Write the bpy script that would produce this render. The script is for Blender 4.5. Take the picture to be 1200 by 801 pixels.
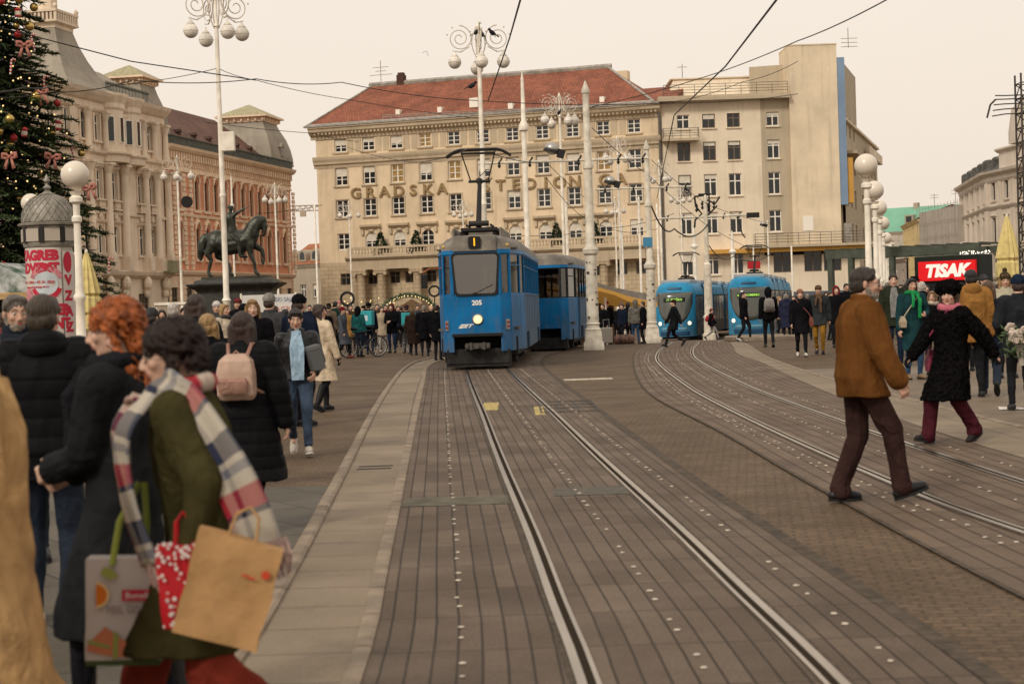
import bpy, bmesh, math, random
from mathutils import Vector, Matrix, noise
R=math.radians
rnd=random.Random(7)
sc=bpy.context.scene
COL=sc.collection
for o in list(bpy.data.objects): bpy.data.objects.remove(o)
# camera, sky, sun, exposure
EYE=1.58
FPX, UC, VC, HOR=2000.0, 600.0, 400.5, 356.0
PITCH=math.atan((VC-HOR)/FPX)
ROLL=R(1.9)
_f=Vector((0, math.cos(PITCH),-math.sin(PITCH)))
_u0=Vector((0, math.sin(PITCH), math.cos(PITCH)))
_r0=Vector((1, 0, 0))
_r=math.cos(ROLL)*_r0-math.sin(ROLL)*_u0
_u=math.cos(ROLL)*_u0+math.sin(ROLL)*_r0
cd=bpy.data.cameras.new('camera')
cam=bpy.data.objects.new('camera', cd)
COL.objects.link(cam)
cam.matrix_world=Matrix(((_r.x, _u.x,-_f.x, 0), (_r.y, _u.y,-_f.y, 0), (_r.z, _u.z,-_f.z, EYE), (0, 0, 0, 1)))
cd.sensor_width=36; cd.lens=36*FPX/1200
cd.clip_start=0.3; cd.clip_end=6000
cd.dof.use_dof=True; cd.dof.focus_distance=55; cd.dof.aperture_fstop=4.2
sc.camera=cam
w=bpy.data.worlds.new('World'); sc.world=w; w.use_nodes=True
nt=w.node_tree; nt.nodes.clear()
out=nt.nodes.new('ShaderNodeOutputWorld'); bg=nt.nodes.new('ShaderNodeBackground')
sky=nt.nodes.new('ShaderNodeTexSky'); sky.sky_type='NISHITA'; sky.sun_disc=False
sky.sun_elevation=R(38); sky.sun_rotation=R(215)
sky.air_density=1; sky.dust_density=4; sky.ozone_density=1
tc=nt.nodes.new('ShaderNodeTexCoord'); sep=nt.nodes.new('ShaderNodeSeparateXYZ')
nt.links.new(tc.outputs['Generated'], sep.inputs[0])
ramp=nt.nodes.new('ShaderNodeValToRGB')
ramp.color_ramp.elements[0].position=0.0; ramp.color_ramp.elements[0].color=(7.7, 6.6, 5.5, 1)
ramp.color_ramp.elements[1].position=0.30; ramp.color_ramp.elements[1].color=(8.3, 7.45, 6.5, 1)
e=ramp.color_ramp.elements.new(1.0); e.color=(8.8, 8.15, 7.35, 1)
nt.links.new(sep.outputs['Z'], ramp.inputs[0])
nz=nt.nodes.new('ShaderNodeTexNoise'); nz.inputs['Scale'].default_value=1.6; nz.inputs['Detail'].default_value=5
nt.links.new(tc.outputs['Generated'], nz.inputs['Vector'])
mr=nt.nodes.new('ShaderNodeMapRange'); mr.inputs[3].default_value=0.90; mr.inputs[4].default_value=1.10
nt.links.new(nz.outputs[0], mr.inputs[0])
mul=nt.nodes.new('ShaderNodeVectorMath'); mul.operation='SCALE'
nt.links.new(ramp.outputs[0], mul.inputs[0]); nt.links.new(mr.outputs[0], mul.inputs['Scale'])
mix=nt.nodes.new('ShaderNodeMixRGB'); mix.inputs[0].default_value=0.93
nt.links.new(sky.outputs[0], mix.inputs[1]); nt.links.new(mul.outputs[0], mix.inputs[2])
nt.links.new(mix.outputs[0], bg.inputs[0]); bg.inputs[1].default_value=0.1
nt.links.new(bg.outputs[0], out.inputs[0])
sl=bpy.data.lights.new('sun', 'SUN'); sl.energy=1.5; sl.angle=R(11); sl.color=(1, 0.93, 0.82)
so=bpy.data.objects.new('sun', sl); COL.objects.link(so)
_sd=Vector((math.sin(R(215))*math.cos(R(38)), math.cos(R(215))*math.cos(R(38)), math.sin(R(38))))
so.rotation_euler=_sd.to_track_quat('Z', 'Y').to_euler()
sc.view_settings.view_transform='Standard'; sc.view_settings.look='None'
sc.view_settings.exposure=0.27; sc.view_settings.gamma=1.0
sc.view_settings.use_curve_mapping=False
# terrain and placing
def sst(a, b, x):
 t=min(1, max(0, (x-a)/(b-a))); return t*t*(3-2*t)
def gz(x, y):
 """the square falls gently away towards the far right"""
 s=0.022
 if y<50: z=0
 elif y<70: z=-s*(y-50)**2/40
 elif y<100: z=-s*10-s*(y-70)
 elif y<120: z=-s*40-s*(y-100)+s*(y-100)**2/40
 else: z=-s*50
 return z*sst(-9, 3, x)
def ray(px, py):
 a=(px-UC)/FPX; b=-(py-VC)/FPX
 d=_r*a+_u*b+_f
 return d
def at(px, py, dist):
 """a point of the place at forward distance dist"""
 d=ray(px, py); d=d*(dist/d.y)
 return Vector((d.x, d.y, d.z+EYE))
def G(px, py):
 """where the ground lies"""
 d=ray(px, py); t=5.0
 z=0
 for _ in range(60):
  t=(z-EYE)/d.z
  if t<0 or t>2000: t=2000
  z=0.5*z+0.5*gz(d.x*t, d.y*t)
 return Vector((d.x*t, d.y*t, gz(d.x*t, d.y*t)))
def hy(px): return HOR-(px-UC)*math.tan(ROLL)
def GD(px, dist):
 """ground point seen in the column px (at eye height) at a distance"""
 d=ray(px, hy(px)); d=d*(dist/d.y)
 return Vector((d.x, d.y, gz(d.x, d.y)))
# tags
def tag(o, label=None, cat=None, group=None, kind=None):
 if label: o['label']=label
 if cat: o['category']=cat
 if group: o['group']=group
 if kind: o['kind']=kind
 return o
def empty(name, loc, rz=0, label=None, cat=None, group=None, rot=None):
 o=bpy.data.objects.new(name, None); COL.objects.link(o)
 o.empty_display_size=0.2
 o.location=loc; o.rotation_euler=rot if rot else (0, 0, rz)
 return tag(o, label, cat, group)
KIDS={}
def copy_tree(o, parent=None, mats=None):
 c=o.copy(); COL.objects.link(c)
 if parent is not None: c.parent=parent; KIDS.setdefault(parent.name, []).append(c)
 for ch in KIDS.get(o.name, []): copy_tree(ch, c)
 return c
def setpar(o, p):
 o.parent=p; KIDS.setdefault(p.name, []).append(o)
# materials
MC={}
def mat(key, col=(.5, .5, .5), rough=.6, metal=0, noise_amt=0, nscale=8, bump=0, bscale=40, spec=.22, emit=None, estr=1, coat=0, stretch=None, col2=None, ncon=0.5, detail=5):
 if key in MC: return MC[key]
 m=bpy.data.materials.new(key); m.use_nodes=True; MC[key]=m
 t=m.node_tree; b=t.nodes['Principled BSDF']
 b.inputs['Base Color'].default_value=(*col, 1); b.inputs['Roughness'].default_value=rough
 b.inputs['Metallic'].default_value=metal; b.inputs['Specular IOR Level'].default_value=spec
 if coat: b.inputs['Coat Weight'].default_value=coat
 if emit:
  b.inputs['Emission Color'].default_value=(*emit, 1); b.inputs['Emission Strength'].default_value=estr
 vec=None
 if noise_amt or bump or col2:
  tcn=t.nodes.new('ShaderNodeTexCoord'); mp=t.nodes.new('ShaderNodeMapping')
  if stretch: mp.inputs['Scale'].default_value=stretch
  t.links.new(tcn.outputs['Object'], mp.inputs[0]); vec=mp.outputs[0]
 if noise_amt or col2:
  n=t.nodes.new('ShaderNodeTexNoise'); n.inputs['Scale'].default_value=nscale; n.inputs['Detail'].default_value=detail
  t.links.new(vec, n.inputs['Vector'])
  r=t.nodes.new('ShaderNodeValToRGB'); r.color_ramp.elements[0].position=0.5-0.3*(1.01-ncon); r.color_ramp.elements[1].position=0.5+0.3*(1.01-ncon)
  if col2: c0, c1=col2, col
  else:
   c0=[c*(1-noise_amt) for c in col]; c1=[min(1, c*(1+noise_amt)) for c in col]
  r.color_ramp.elements[0].color=(*c0, 1); r.color_ramp.elements[1].color=(*c1, 1)
  t.links.new(n.outputs[0], r.inputs[0]); t.links.new(r.outputs[0], b.inputs['Base Color'])
 if bump:
  n2=t.nodes.new('ShaderNodeTexNoise'); n2.inputs['Scale'].default_value=bscale; n2.inputs['Detail'].default_value=4
  t.links.new(vec, n2.inputs['Vector'])
  bp=t.nodes.new('ShaderNodeBump'); bp.inputs['Strength'].default_value=bump; bp.inputs['Distance'].default_value=0.02
  t.links.new(n2.outputs[0], bp.inputs['Height']); t.links.new(bp.outputs[0], b.inputs['Normal'])
 return m
def cloth(col, rough=.85, bump=.25, bscale=60, noise_amt=.22):
 k='cloth_%02x%02x%02x_%d'%(int(col[0]*255), int(col[1]*255), int(col[2]*255), int(rough*100))
 if k in MC: return MC[k]
 m=mat(k, col, rough, noise_amt=noise_amt, nscale=7, bump=bump, bscale=bscale, spec=.02)
 return wrinkle(m)
def wrinkle(m, s=5.0, st=.9, dist=.035):
 t=m.node_tree; b=t.nodes['Principled BSDF']; tcn=t.nodes.new('ShaderNodeTexCoord'); n=t.nodes.new('ShaderNodeTexNoise')
 n.inputs['Scale'].default_value=s; n.inputs['Detail'].default_value=2.5; n.inputs['Distortion'].default_value=1.6; t.links.new(tcn.outputs['Object'], n.inputs['Vector'])
 bp=t.nodes.new('ShaderNodeBump'); bp.inputs['Strength'].default_value=st; bp.inputs['Distance'].default_value=dist; t.links.new(n.outputs[0], bp.inputs['Height'])
 if b.inputs['Normal'].links: t.links.new(b.inputs['Normal'].links[0].from_socket, bp.inputs['Normal'])
 t.links.new(bp.outputs[0], b.inputs['Normal']); return m
def glassy(key, col=(.02, .022, .025), rough=.08, spec=.6):
 return mat(key, col, rough, spec=spec)
# mesh builder
class MB:
 def __init__(s): s.v=[]; s.f=[]; s.m=[]; s.M=Matrix.Identity(4); s.mi=0; s.uv=None
 def add(s, vs, fs):
  n=len(s.v); M=s.M
  s.v+=[M @ Vector(p) for p in vs]
  s.f+=[tuple(i+n for i in f) for f in fs]; s.m+=[s.mi]*len(fs)
 def box(s, x0, x1, y0, y1, z0, z1):
  s.add([(x0, y0, z0), (x1, y0, z0), (x1, y1, z0), (x0, y1, z0), (x0, y0, z1), (x1, y0, z1), (x1, y1, z1), (x0, y1, z1)],
    [(0, 3, 2, 1), (4, 5, 6, 7), (0, 1, 5, 4), (1, 2, 6, 5), (2, 3, 7, 6), (3, 0, 4, 7)])
 def cbox(s, c, sx, sy, sz, rz=0):
  M=s.M; s.M=M @ Matrix.Translation(c) @ Matrix.Rotation(rz, 4, 'Z')
  s.box(-sx/2, sx/2,-sy/2, sy/2,-sz/2, sz/2); s.M=M
 def rings(s, rs, caps=True, close=True):
  """loft closed rings of equal count"""
  n=len(rs[0]); vs=[p for r in rs for p in r]; fs=[]
  for k in range(len(rs)-1):
   for i in range(n if close else n-1):
    j=(i+1)%n
    fs.append((k*n+i, k*n+j, (k+1)*n+j, (k+1)*n+i))
  if caps:
   fs.append(tuple(range(n-1,-1,-1))); fs.append(tuple((len(rs)-1)*n+i for i in range(n)))
  s.add(vs, fs)
 def lathe(s, prof, n=12, c=(0, 0, 0)):
  rs=[[(c[0]+r*math.cos(2*math.pi*i/n), c[1]+r*math.sin(2*math.pi*i/n), c[2]+z) for i in range(n)] for r, z in prof]
  s.rings(rs)
 def cyl(s, a, b, ra, rb=None, n=8):
  a=Vector(a); b=Vector(b); rb=ra if rb is None else rb
  d=b-a
  if d.length<1e-6: return
  q=d.normalized().to_track_quat('Z', 'Y')
  s.rings([[p+q @ Vector((r*math.cos(2*math.pi*i/n), r*math.sin(2*math.pi*i/n), 0)) for i in range(n)] for p, r in ((a, ra), (b, rb))])
 def tube(s, pts, r, n=6, closed=False):
  pts=[Vector(p) for p in pts]; rs=[]
  rr=r if isinstance(r, (list, tuple)) else [r]*len(pts)
  up=None
  for i, p in enumerate(pts):
   if closed: d=pts[(i+1)%len(pts)]-pts[i-1]
   else: d=(pts[min(i+1, len(pts)-1)]-pts[max(i-1, 0)])
   d.normalize()
   if up is None: up=d.orthogonal().normalized()
   up=(up-d*up.dot(d)); up=up.normalized() if up.length>1e-5 else d.orthogonal().normalized()
   w_=d.cross(up)
   rs.append([p+(up*math.cos(2*math.pi*k/n)+w_*math.sin(2*math.pi*k/n))*rr[i] for k in range(n)])
  if closed: rs.append(rs[0]); s.rings(rs, caps=False)
  else: s.rings(rs)
 def sphere(s, c, r, n=12, m=8, sc_=(1, 1, 1), rot=None):
  c=Vector(c); vs=[(0, 0, 1)]
  for j in range(1, m):
   t=math.pi*j/m
   for i in range(n):
    a=2*math.pi*i/n; vs.append((math.sin(t)*math.cos(a), math.sin(t)*math.sin(a), math.cos(t)))
  vs.append((0, 0,-1)); fs=[]
  for i in range(n): fs.append((0, 1+i, 1+(i+1)%n))
  for j in range(m-2):
   for i in range(n):
    a=1+j*n+i; b=1+j*n+(i+1)%n
    fs.append((a, a+n, b+n, b))
  l=len(vs)-1
  for i in range(n): fs.append((l, 1+(m-2)*n+(i+1)%n, 1+(m-2)*n+i))
  vv=[Vector((p[0]*r*sc_[0], p[1]*r*sc_[1], p[2]*r*sc_[2])) for p in vs]
  if rot is not None: vv=[rot @ p for p in vv]
  s.add([c+p for p in vv], fs)
 def cap(s, a, b, ra, rb=None, n=10):
  rb=ra if rb is None else rb
  a=Vector(a); b=Vector(b)
  s.sphere(a, ra*1.0, n, 7); s.sphere(b, rb*1.0, n, 7)
  if (a-b).length>1e-4: s.cyl(a, b, ra, rb, n)
 def poly(s, pts): s.add(pts, [tuple(range(len(pts)))])
 def prism(s, pts, off):
  """extrude a planar polygon by vector off"""
  off=Vector(off); n=len(pts)
  vs=[Vector(p) for p in pts]+[Vector(p)+off for p in pts]
  s.add(vs, [tuple(range(n-1,-1,-1)), tuple(range(n, 2*n))]+[(i, (i+1)%n, n+(i+1)%n, n+i) for i in range(n)])
 def mesh(s, name, mats, smooth=False):
  me=bpy.data.meshes.new(name); me.from_pydata([tuple(p) for p in s.v], [], s.f)
  for m in (mats if isinstance(mats, (list, tuple)) else [mats]): me.materials.append(m)
  if any(s.m): me.polygons.foreach_set('material_index', s.m)
  if smooth: me.polygons.foreach_set('use_smooth', [True]*len(me.polygons))
  me.validate(); me.update(); return me
 def build(s, name, mats, parent=None, smooth=False, bevel=0, fix=True):
  me=s.mesh(name, mats, smooth)
  if fix:
   b=bmesh.new(); b.from_mesh(me); bmesh.ops.recalc_face_normals(b, faces=b.faces); b.to_mesh(me); b.free()
  if smooth=='auto':
   try: me.set_sharp_from_angle(angle=R(35))
   except Exception: pass
  o=bpy.data.objects.new(name, me); COL.objects.link(o)
  if parent is not None: setpar(o, parent)
  if bevel:
   md=o.modifiers.new('b', 'BEVEL'); md.width=bevel; md.segments=2; md.limit_method='ANGLE'; md.angle_limit=R(40)
  return o
def inst(me, name, parent, loc=(0, 0, 0), rz=0, scale=None):
 o=bpy.data.objects.new(name, me); COL.objects.link(o); o.location=loc; o.rotation_euler=(0, 0, rz)
 if scale: o.scale=scale
 if parent is not None: setpar(o, parent)
 return o
SC2=bpy.data.scenes.new('workbench')
def evalmesh(o):
 SC2.collection.objects.link(o)
 with bpy.context.temp_override(scene=SC2, view_layer=SC2.view_layers[0]): dg=bpy.context.evaluated_depsgraph_get(); me=bpy.data.meshes.new_from_object(o.evaluated_get(dg))
 bpy.data.objects.remove(o); return me
def text_mesh(txt, size, depth=0.01, bold=0, shear=0, sx=1):
 cu=bpy.data.curves.new('t', 'FONT'); cu.body=txt; cu.size=size; cu.extrude=depth; cu.align_x='CENTER'; cu.align_y='CENTER'
 cu.offset=bold; cu.shear=shear; cu.resolution_u=3
 me=evalmesh(bpy.data.objects.new('t', cu)); bpy.data.curves.remove(cu)
 for v in me.vertices: v.co.x*=sx
 return me
def text_obj(name, txt, size, loc, rz, m, parent=None, depth=0.01, bold=0, shear=0, sx=1, tilt=90):
 """upright lettering that faces local -Y"""
 me=text_mesh(txt, size, depth, bold, shear, sx); me.materials.clear(); me.materials.append(m)
 o=bpy.data.objects.new(name, me); COL.objects.link(o); o.location=loc; o.rotation_euler=(R(tilt), 0, rz)
 if parent is not None: setpar(o, parent)
 return o
def remesh(mb, vox, smooth=3, disp=None):
 """melt overlapping closed shapes into ONE continuous skin"""
 me=bpy.data.meshes.new('r'); me.from_pydata([tuple(p) for p in mb.v], [], mb.f)
 b=bmesh.new(); b.from_mesh(me); bmesh.ops.recalc_face_normals(b, faces=b.faces); b.to_mesh(me); b.free()
 o=bpy.data.objects.new('r', me)
 m=o.modifiers.new('r', 'REMESH'); m.mode='VOXEL'; m.voxel_size=vox
 if smooth:
  m2=o.modifiers.new('s', 'SMOOTH'); m2.iterations=smooth; m2.factor=.5
 r=evalmesh(o); bpy.data.meshes.remove(me)
 if disp:
  cs=[v.co+v.normal*disp(v.co) for v in r.vertices]
  for v, c in zip(r.vertices, cs): v.co=c
 r.polygons.foreach_set('use_smooth', [True]*len(r.polygons)); r.update()
 return r
# ================================================================ THE GROUND
def uvsheet(name, rows, m, parent=None, kind='structure', thick=0):
 """rows: list of (list of points across); UV u = metres across, v = metres along"""
 vs=[]; uvs=[]; vv=0
 n=len(rows[0])
 for k, r in enumerate(rows):
  if k:
   a=(Vector(r[n//2])-Vector(rows[k-1][n//2])).length; vv+=a
  u=0
  for i, p in enumerate(r):
   if i: u+=(Vector(p)-Vector(r[i-1])).length
   vs.append(p); uvs.append((u, vv))
 fs=[]
 for k in range(len(rows)-1):
  for i in range(n-1):
   fs.append((k*n+i, k*n+i+1, (k+1)*n+i+1, (k+1)*n+i))
 me=bpy.data.meshes.new(name); me.from_pydata([tuple(p) for p in vs], [], fs)
 ul=me.uv_layers.new(name='UVMap')
 for l in me.loops: ul.data[l.index].uv=uvs[l.vertex_index]
 me.materials.append(m); me.update()
 b=bmesh.new(); b.from_mesh(me)
 for f in b.faces:
  f.normal_update()
 if sum(f.normal.z for f in b.faces)<0: bmesh.ops.reverse_faces(b, faces=b.faces)
 b.to_mesh(me); b.free()
 o=bpy.data.objects.new(name, me); COL.objects.link(o); o['kind']=kind
 return o
def paving(key, c1, c2, mortar, bw, bh, off=.5, uv=True, msize=.01, rough=.75, bias=0, big=.35, bumpd=.006, rot=0, spot=.15, squash=1, stain=(.05, .045, .035), stainamt=.5, smooth=.1):
 m=bpy.data.materials.new(key); m.use_nodes=True; t=m.node_tree; b=t.nodes['Principled BSDF']
 tcn=t.nodes.new('ShaderNodeTexCoord'); mp=t.nodes.new('ShaderNodeMapping'); mp.inputs['Rotation'].default_value=(0, 0, rot)
 t.links.new(tcn.outputs['UV' if uv else 'Object'], mp.inputs[0])
 nw=t.nodes.new('ShaderNodeTexNoise'); nw.inputs['Scale'].default_value=2.5; nw.inputs['Detail'].default_value=2
 t.links.new(tcn.outputs['Object'], nw.inputs['Vector'])
 sb=t.nodes.new('ShaderNodeVectorMath'); sb.operation='SUBTRACT'; sb.inputs[1].default_value=(.5, .5, .5); t.links.new(nw.outputs['Color'], sb.inputs[0])
 sc1=t.nodes.new('ShaderNodeVectorMath'); sc1.operation='SCALE'; sc1.inputs['Scale'].default_value=msize*1.1; t.links.new(sb.outputs[0], sc1.inputs[0])
 ad=t.nodes.new('ShaderNodeVectorMath'); t.links.new(mp.outputs[0], ad.inputs[0]); t.links.new(sc1.outputs[0], ad.inputs[1])
 br=t.nodes.new('ShaderNodeTexBrick'); br.offset=off; br.squash=squash
 br.inputs['Scale'].default_value=1; br.inputs['Brick Width'].default_value=bw; br.inputs['Row Height'].default_value=bh
 br.inputs['Mortar Size'].default_value=msize; br.inputs['Mortar Smooth'].default_value=smooth; br.inputs['Bias'].default_value=bias
 br.inputs['Color1'].default_value=(*c1, 1); br.inputs['Color2'].default_value=(*c2, 1); br.inputs['Mortar'].default_value=(*mortar, 1)
 t.links.new(ad.outputs[0], br.inputs['Vector'])
 n1=t.nodes.new('ShaderNodeTexNoise'); n1.inputs['Scale'].default_value=big; n1.inputs['Detail'].default_value=6; n1.inputs['Roughness'].default_value=.6
 t.links.new(tcn.outputs['Object'], n1.inputs['Vector'])
 r1=t.nodes.new('ShaderNodeMapRange'); r1.inputs[1].default_value=.35; r1.inputs[2].default_value=.7; r1.inputs[3].default_value=.82; r1.inputs[4].default_value=1.14
 t.links.new(n1.outputs[0], r1.inputs[0])
 n2=t.nodes.new('ShaderNodeTexNoise'); n2.inputs['Scale'].default_value=45; n2.inputs['Detail'].default_value=3
 t.links.new(tcn.outputs['Object'], n2.inputs['Vector'])
 r2=t.nodes.new('ShaderNodeMapRange'); r2.inputs[1].default_value=.3; r2.inputs[2].default_value=.7; r2.inputs[3].default_value=1-spot*1.3; r2.inputs[4].default_value=1+spot
 t.links.new(n2.outputs[0], r2.inputs[0])
 mm=t.nodes.new('ShaderNodeMath'); mm.operation='MULTIPLY'; t.links.new(r1.outputs[0], mm.inputs[0]); t.links.new(r2.outputs[0], mm.inputs[1])
 vs=t.nodes.new('ShaderNodeVectorMath'); vs.operation='SCALE'; t.links.new(br.outputs['Color'], vs.inputs[0]); t.links.new(mm.outputs[0], vs.inputs['Scale'])
 n3=t.nodes.new('ShaderNodeTexNoise'); n3.inputs['Scale'].default_value=1.7; n3.inputs['Detail'].default_value=7; n3.inputs['Roughness'].default_value=.65
 t.links.new(tcn.outputs['Object'], n3.inputs['Vector'])
 r3=t.nodes.new('ShaderNodeMapRange'); r3.inputs[1].default_value=.56; r3.inputs[2].default_value=.74; r3.inputs[3].default_value=0; r3.inputs[4].default_value=stainamt
 t.links.new(n3.outputs[0], r3.inputs[0])
 mx=t.nodes.new('ShaderNodeMixRGB'); mx.inputs[2].default_value=(*stain, 1); t.links.new(r3.outputs[0], mx.inputs[0]); t.links.new(vs.outputs[0], mx.inputs[1])
 t.links.new(mx.outputs[0], b.inputs['Base Color'])
 rr=t.nodes.new('ShaderNodeMapRange'); rr.inputs[3].default_value=rough+.1; rr.inputs[4].default_value=rough-.22; t.links.new(n1.outputs[0], rr.inputs[0]); t.links.new(rr.outputs[0], b.inputs['Roughness'])
 b.inputs['Specular IOR Level'].default_value=.10
 h=t.nodes.new('ShaderNodeMath'); h.operation='MULTIPLY_ADD'; h.inputs[1].default_value=-1.0
 t.links.new(br.outputs['Fac'], h.inputs[0])
 hs=t.nodes.new('ShaderNodeMath'); hs.operation='MULTIPLY'; hs.inputs[1].default_value=.5; t.links.new(n2.outputs[0], hs.inputs[0]); t.links.new(hs.outputs[0], h.inputs[2])
 bp=t.nodes.new('ShaderNodeBump'); bp.inputs['Strength'].default_value=.8; bp.inputs['Distance'].default_value=bumpd
 t.links.new(h.outputs[0], bp.inputs['Height']); t.links.new(bp.outputs[0], b.inputs['Normal'])
 MC[key]=m
 return m
M_SETT=paving('setts', (.15, .10, .061), (.112, .075, .047), (.085, .058, .036), .16, .085, uv=False, msize=.012, big=.8, spot=.25, rot=R(8), bumpd=.008, stainamt=.35)
M_BED=paving('track_slabs', (.140, .102, .074), (.098, .071, .052), (.046, .033, .024), .85, .112, off=0, msize=.0065, big=.9, bumpd=.008, stainamt=.45, spot=.14)
M_BEDB=paving('track_slabs_far', (.15, .104, .072), (.112, .078, .055), (.055, .038, .026), .85, .15, off=0, msize=.01, big=.8, bumpd=.006, stainamt=.35)
M_PALE=paving('pale_slabs', (.235, .183, .128), (.20, .156, .111), (.10, .08, .06), .62, .58, off=0, msize=.008, big=.5, bumpd=.003, stainamt=.35, spot=.08)
M_PAVL=paving('grey_slabs', (.112, .095, .072), (.085, .072, .055), (.035, .03, .025), 1.0, .55, off=.5, uv=False, msize=.009, big=.6, rot=R(57), bumpd=.003, rough=.62, stainamt=.4, spot=.1)
M_PAVR=paving('pale_square_slabs', (.205, .155, .108), (.165, .126, .09), (.09, .075, .06), .95, .62, off=.5, uv=False, msize=.010, big=.3, rot=R(-38), bumpd=.003, rough=.6, stainamt=.35, spot=.08)
M_KERB=mat('kerb_stone', (.22, .17, .122), .75, noise_amt=.25, nscale=4, bump=.4, bscale=30)
M_STEEL=mat('rail_steel', (.42, .36, .29), .30, metal=1, noise_amt=.15, nscale=6, stretch=(1, .15, 1))
M_GROOVE_SHADE=mat('rail_groove', (.035, .027, .02), .9, spec=0)  # groove strip lies flat; the shade inside it is put into this dark colour
M_DARKJ=mat('joint_asphalt', (.065, .048, .033), .85, noise_amt=.4, nscale=9, bump=.4)
xs=[-3000,-800,-250,-90,-50,-30,-20,-15,-12]+[-10+.5*i for i in range(33)]+[8, 10, 13, 16, 20, 25, 32, 40, 55, 80, 140, 400, 1200, 3000]
ys=[-60,-20, 0, 5, 10, 15, 20, 25, 30, 35, 40, 45, 48]+[50+i for i in range(73)]+[130, 150, 180, 230, 320, 500, 900, 1800, 5000]
vs=[(x, y, gz(x, y)-.012) for y in ys for x in xs]
nx=len(xs)
fs=[(j*nx+i, j*nx+i+1, (j+1)*nx+i+1, (j+1)*nx+i) for j in range(len(ys)-1) for i in range(nx-1)]
me=bpy.data.meshes.new('ground'); me.from_pydata(vs, [], fs); me.materials.append(M_SETT)
g=bpy.data.objects.new('ground', me); COL.objects.link(g); g['kind']='structure'
def lerp_poly(pts, y):
 """x on a polyline sorted by y"""
 for a, b in zip(pts, pts[1:]):
  if (a.y-y)*(b.y-y)<=0 and a.y!=b.y:
   t=(y-a.y)/(b.y-a.y); return a.x+(b.x-a.x)*t
 return pts[0].x if abs(y-pts[0].y)<abs(y-pts[-1].y) else pts[-1].x
def smooth_curve(P, step=.5):
 """Catmull-Rom through ground points, evenly resampled"""
 P=[Vector((p.x, p.y, 0)) for p in P]; P=[2*P[0]-P[1]]+P+[2*P[-1]-P[-2]]
 o=[]
 for i in range(1, len(P)-2):
  n=max(2, int((P[i+1]-P[i]).length/step))
  for k in range(n):
   t=k/n; a, b, c, d=P[i-1], P[i], P[i+1], P[i+2]
   o.append(.5*((2*b)+(c-a)*t+(2*a-5*b+4*c-d)*t*t+(3*b-a-3*c+d)*t**3))
 o.append(P[-2]); return o
def offs(curve, d):
 r=[]
 for i, p in enumerate(curve):
  t=(curve[min(i+1, len(curve)-1)]-curve[max(i-1, 0)]).normalized()
  r.append(p+Vector((t.y,-t.x, 0))*d)     # to the right of travel
 return r
def strip(name, curve, d0, d1, m, dz, n=6, kind='structure'):
 ds=[d0+(d1-d0)*i/n for i in range(n+1)] if not isinstance(d0, list) else None
 cols=[offs(curve, d) for d in ds]
 rows=[[(c[k].x, c[k].y, gz(c[k].x, c[k].y)+dz) for c in cols] for k in range(len(curve))]
 o=uvsheet(name, rows, m, kind=kind)
 ul=o.data.uv_layers[0].data
 for l in ul: l.uv=(l.uv[1], l.uv[0])
 return o
V2=lambda x, y: Vector((x, y, 0))
CA=smooth_curve([V2(*p) for p in [(.88, 1), (.83, 4), (.765, 7.1), (.69, 9), (.59, 11.7), (.40, 16), (.25, 19.6), (.06, 24.4), (-.21, 30.8), (-.48, 37.5), (-.66, 43), (-.58, 48), (.15, 55.5), (2.1, 66), (4.6, 78), (8.2, 92)]])
CB=smooth_curve([V2(*p) for p in [(5.2, 2), (4.25, 7), (3.72, 11.5), (3.58, 15), (3.52, 20), (3.55, 27), (3.68, 32), (4.0, 40), (4.38, 46), (5.1, 53), (6.0, 60), (7.1, 70), (8.2, 84), (9.4, 98), (12.2, 112), (16, 128)]])
CC=smooth_curve([V2(*p) for p in [(8.0, 62), (9.4, 72), (12.0, 88), (12.8, 92), (15.4, 105), (19, 122)]], 1)
LANE_R=[V2(*p) for p in [(-.72, 1), (-.73, 7.2), (-.85, 10.6), (-1.16, 18), (-1.5, 26), (-1.95, 37), (-2.25, 44.7), (-2.1, 50), (-1.3, 56)]]
LANE_L=[V2(*p) for p in [(-1.28, 1), (-1.31, 7.2), (-1.38, 9.9), (-1.68, 16.4), (-2.22, 27.6), (-2.61, 37.5), (-2.8, 44.5), (-2.7, 50), (-1.9, 56)]]
SLAB_R=[V2(*p) for p in [(1.95, 1), (1.87, 6.8), (1.68, 11.4), (1.50, 15.2), (1.13, 26.7), (.78, 39), (.75, 46), (1.1, 52), (1.9, 57)]]
def between(name, Lp, Rp, m, dz, y0, y1, n=6, step=.5):
 rows=[]; y=y0
 Ls=smooth_curve(Lp); Rs=smooth_curve(Rp)
 while y<=y1+1e-6:
  a=lerp_poly(Ls, y); b=lerp_poly(Rs, y)
  rows.append([(a+(b-a)*i/n, y, gz(a+(b-a)*i/n, y)+dz) for i in range(n+1)]); y+=step
 o=uvsheet(name, rows, m)
 ul=o.data.uv_layers[0].data
 for l in ul: l.uv=(l.uv[1], l.uv[0])
 return o
uvsheet('pavement', [[(lerp_poly(LANE_L, y)+.02 if i==24 else-24+(22.6)*i/24, y,-.004) for i in range(25)] for y in [1+.6*k for k in range(25)]], M_PAVL)
between('track_bed', LANE_R, SLAB_R, M_BED, .0, 1, 56, 8)
between('platform_lane', LANE_L, LANE_R, M_PALE, .004, 1, 56, 2)
BL=[V2(*p) for p in [(3.0, 2), (2.6, 8), (2.46, 14), (2.42, 20), (2.28, 28), (2.6, 36), (3.29, 46.5), (3.95, 54), (4.9, 62), (6.0, 72), (8.0, 96)]]
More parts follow.
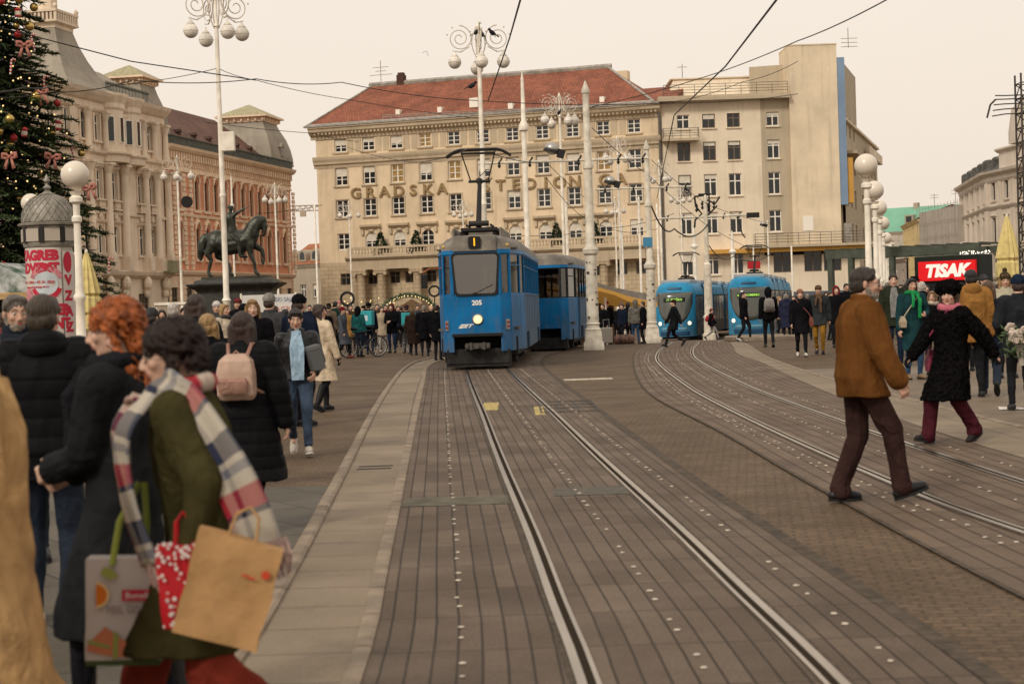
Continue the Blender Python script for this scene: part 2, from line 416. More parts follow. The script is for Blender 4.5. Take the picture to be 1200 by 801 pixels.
BR=[V2(*p) for p in [(6.2, 2), (5.2, 8), (4.75, 14), (4.70, 19), (4.9, 25), (5.12, 29), (5.5, 35), (5.89, 40.5), (6.2, 47), (7.0, 54), (8.0, 63), (8.9, 72), (10.8, 96)]]
between('tram_track_bed', BL, BR, M_BEDB, .0, 2, 96, 8, 1)
PR=[V2(*p) for p in [(7.4, 2), (6.5, 8), (5.9, 14), (5.72, 19), (5.8, 27), (5.95, 34), (6.5, 43.5), (7.3, 52), (7.9, 58), (8.3, 63)]]
between('kerb_lane', BR, PR, M_PALE, .003, 2, 63, 3, 1)
rows=[]
for k in range(35):
 y=2+k*1.0
 a=lerp_poly(PR, y)-.02
 rows.append([(a+(22-a)*i/20, y,-.006) for i in range(21)])
uvsheet('square_paving', rows, M_PAVR)
def kerbline(name, poly, y0, y1, w, h, m, ln=.85, dz=0):
 c=[p for p in smooth_curve(poly, .2) if y0<=p.y<=y1]
 mb=MB(); acc=0; i0=0
 for i in range(1, len(c)):
  acc+=(c[i]-c[i-1]).length
  if acc>=ln:
   a=c[i0]; b=c[i]; t=(b-a).normalized(); q=Vector((t.y,-t.x, 0))*w/2
   a2=a+t*.011; b2=b-t*.011; j=rnd.uniform(-.003, .003)
   za=gz(a.x, a.y)+dz+j; zb=gz(b.x, b.y)+dz+j
   rs=[]
   for p, z in ((a2, za), (b2, zb)):
    rs.append([p-q+Vector((0, 0, z-.02)), p-q+Vector((0, 0, z+h*.6)), p-q*.6+Vector((0, 0, z+h)), p+q*.6+Vector((0, 0, z+h)), p+q+Vector((0, 0, z+h*.6)), p+q+Vector((0, 0, z-.02))])
   mb.rings(rs); acc=0; i0=i
 o=mb.build(name, m); o['kind']='structure'; return o
kerbline('kerb', LANE_L, 1, 55, .10, .035, M_KERB)
kerbline('kerb', LANE_R, 1, 55, .085, .014, M_KERB, .8)
kerbline('kerb', PR, 14, 62, .10, .02, M_KERB)
strip('joint_strip', smooth_curve(SLAB_R, .5),-.01, .085, M_DARKJ, .003, 2)
strip('joint_strip', smooth_curve(BL, .5),-.02, .02, M_DARKJ, .003, 2)
def rails(c, dz=.004):
 for s in (-1, 1):
  d=s*.5
  a, b=(d+s*.004, d+s*.046)
  strip('rail', c, min(a, b), max(a, b), M_STEEL, dz+.006, 1)
  a, b=(d, d-s*.034)
  strip('rail_groove', c, min(a, b), max(a, b), M_GROOVE_SHADE, dz+.002, 1)
  a, b=(d-s*.034, d-s*.056)
  strip('rail_lip', c, min(a, b), max(a, b), M_STEEL, dz+.005, 1)
  a, b=(d+s*.046, d+s*.072)
  strip('rail_groove', c, min(a, b), max(a, b), M_DARKJ, dz+.0015, 1)
rails(CA); rails(CB); rails(CC)
M_STUD=mat('stud_concrete', (.52, .45, .36), .7, noise_amt=.25, nscale=30)
def studs(curve, ds, y0, y1):
 mb=MB()
 for d in ds:
  oc=offs(curve, d); acc=0; k=0; nxt=.3
  for i in range(1, len(oc)):
   seg=(oc[i]-oc[i-1]).length; acc+=seg
   while acc>=nxt:
    t=1-(acc-nxt)/seg; p=oc[i-1].lerp(oc[i], t)
    if y0<p.y<y1 and rnd.random()>.05:
     r=rnd.uniform(.013, .019)
     z=gz(p.x, p.y)+.0045
     px, py=p.x+rnd.uniform(-.008, .008), p.y
     if d<-1.5: pass
     mb.lathe([(r, 0), (r*.8, .004), (.001, .005)], 8, (px, py, z))
    nxt+=.27 if k%2==0 else .58; k+=1
 o=mb.build('paving_studs', M_STUD, smooth=False); o['kind']='structure'
studs(CA, [-1.02, 0.02, .82], 2, 42)
studs(CB, [-.82,-.72, .05, .80], 4, 50)
mp_=mat('patched_slab', (.078, .066, .05), .7, noise_amt=.25, nscale=8, bump=.2)
def patch(name, x0, x1, y0, y1, m, dz=.0035):
 mb=MB(); mb.poly([(x0, y0, gz(x0, y0)+dz), (x1, y0, gz(x1, y0)+dz), (x1, y1, gz(x1, y1)+dz), (x0, y1, gz(x0, y1)+dz)])
 o=mb.build(name, m); o['kind']='structure'
myel=mat('worn_yellow_paint', (.55, .42, .10), .7, col2=(.19, .14, .09), nscale=14)
for px, py, wx in ((575, 476, .12), (632, 481, .07)):
 g=G(px, py); patch('paint_mark', g.x-wx, g.x+wx, g.y-1.0, g.y+1.0, myel)
mwh=mat('worn_white_paint', (.62, .54, .43), .7, col2=(.24, .18, .12), nscale=10)
g=G(689, 443.5); patch('paint_mark', g.x-.5, g.x+.5, g.y-.35, g.y+.35, mwh,-.008)
strip_m=mat('old_concrete', (.095, .082, .055), .75, noise_amt=.3, nscale=6)
patch('repaired_slab',-.93, .14-.1, 13.5, 14.1, strip_m); patch('repaired_slab', .30, .92, 13.9, 14.5, mp_)
for a, b, c, d in ((1.12, 1.30, 22.8, 23.7), (.98, 1.18, 25.2, 26.2)): pass
mb=MB(); g=G(665, 476)
for i in range(4): mb.box(g.x-.42+.28*i-.012, g.x-.42+.28*i+.012, g.y-1.3, g.y+1.3, .003, .008)
for i in range(4): mb.box(g.x-.42, g.x+.42, g.y-1.3+.86*i-.03, g.y-1.3+.86*i+.03, .008, .011)
o=mb.build('drain_cover', mat('cast_iron', (.04, .035, .03), .6)); o['kind']='structure'
mb=MB(); g=G(443, 548)
mb.box(g.x-.2, g.x+.14, g.y-.16, g.y-.12, .006, .012); mb.box(g.x-.2, g.x+.14, g.y+.12, g.y+.16, .006, .012)
o=mb.build('drain_cover', MC['cast_iron']); o['kind']='structure'
mb=MB(); g=G(857, 400)
pts=[]
for i in range(13):
 a=math.pi*(.5+i/12); pts.append((g.x+.9+.75*math.cos(a)*1.3, g.y+1.2+.75*math.sin(a)*3, g.z))
pts+=[(g.x+2.6, g.y-1.05, g.z), (g.x+2.6, g.y+3.4, g.z)]
mb.prism(pts, (0, 0, .16)); o=mb.build('stop_island', M_KERB, bevel=.02); o['kind']='structure'
# ================================================================ BUILDINGS
M_GLASS=mat('window_glass', (.018, .019, .02), .08, spec=.5)
M_GLASSW=mat('window_glass_warm', (.30, .17, .05), .3, col2=(.06, .045, .03), nscale=3, emit=(1, .62, .2), estr=.10)
M_WHITEF=mat('white_frame', (.82, .76, .66), .5)
M_BLIND=mat('cream_blind', (.62, .56, .46), .8, noise_amt=.1, nscale=2)
M_BROWNF=mat('brown_frame', (.16, .12, .085), .55)
def plaster(key, col, amt=.16, streak=True, dirt=.35):
 """plaster with patches and rain streaks of its own"""
 m=mat(key, col, .88, bump=.25, bscale=9, spec=.2); t=m.node_tree; b=t.nodes['Principled BSDF']
 tcn=t.nodes.new('ShaderNodeTexCoord')
 n1=t.nodes.new('ShaderNodeTexNoise'); n1.inputs['Scale'].default_value=.35; n1.inputs['Detail'].default_value=6; n1.inputs['Roughness'].default_value=.62
 t.links.new(tcn.outputs['Object'], n1.inputs['Vector'])
 mp=t.nodes.new('ShaderNodeMapping'); mp.inputs['Scale'].default_value=(1.6, 1.6, .12)
 t.links.new(tcn.outputs['Object'], mp.inputs[0])
 n2=t.nodes.new('ShaderNodeTexNoise'); n2.inputs['Scale'].default_value=1.3; n2.inputs['Detail'].default_value=5; t.links.new(mp.outputs[0], n2.inputs['Vector'])
 r1=t.nodes.new('ShaderNodeMapRange'); r1.inputs[1].default_value=.3; r1.inputs[2].default_value=.7; r1.inputs[3].default_value=1-amt; r1.inputs[4].default_value=1+amt; t.links.new(n1.outputs[0], r1.inputs[0])
 v=t.nodes.new('ShaderNodeVectorMath'); v.operation='SCALE'; v.inputs[0].default_value=col; t.links.new(r1.outputs[0], v.inputs['Scale'])
 r2=t.nodes.new('ShaderNodeMapRange'); r2.inputs[1].default_value=.52; r2.inputs[2].default_value=.8; r2.inputs[3].default_value=0; r2.inputs[4].default_value=dirt; t.links.new(n2.outputs[0], r2.inputs[0])
 mx=t.nodes.new('ShaderNodeMixRGB'); mx.inputs[2].default_value=(col[0]*.35, col[1]*.33, col[2]*.32, 1)
 t.links.new(r2.outputs[0], mx.inputs[0]); t.links.new(v.outputs[0], mx.inputs[1]); t.links.new(mx.outputs[0], b.inputs['Base Color'])
 return m
def ashlar(key, col, bw=.9, bh=.42):
 m=plaster(key, col); t=m.node_tree; b=t.nodes['Principled BSDF']
 tcn=t.nodes.new('ShaderNodeTexCoord'); mp=t.nodes.new('ShaderNodeMapping'); mp.inputs['Rotation'].default_value=(R(90), 0, 0); t.links.new(tcn.outputs['Object'], mp.inputs[0])
 br=t.nodes.new('ShaderNodeTexBrick'); br.inputs['Scale'].default_value=1; br.inputs['Brick Width'].default_value=bw; br.inputs['Row Height'].default_value=bh; br.inputs['Mortar Size'].default_value=.02
 br.inputs['Color1'].default_value=(1, 1, 1, 1); br.inputs['Color2'].default_value=(.84, .83, .82, 1); br.inputs['Mortar'].default_value=(.5, .47, .44, 1)
 t.links.new(mp.outputs[0], br.inputs['Vector']); src=b.inputs['Base Color'].links[0].from_socket
 mx=t.nodes.new('ShaderNodeMixRGB'); mx.blend_type='MULTIPLY'; mx.inputs[0].default_value=1; t.links.new(src, mx.inputs[1]); t.links.new(br.outputs[0], mx.inputs[2]); t.links.new(mx.outputs[0], b.inputs['Base Color'])
 return m
def tiles(key, c1, c2, bw=.3, bh=.35):
 m=mat(key, c1, .8, spec=.2); t=m.node_tree; b=t.nodes['Principled BSDF']
 tcn=t.nodes.new('ShaderNodeTexCoord'); mp=t.nodes.new('ShaderNodeMapping'); t.links.new(tcn.outputs['UV'], mp.inputs[0])
 br=t.nodes.new('ShaderNodeTexBrick'); br.inputs['Scale'].default_value=1; br.inputs['Brick Width'].default_value=bw; br.inputs['Row Height'].default_value=bh
 br.inputs['Mortar Size'].default_value=.02; br.inputs['Color1'].default_value=(*c1, 1); br.inputs['Color2'].default_value=(*c2, 1); br.inputs['Mortar'].default_value=(c1[0]*.4, c1[1]*.4, c1[2]*.4, 1)
 t.links.new(mp.outputs[0], br.inputs['Vector'])
 n=t.nodes.new('ShaderNodeTexNoise'); n.inputs['Scale'].default_value=.5; n.inputs['Detail'].default_value=8; n.inputs['Roughness'].default_value=.7; t.links.new(tcn.outputs['Object'], n.inputs['Vector'])
 r=t.nodes.new('ShaderNodeMapRange'); r.inputs[1].default_value=.3; r.inputs[2].default_value=.7; r.inputs[3].default_value=.65; r.inputs[4].default_value=1.3; t.links.new(n.outputs[0], r.inputs[0])
 v=t.nodes.new('ShaderNodeVectorMath'); v.operation='SCALE'; t.links.new(br.outputs[0], v.inputs[0]); t.links.new(r.outputs[0], v.inputs['Scale']); t.links.new(v.outputs[0], b.inputs['Base Color'])
 bp=t.nodes.new('ShaderNodeBump'); bp.inputs['Strength'].default_value=.6; bp.inputs['Distance'].default_value=.03; bp.invert=True
 t.links.new(br.outputs['Fac'], bp.inputs['Height']); t.links.new(bp.outputs[0], b.inputs['Normal'])
 return m
def slope_uv(me):
 """UV in metres on every sloping face: u level, v up the slope"""
 ul=me.uv_layers.new(name='UVMap')
 for p in me.polygons:
  n=p.normal; u=Vector((-n.y, n.x, 0))
  u=u.normalized() if u.length>1e-4 else Vector((1, 0, 0)); v=n.cross(u)
  for li in p.loop_indices:
   c=me.vertices[me.loops[li].vertex_index].co; ul.data[li].uv=(c.dot(u), c.dot(v))
class Facade:
 def __init__(s, p1, p2, z0=None):
  s.p=Vector((p1.x, p1.y, 0)); d=Vector((p2.x-p1.x, p2.y-p1.y, 0)); s.L=d.length; s.d=d.normalized()
  s.a=math.atan2(d.y, d.x); s.n=Vector((s.d.y,-s.d.x, 0))
  s.z0=min(gz(p1.x, p1.y), gz(p2.x, p2.y)) if z0 is None else z0
 def q(s, px, py, off=0):
  """pixel -> metres along the facade plane (x along, z up)"""
  r=ray(px, py); o=Vector((0, 0, EYE)); t=(s.p+s.n*off-o).dot(s.n)/r.dot(s.n)
  w_=o+r*t; return ((w_-s.p).dot(s.d), w_.z-s.z0)
 def root(s, name, label, cat, group=None): return empty(name, (s.p.x, s.p.y, s.z0), s.a, label, cat, group)
def wall_mb(mb, x0, x1, z0, z1, ops, dep=.28):
 xs=sorted({x0, x1}|{v for o in ops for v in o[:2] if x0<v<x1}); zs=sorted({z0, z1}|{v for o in ops for v in o[2:4] if z0<v<z1})
 for i in range(len(xs)-1):
  for k in range(len(zs)-1):
   cx=(xs[i]+xs[i+1])/2; cz=(zs[k]+zs[k+1])/2
   if any(o[0]<cx<o[1] and o[2]<cz<o[3] for o in ops): continue
   mb.poly([(xs[i], 0, zs[k]), (xs[i+1], 0, zs[k]), (xs[i+1], 0, zs[k+1]), (xs[i], 0, zs[k+1])])
 for a, b, c, d in [o[:4] for o in ops]:
  mb.poly([(a, 0, c), (a, 0, d), (a, dep, d), (a, dep, c)]); mb.poly([(b, 0, c), (b, dep, c), (b, dep, d), (b, 0, d)])
  mb.poly([(a, 0, d), (b, 0, d), (b, dep, d), (a, dep, d)]); mb.poly([(a, 0, c), (a, dep, c), (b, dep, c), (b, 0, c)])
def band(mb, x0, x1, prof, ret=0):
 """moulding: profile [(out, z)...] swept along x; out is how far it stands from the wall"""
 e=.002
 for (o0, z0), (o1, z1) in zip(prof, prof[1:]):
  pass
 poly=[(x0, e+.05, prof[0][1])]+[(x0,-o, z) for o, z in prof]+[(x0, .05, prof[-1][1])]
 mb.prism(poly, (x1-x0, 0, 0))
WMESH={}
def window_meshes(w, h, style, fm):
 k=(round(w, 2), round(h, 2), style, fm.name)
 if k in WMESH: return WMESH[k]
 mb=MB(); t=.09 if w>.8 else .06; D=.07
 mb.box(0, t, 0, D, 0, h); mb.box(w-t, w, 0, D, 0, h); mb.box(t, w-t, 0, D, 0, t); mb.box(t, w-t, 0, D, h-t, h)
 if style in ('cross', 'six', 'tee'):
  mb.box(w/2-.055, w/2+.055,-.012, D, t, h-t)
  if style=='six':
   for z in (h*.34, h*.66):
    mb.box(t, w/2-.055,-.004, D-.01, z-.03, z+.03); mb.box(w/2+.055, w-t,-.004, D-.01, z-.03, z+.03)
  if style in ('cross', 'tee'):
   z=h*(.66 if style=='cross' else .7)
   mb.box(t, w/2-.055,-.004, D-.01, z-.05, z+.05); mb.box(w/2+.055, w-t,-.004, D-.01, z-.05, z+.05)
 if style=='shop':
  for i in (1, 2): mb.box(w*i/3-.04, w*i/3+.04, 0, D, t, h-t)
  mb.box(t, w-t,-.005, D-.01, h*.75-.04, h*.75+.04)
 a=mb.mesh('window', fm)
 mb=MB(); mb.box(.03, w-.03, .035, .05, .03, h-.03); b=mb.mesh('pane', M_GLASS)
 mb=MB(); mb.box(.03, w-.03, .035, .05, .03, h-.03); b2=mb.mesh('pane', M_GLASSW)
 mb=MB(); mb.box(t, w-t,-.022,-.014, 0, 1); c=mb.mesh('blind', M_BLIND)
 WMESH[k]=(a, b, c, b2); return WMESH[k]
def add_window(par, xa, xb, za, zb, style='six', fm=None, y=.16, blind=0, warm=False, label=None, lod=0):
 fm=fm or M_WHITEF
 a, b, c, b2=window_meshes(xb-xa, zb-za, style, fm)
 o=inst(a, 'window', par, (xa, y, za)); inst(b2 if warm else b, 'pane', o)
 if blind>0:
  h=(zb-za-.1)*blind; inst(c, 'blind', o, (0, 0, zb-za-.05-h), scale=(1, 1, h))
 return o
def arch_fill(mb, xa, xb, ztop, rise, dep=.3, y=-.0):
 """the two spandrels that turn a rectangular opening into a round-headed one"""
 cx=(xa+xb)/2; r=(xb-xa)/2; n=8
 for s in (-1, 1):
  pts=[(cx+s*r, y, ztop), (cx+s*r, y, ztop-rise)]
  for i in range(1, n+1):
   a=math.pi/2*i/n; pts.append((cx+s*r*math.cos(a), y, ztop-rise+rise*math.sin(a)))
  mb.prism(pts, (0, dep, 0))
def body_box(root, L, depth, h, m, name='back_wall', x0=0, z0=0, y0=.30):
 mb=MB(); mb.box(x0, L, y0, depth, z0, h)
 return mb.build(name, m, root)
M_TILE=tiles('red_roof_tiles', (.30, .105, .06), (.22, .08, .05))
M_TILEB=tiles('brown_roof_tiles', (.17, .085, .06), (.12, .065, .05))
M_ZINC=mat('zinc_flashing', (.30, .27, .23), .45, noise_amt=.25, nscale=2)
M_SLATE=plaster('slate_roof', (.31, .27, .215), .2, dirt=.3)
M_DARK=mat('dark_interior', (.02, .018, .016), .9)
# yellow bank palace facing the square
F=Facade(GD(377, 177), GD(781, 165)); HW=F.L
r=F.root('bank_building', 'long yellow bank palace with red tiled hip roof and bronze letters across its front', 'building')
M_HOT=plaster('yellow_plaster', (.67, .53, .36), dirt=.42); M_HOTS=plaster('grey_stone_trim', (.50, .40, .275)); M_HOTG=ashlar('ashlar_base', (.56, .44, .29))
col1=F.q(400, 205)[0]; col11=F.q(744, 192)[0]; step=(col11-col1)/10
cxs=[col1+step*i for i in range(11)]
def zz(y, x=434): return F.q(x, y)[1]
ztop=F.q(370, 152)[1]; rows_=[(zz(176), zz(160.5)), (zz(215.5), zz(194)), (zz(253), zz(232.5)), (zz(291.3), zz(272))]
ops=[]; W2=.66
for i, cx in enumerate(cxs):
 for k, (a, b) in enumerate(rows_): ops.append((cx-W2, cx+W2, a, b, k, i))
zg0, zg1=zz(334, 405), zz(320.5, 405)
gx=[F.q(x, 328)[0] for x in (405, 437, 463, 481, 505.7)]; gx+=[gx[-1]+(gx[-1]-gx[-3])*.5*k for k in range(1, 17)]
gx=[x for x in gx if x<HW-1]
gops=[(x-.55, x+.55, zg0, zg1) for x in gx]
mb=MB(); wall_mb(mb, 0, HW, zz(306), ztop, [o[:4] for o in ops])
for o in ops:
 if o[4]==3 and 0<o[5]<10 and o[5]!=5: arch_fill(mb, o[0], o[1], o[3], .62)
mb.build('wall', M_HOT, r)
mb=MB(); wall_mb(mb, 0, HW,-1.0, zz(306), gops+[(F.q(x, 340)[0]-.7, F.q(x, 340)[0]+.7,-.9, 2.6) for x in (405, 467, 509, 552, 594, 636, 700, 740)])
mb.build('base_wall', M_HOTG, r)
body_box(r, HW, 14, ztop, M_HOT)
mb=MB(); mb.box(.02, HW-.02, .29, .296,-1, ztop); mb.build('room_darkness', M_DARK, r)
for o in ops:
 bl=rnd.choice([0, 0, .3, .5, .55, .35, 0, .6]) if o[4]!=3 else (.55 if o[5] in (1, 2) else rnd.choice([0, .5, .3]))
 wm=(o[4], o[5]) in ((1, 2), (1, 4), (0, 3), (1, 9))
 add_window(r, o[0], o[1], o[2], o[3], 'six', blind=0 if wm else bl, warm=wm)
for a, b, c, d in gops: add_window(r, a, b, c, d, 'cross', fm=M_BROWNF)
mb=MB()
zc=ztop
band(mb,-.5, HW+.1, [(.12, zc-1.1), (.18, zc-.75), (.35, zc-.7), (.75, zc-.35), (.8, zc-.05), (.92, zc), (.92, zc+.12), (.0, zc+.16)])
for i in range(int(HW/.42)): mb.box(.1+i*.42, .3+i*.42,-.62,-.19, zc-.66, zc-.4)
z2=zz(188)
band(mb,-.25, HW, [(.05, z2-.55), (.12, z2-.2), (.28, z2-.15), (.3, z2+.05), (.42, z2+.3), (.46, z2+.5), (.46, z2+.62), (0, z2+.68)])
for o in ops:
 if o[4]<3:
  band(mb, o[0]-.2, o[1]+.2, [(.10, o[2]-.22), (.16, o[2]-.14), (.16, o[2]-.02), (.0, o[2]-.0)])
  if o[4]>0:
   mb.box(o[0]-.14, o[0]-.01,-.05, .0, o[2], o[3]+.12); mb.box(o[1]+.01, o[1]+.14,-.05, .0, o[2], o[3]+.12); mb.box(o[0]-.01, o[1]+.01,-.05, 0, o[3]+.01, o[3]+.12)
 elif 0<o[5]<10 and o[5]!=5:   # first floor heads: carved lintel on consoles
  band(mb, o[0]-.45, o[1]+.45, [(.1, o[3]+.30), (.3, o[3]+.5), (.42, o[3]+.55), (.45, o[3]+.75), (0, o[3]+.82)])
  for s in (o[0]-.4, o[1]+.12):
   mb.box(s, s+.28,-.25, 0, o[3]-.25, o[3]+.28)
  mb.sphere(((o[0]+o[1])/2,-.05, o[3]+.15), .28, 8, 6, (1.3, .6, .6))
for i in range(10):                                # shallow panels between top windows
 x=(cxs[i]+cxs[i+1])/2
 mb.box(x-.75, x-.12,-.035, 0, rows_[0][0]-.1, rows_[0][1]+.2); mb.box(x+.12, x+.75,-.035, 0, rows_[0][0]-.1, rows_[0][1]+.2)
mb.build('cornice', M_HOTS, r)
bx0=F.q(415.7, 295)[0]; bx1=F.q(757, 290)[0]; zb0=zz(305.5, 440); zb1=zz(301, 440); zb2=zz(289.5, 440)
mb=MB(); band(mb, bx0-.3, bx1+.3, [(1.5, zb0-.9), (1.55, zb0), (1.7, zb0+.1), (1.9, zb1-.1), (1.9, zb1+.1), (0, zb1+.12)])
mb.build('balcony', M_HOTS, r)
mb=MB(); mb.box(bx0, bx1,-1.78,-1.5, zb2-.22, zb2); mb.box(bx0, bx1,-1.72,-1.56, zb1+.12, zb1+.3)
n=int((bx1-bx0)/.34)
for i in range(n):
 x=bx0+.17+i*.34
 if i%9==0: mb.box(x-.16, x+.16,-1.76,-1.52, zb1+.1, zb2-.2)
 else: mb.lathe([(.07, 0), (.11, .18), (.05, .4), (.08, zb2-zb1-.45)], 6, (x,-1.64, zb1+.25))
mb.build('balustrade', M_HOTS, r)
pc=[F.q(x, 330, 1.3)[0] for x in (422.6, 446.6)]; dcol=F.q(488.5, 330, 1.3)[0]-pc[1]
colx=[pc[0]]+[pc[1]+dcol*i for i in range(7)]
for x in colx:
 mb=MB(); zt=zb0-.9
 mb.lathe([(.62,-1), (.62, .25), (.5, .35), (.48, .5), (.46, zt*.5), (.41, zt-.55), (.44, zt-.5)], 14, (x,-1.15, 0))
 mb.box(x-.72, x+.72,-1.6,-.7, zt-.16, zt); mb.box(x-.6, x+.6,-1.55,-.75, zt-.42, zt-.16)
 for s in (-1, 1):
  mb.cyl((x+s*.56,-1.62, zt-.4), (x+s*.56,-.68, zt-.4), .2, .2, 10)
 mb.build('column', M_HOTG, r, smooth='auto')
zr=F.q(437, 95,-7)[1]; xr0=F.q(437, 95,-7)[0]; xr1=F.q(712, 79,-7)[0]; zrr=F.q(712, 79,-7)[1]
zr=(zr+zrr)/2-.25; ze=ztop+.16
mb=MB()
A, B, C_, D_=(-.8,-.8, ze), (HW-.4,-.8, ze), (HW-.4, 14.8, ze), (-.8, 14.8, ze); E_, F_=(xr0, 7, zr), (xr1, 7, zr)
mb.poly([A, B, F_, E_]); mb.poly([B, C_, F_]); mb.poly([C_, D_, E_, F_]); mb.poly([D_, A, E_])
rf=mb.build('roof', M_TILE, r); slope_uv(rf.data)
mb=MB(); mb.tube([(xr0-.4, 7, zr+.05), (xr1+.4, 7, zr+.05)], .3, 6); mb.tube([(xr1, 7, zr+.05), (HW-.4,-.8, ze+.1)], .13, 6)
mb.tube([(xr0, 7, zr+.05), (-.8,-.8, ze+.1)], .1, 6)
mb.box(-.9, HW+.1,-1.0,-.62, ze-.02, ze+.14); band(mb,-.7, HW-.5, [(.7, ze+.05), (.62, ze+.32), (.55, ze+.34)])
mb.build('ridge_flashing', M_ZINC, rf)
def on_roof(px, py):
 ray_=ray(px, py); best=None
 nrm=Vector((0,-(zr-ze), 7.8)).normalized()
 o=Vector((0, 0, EYE)); Rm=Matrix.Rotation(-F.a, 4, 'Z'); ol=Rm @ (o-Vector((F.p.x, F.p.y, F.z0))); dl=Rm @ ray_
 t=(Vector(A)-ol).dot(nrm)/dl.dot(nrm); return ol+dl*t
mb=MB(); q0=on_roof(450, 139); q1=on_roof(757, 124)
for dz in (.12, .3): mb.tube([q0+Vector((0,-.3, dz)), q1+Vector((0,-.3, dz))], .035, 5)
for i in range(30): p=q0.lerp(q1, i/29); mb.cyl(p+Vector((0,-.3,-.15)), p+Vector((0,-.3, .34)), .03)
mb.build('snow_guard', M_ZINC, rf)
for px, py, s in ((467, 133, .5), (516, 130, .5), (557, 124, 1.0), (599, 126, .55), (706, 118, .5)):
 p=on_roof(px, py); mb=MB(); mb.box(p.x-s/2*.9, p.x+s/2*.9, p.y-.5*s, p.y+.5, p.z-.2, p.z+.75*s)
 mb.build('roof_hatch', M_WHITEF, rf)
for px, py in ((470, 95),):
 x, z=F.q(px, py,-7); mb=MB(); mb.box(x-.4, x+.4, 6.7, 7.5, zr-.5, zr+.9); mb.box(x-.3, x+.3, 6.8, 7.4, zr+.9, zr+1.15); mb.build('chimney', M_TILEB, rf)
x, z=F.q(446, 80,-7); mb=MB(); mb.cyl((x, 7, zr), (x, 7, zr+2.6), .04)
for dz, w_ in ((1.9, .9), (1.5, .6), (1.1, 1.3)): mb.cyl((x-w_, 7, zr+dz), (x+w_, 7, zr+dz), .03)
mb.build('antenna', M_ZINC, rf)
mb=MB(); xa=F.q(728, 96,-4)[0]
mb.poly([(xa-1,-.5, ze), (HW+1.2,-.5, ze), (HW+1.2, 6, ze+2.3), (xa+1, 6, ze+2.3)]); mb.poly([(HW+1.2,-.5, ze), (HW+1.2, 6, ze), (HW+1.2, 6, ze+2.3)])
mb.poly([(xa+1, 6, ze+2.3), (HW+1.2, 6, ze+2.3), (HW+1.2, 6, ze), (xa+1, 6, ze)])
o=mb.build('rear_roof', M_TILE, r); slope_uv(o.data)
mb=MB(); mb.box(F.q(712, 80,-9)[0], F.q(735, 80,-9)[0], 9, 10, zr-3, zr-.2); mb.build('firewall', M_HOT, r)
M_BRONZE=mat('bronze_letters', (.27, .18, .085), .5, metal=.2, noise_amt=.3, nscale=5)
for txt, xs_ in (('GRADSKA', (417.4, 434.2, 451, 467.8, 484.6, 501.6, 518.6)), ('ŠTEDIONICA', (570, 587, 605, 622, 640, 656, 674, 691, 708.5, 728))):
 for ch, px in zip(txt, xs_):
  x, z=F.q(px, 227-(px-417)*(5.2/100) if px<530 else 217.6-(px-587)*.052)
  o=text_obj('letter', ch, 1.5, (x,-.12, z), 0, M_BRONZE, r, depth=.06, bold=.035, sx=1.12)
mb=MB(); mb.cyl((HW-.1,-.25, 0), (HW-.1,-.25, ztop-.3), .13, .13, 8); mb.build('drainpipe', mat('dark_zinc', (.12, .105, .09), .5), r)
HOTEL_F=F
M_FIRB=mat('fir_green', (.022, .040, .018), .8, noise_amt=.4, nscale=6)
def small_fir(loc, h, label):
 r_=empty('fir_tree', loc, 0, label, 'tree', 'small fir trees on the bank balcony')
 mb=MB(); mb.cyl((0, 0, 0), (0, 0, h*.9), .05, .02); mb.build('trunk', mat('bark', (.07, .05, .035), .9), r_)
 mb=MB(); q=random.Random(int(h*100+loc[0]*7))
 for i in range(420):
  t=q.random()**.7; z=h*(.08+.9*(1-t)); rr=t*h*.34*q.uniform(.6, 1.1); a=q.uniform(0, 6.283)
  p=Vector((rr*math.cos(a), rr*math.sin(a), z-rr*.25)); d=Vector((math.cos(a), math.sin(a),-.35))*.28
  s=Vector((-math.sin(a), math.cos(a), 0))*.09
  mb.poly([p-s, p+s, p+d]); mb.poly([p-Vector((0, 0, .08)), p+Vector((0, 0, .08)), p+d])
 mb.build('crown', M_FIRB, r_, fix=False)
for px, lab in ((445.5, 'small dark fir tree on the bank balcony, furthest left'), (487, 'small dark fir tree on the bank balcony by the third arched window'), (652, 'small fir tree with lights on the bank balcony right of the white spire pole'), (696, 'small fir tree on the bank balcony behind the thick catenary mast')):
 x, z=F.q(px, 290, 1.1); c, s_=math.cos(F.a), math.sin(F.a)
 P=F.p+F.d*x+F.n*.9; small_fir((P.x, P.y, F.z0+zb1+.1), 2.5, lab)
# modernist cream block with blank tower
F=Facade(GD(781.5, 165), GD(989, 165)); MW=F.L
r=F.root('apartment_block', 'cream modernist apartment block with a blank stair tower, blue strip and orange balcony band', 'building')
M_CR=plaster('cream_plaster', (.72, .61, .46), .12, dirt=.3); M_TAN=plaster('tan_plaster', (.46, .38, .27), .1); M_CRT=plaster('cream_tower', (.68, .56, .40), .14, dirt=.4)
M_ORB=plaster('orange_band', (.55, .30, .07), .1); M_BLU=plaster('blue_strip', (.20, .28, .39), .12, dirt=.2); M_RAIL=mat('iron_railing', (.10, .085, .07), .6)
ztop=F.q(850, 118)[1]; xt=F.q(893, 200)[0]; xw=F.q(925, 150)[0]; x4=F.q(981.5, 150)[0]
ccx=[F.q(x, 210)[0] for x in (802.5, 832.5, 861.5)]; c4=F.q(907, 200)[0]
rw=[(zz_(151), zz_(133)) if False else None for zz_ in ()]
fz=lambda y, x=832: F.q(x, y)[1]
rw=[(fz(150), fz(133.5)), (fz(188), fz(166)), (fz(230), fz(204)), (fz(274), fz(248.5)), (fz(322), fz(297))]
ops=[]
for k, (a, b) in enumerate(rw):
 for cx in ccx: ops.append((cx-.62, cx+.62, a, b, k))
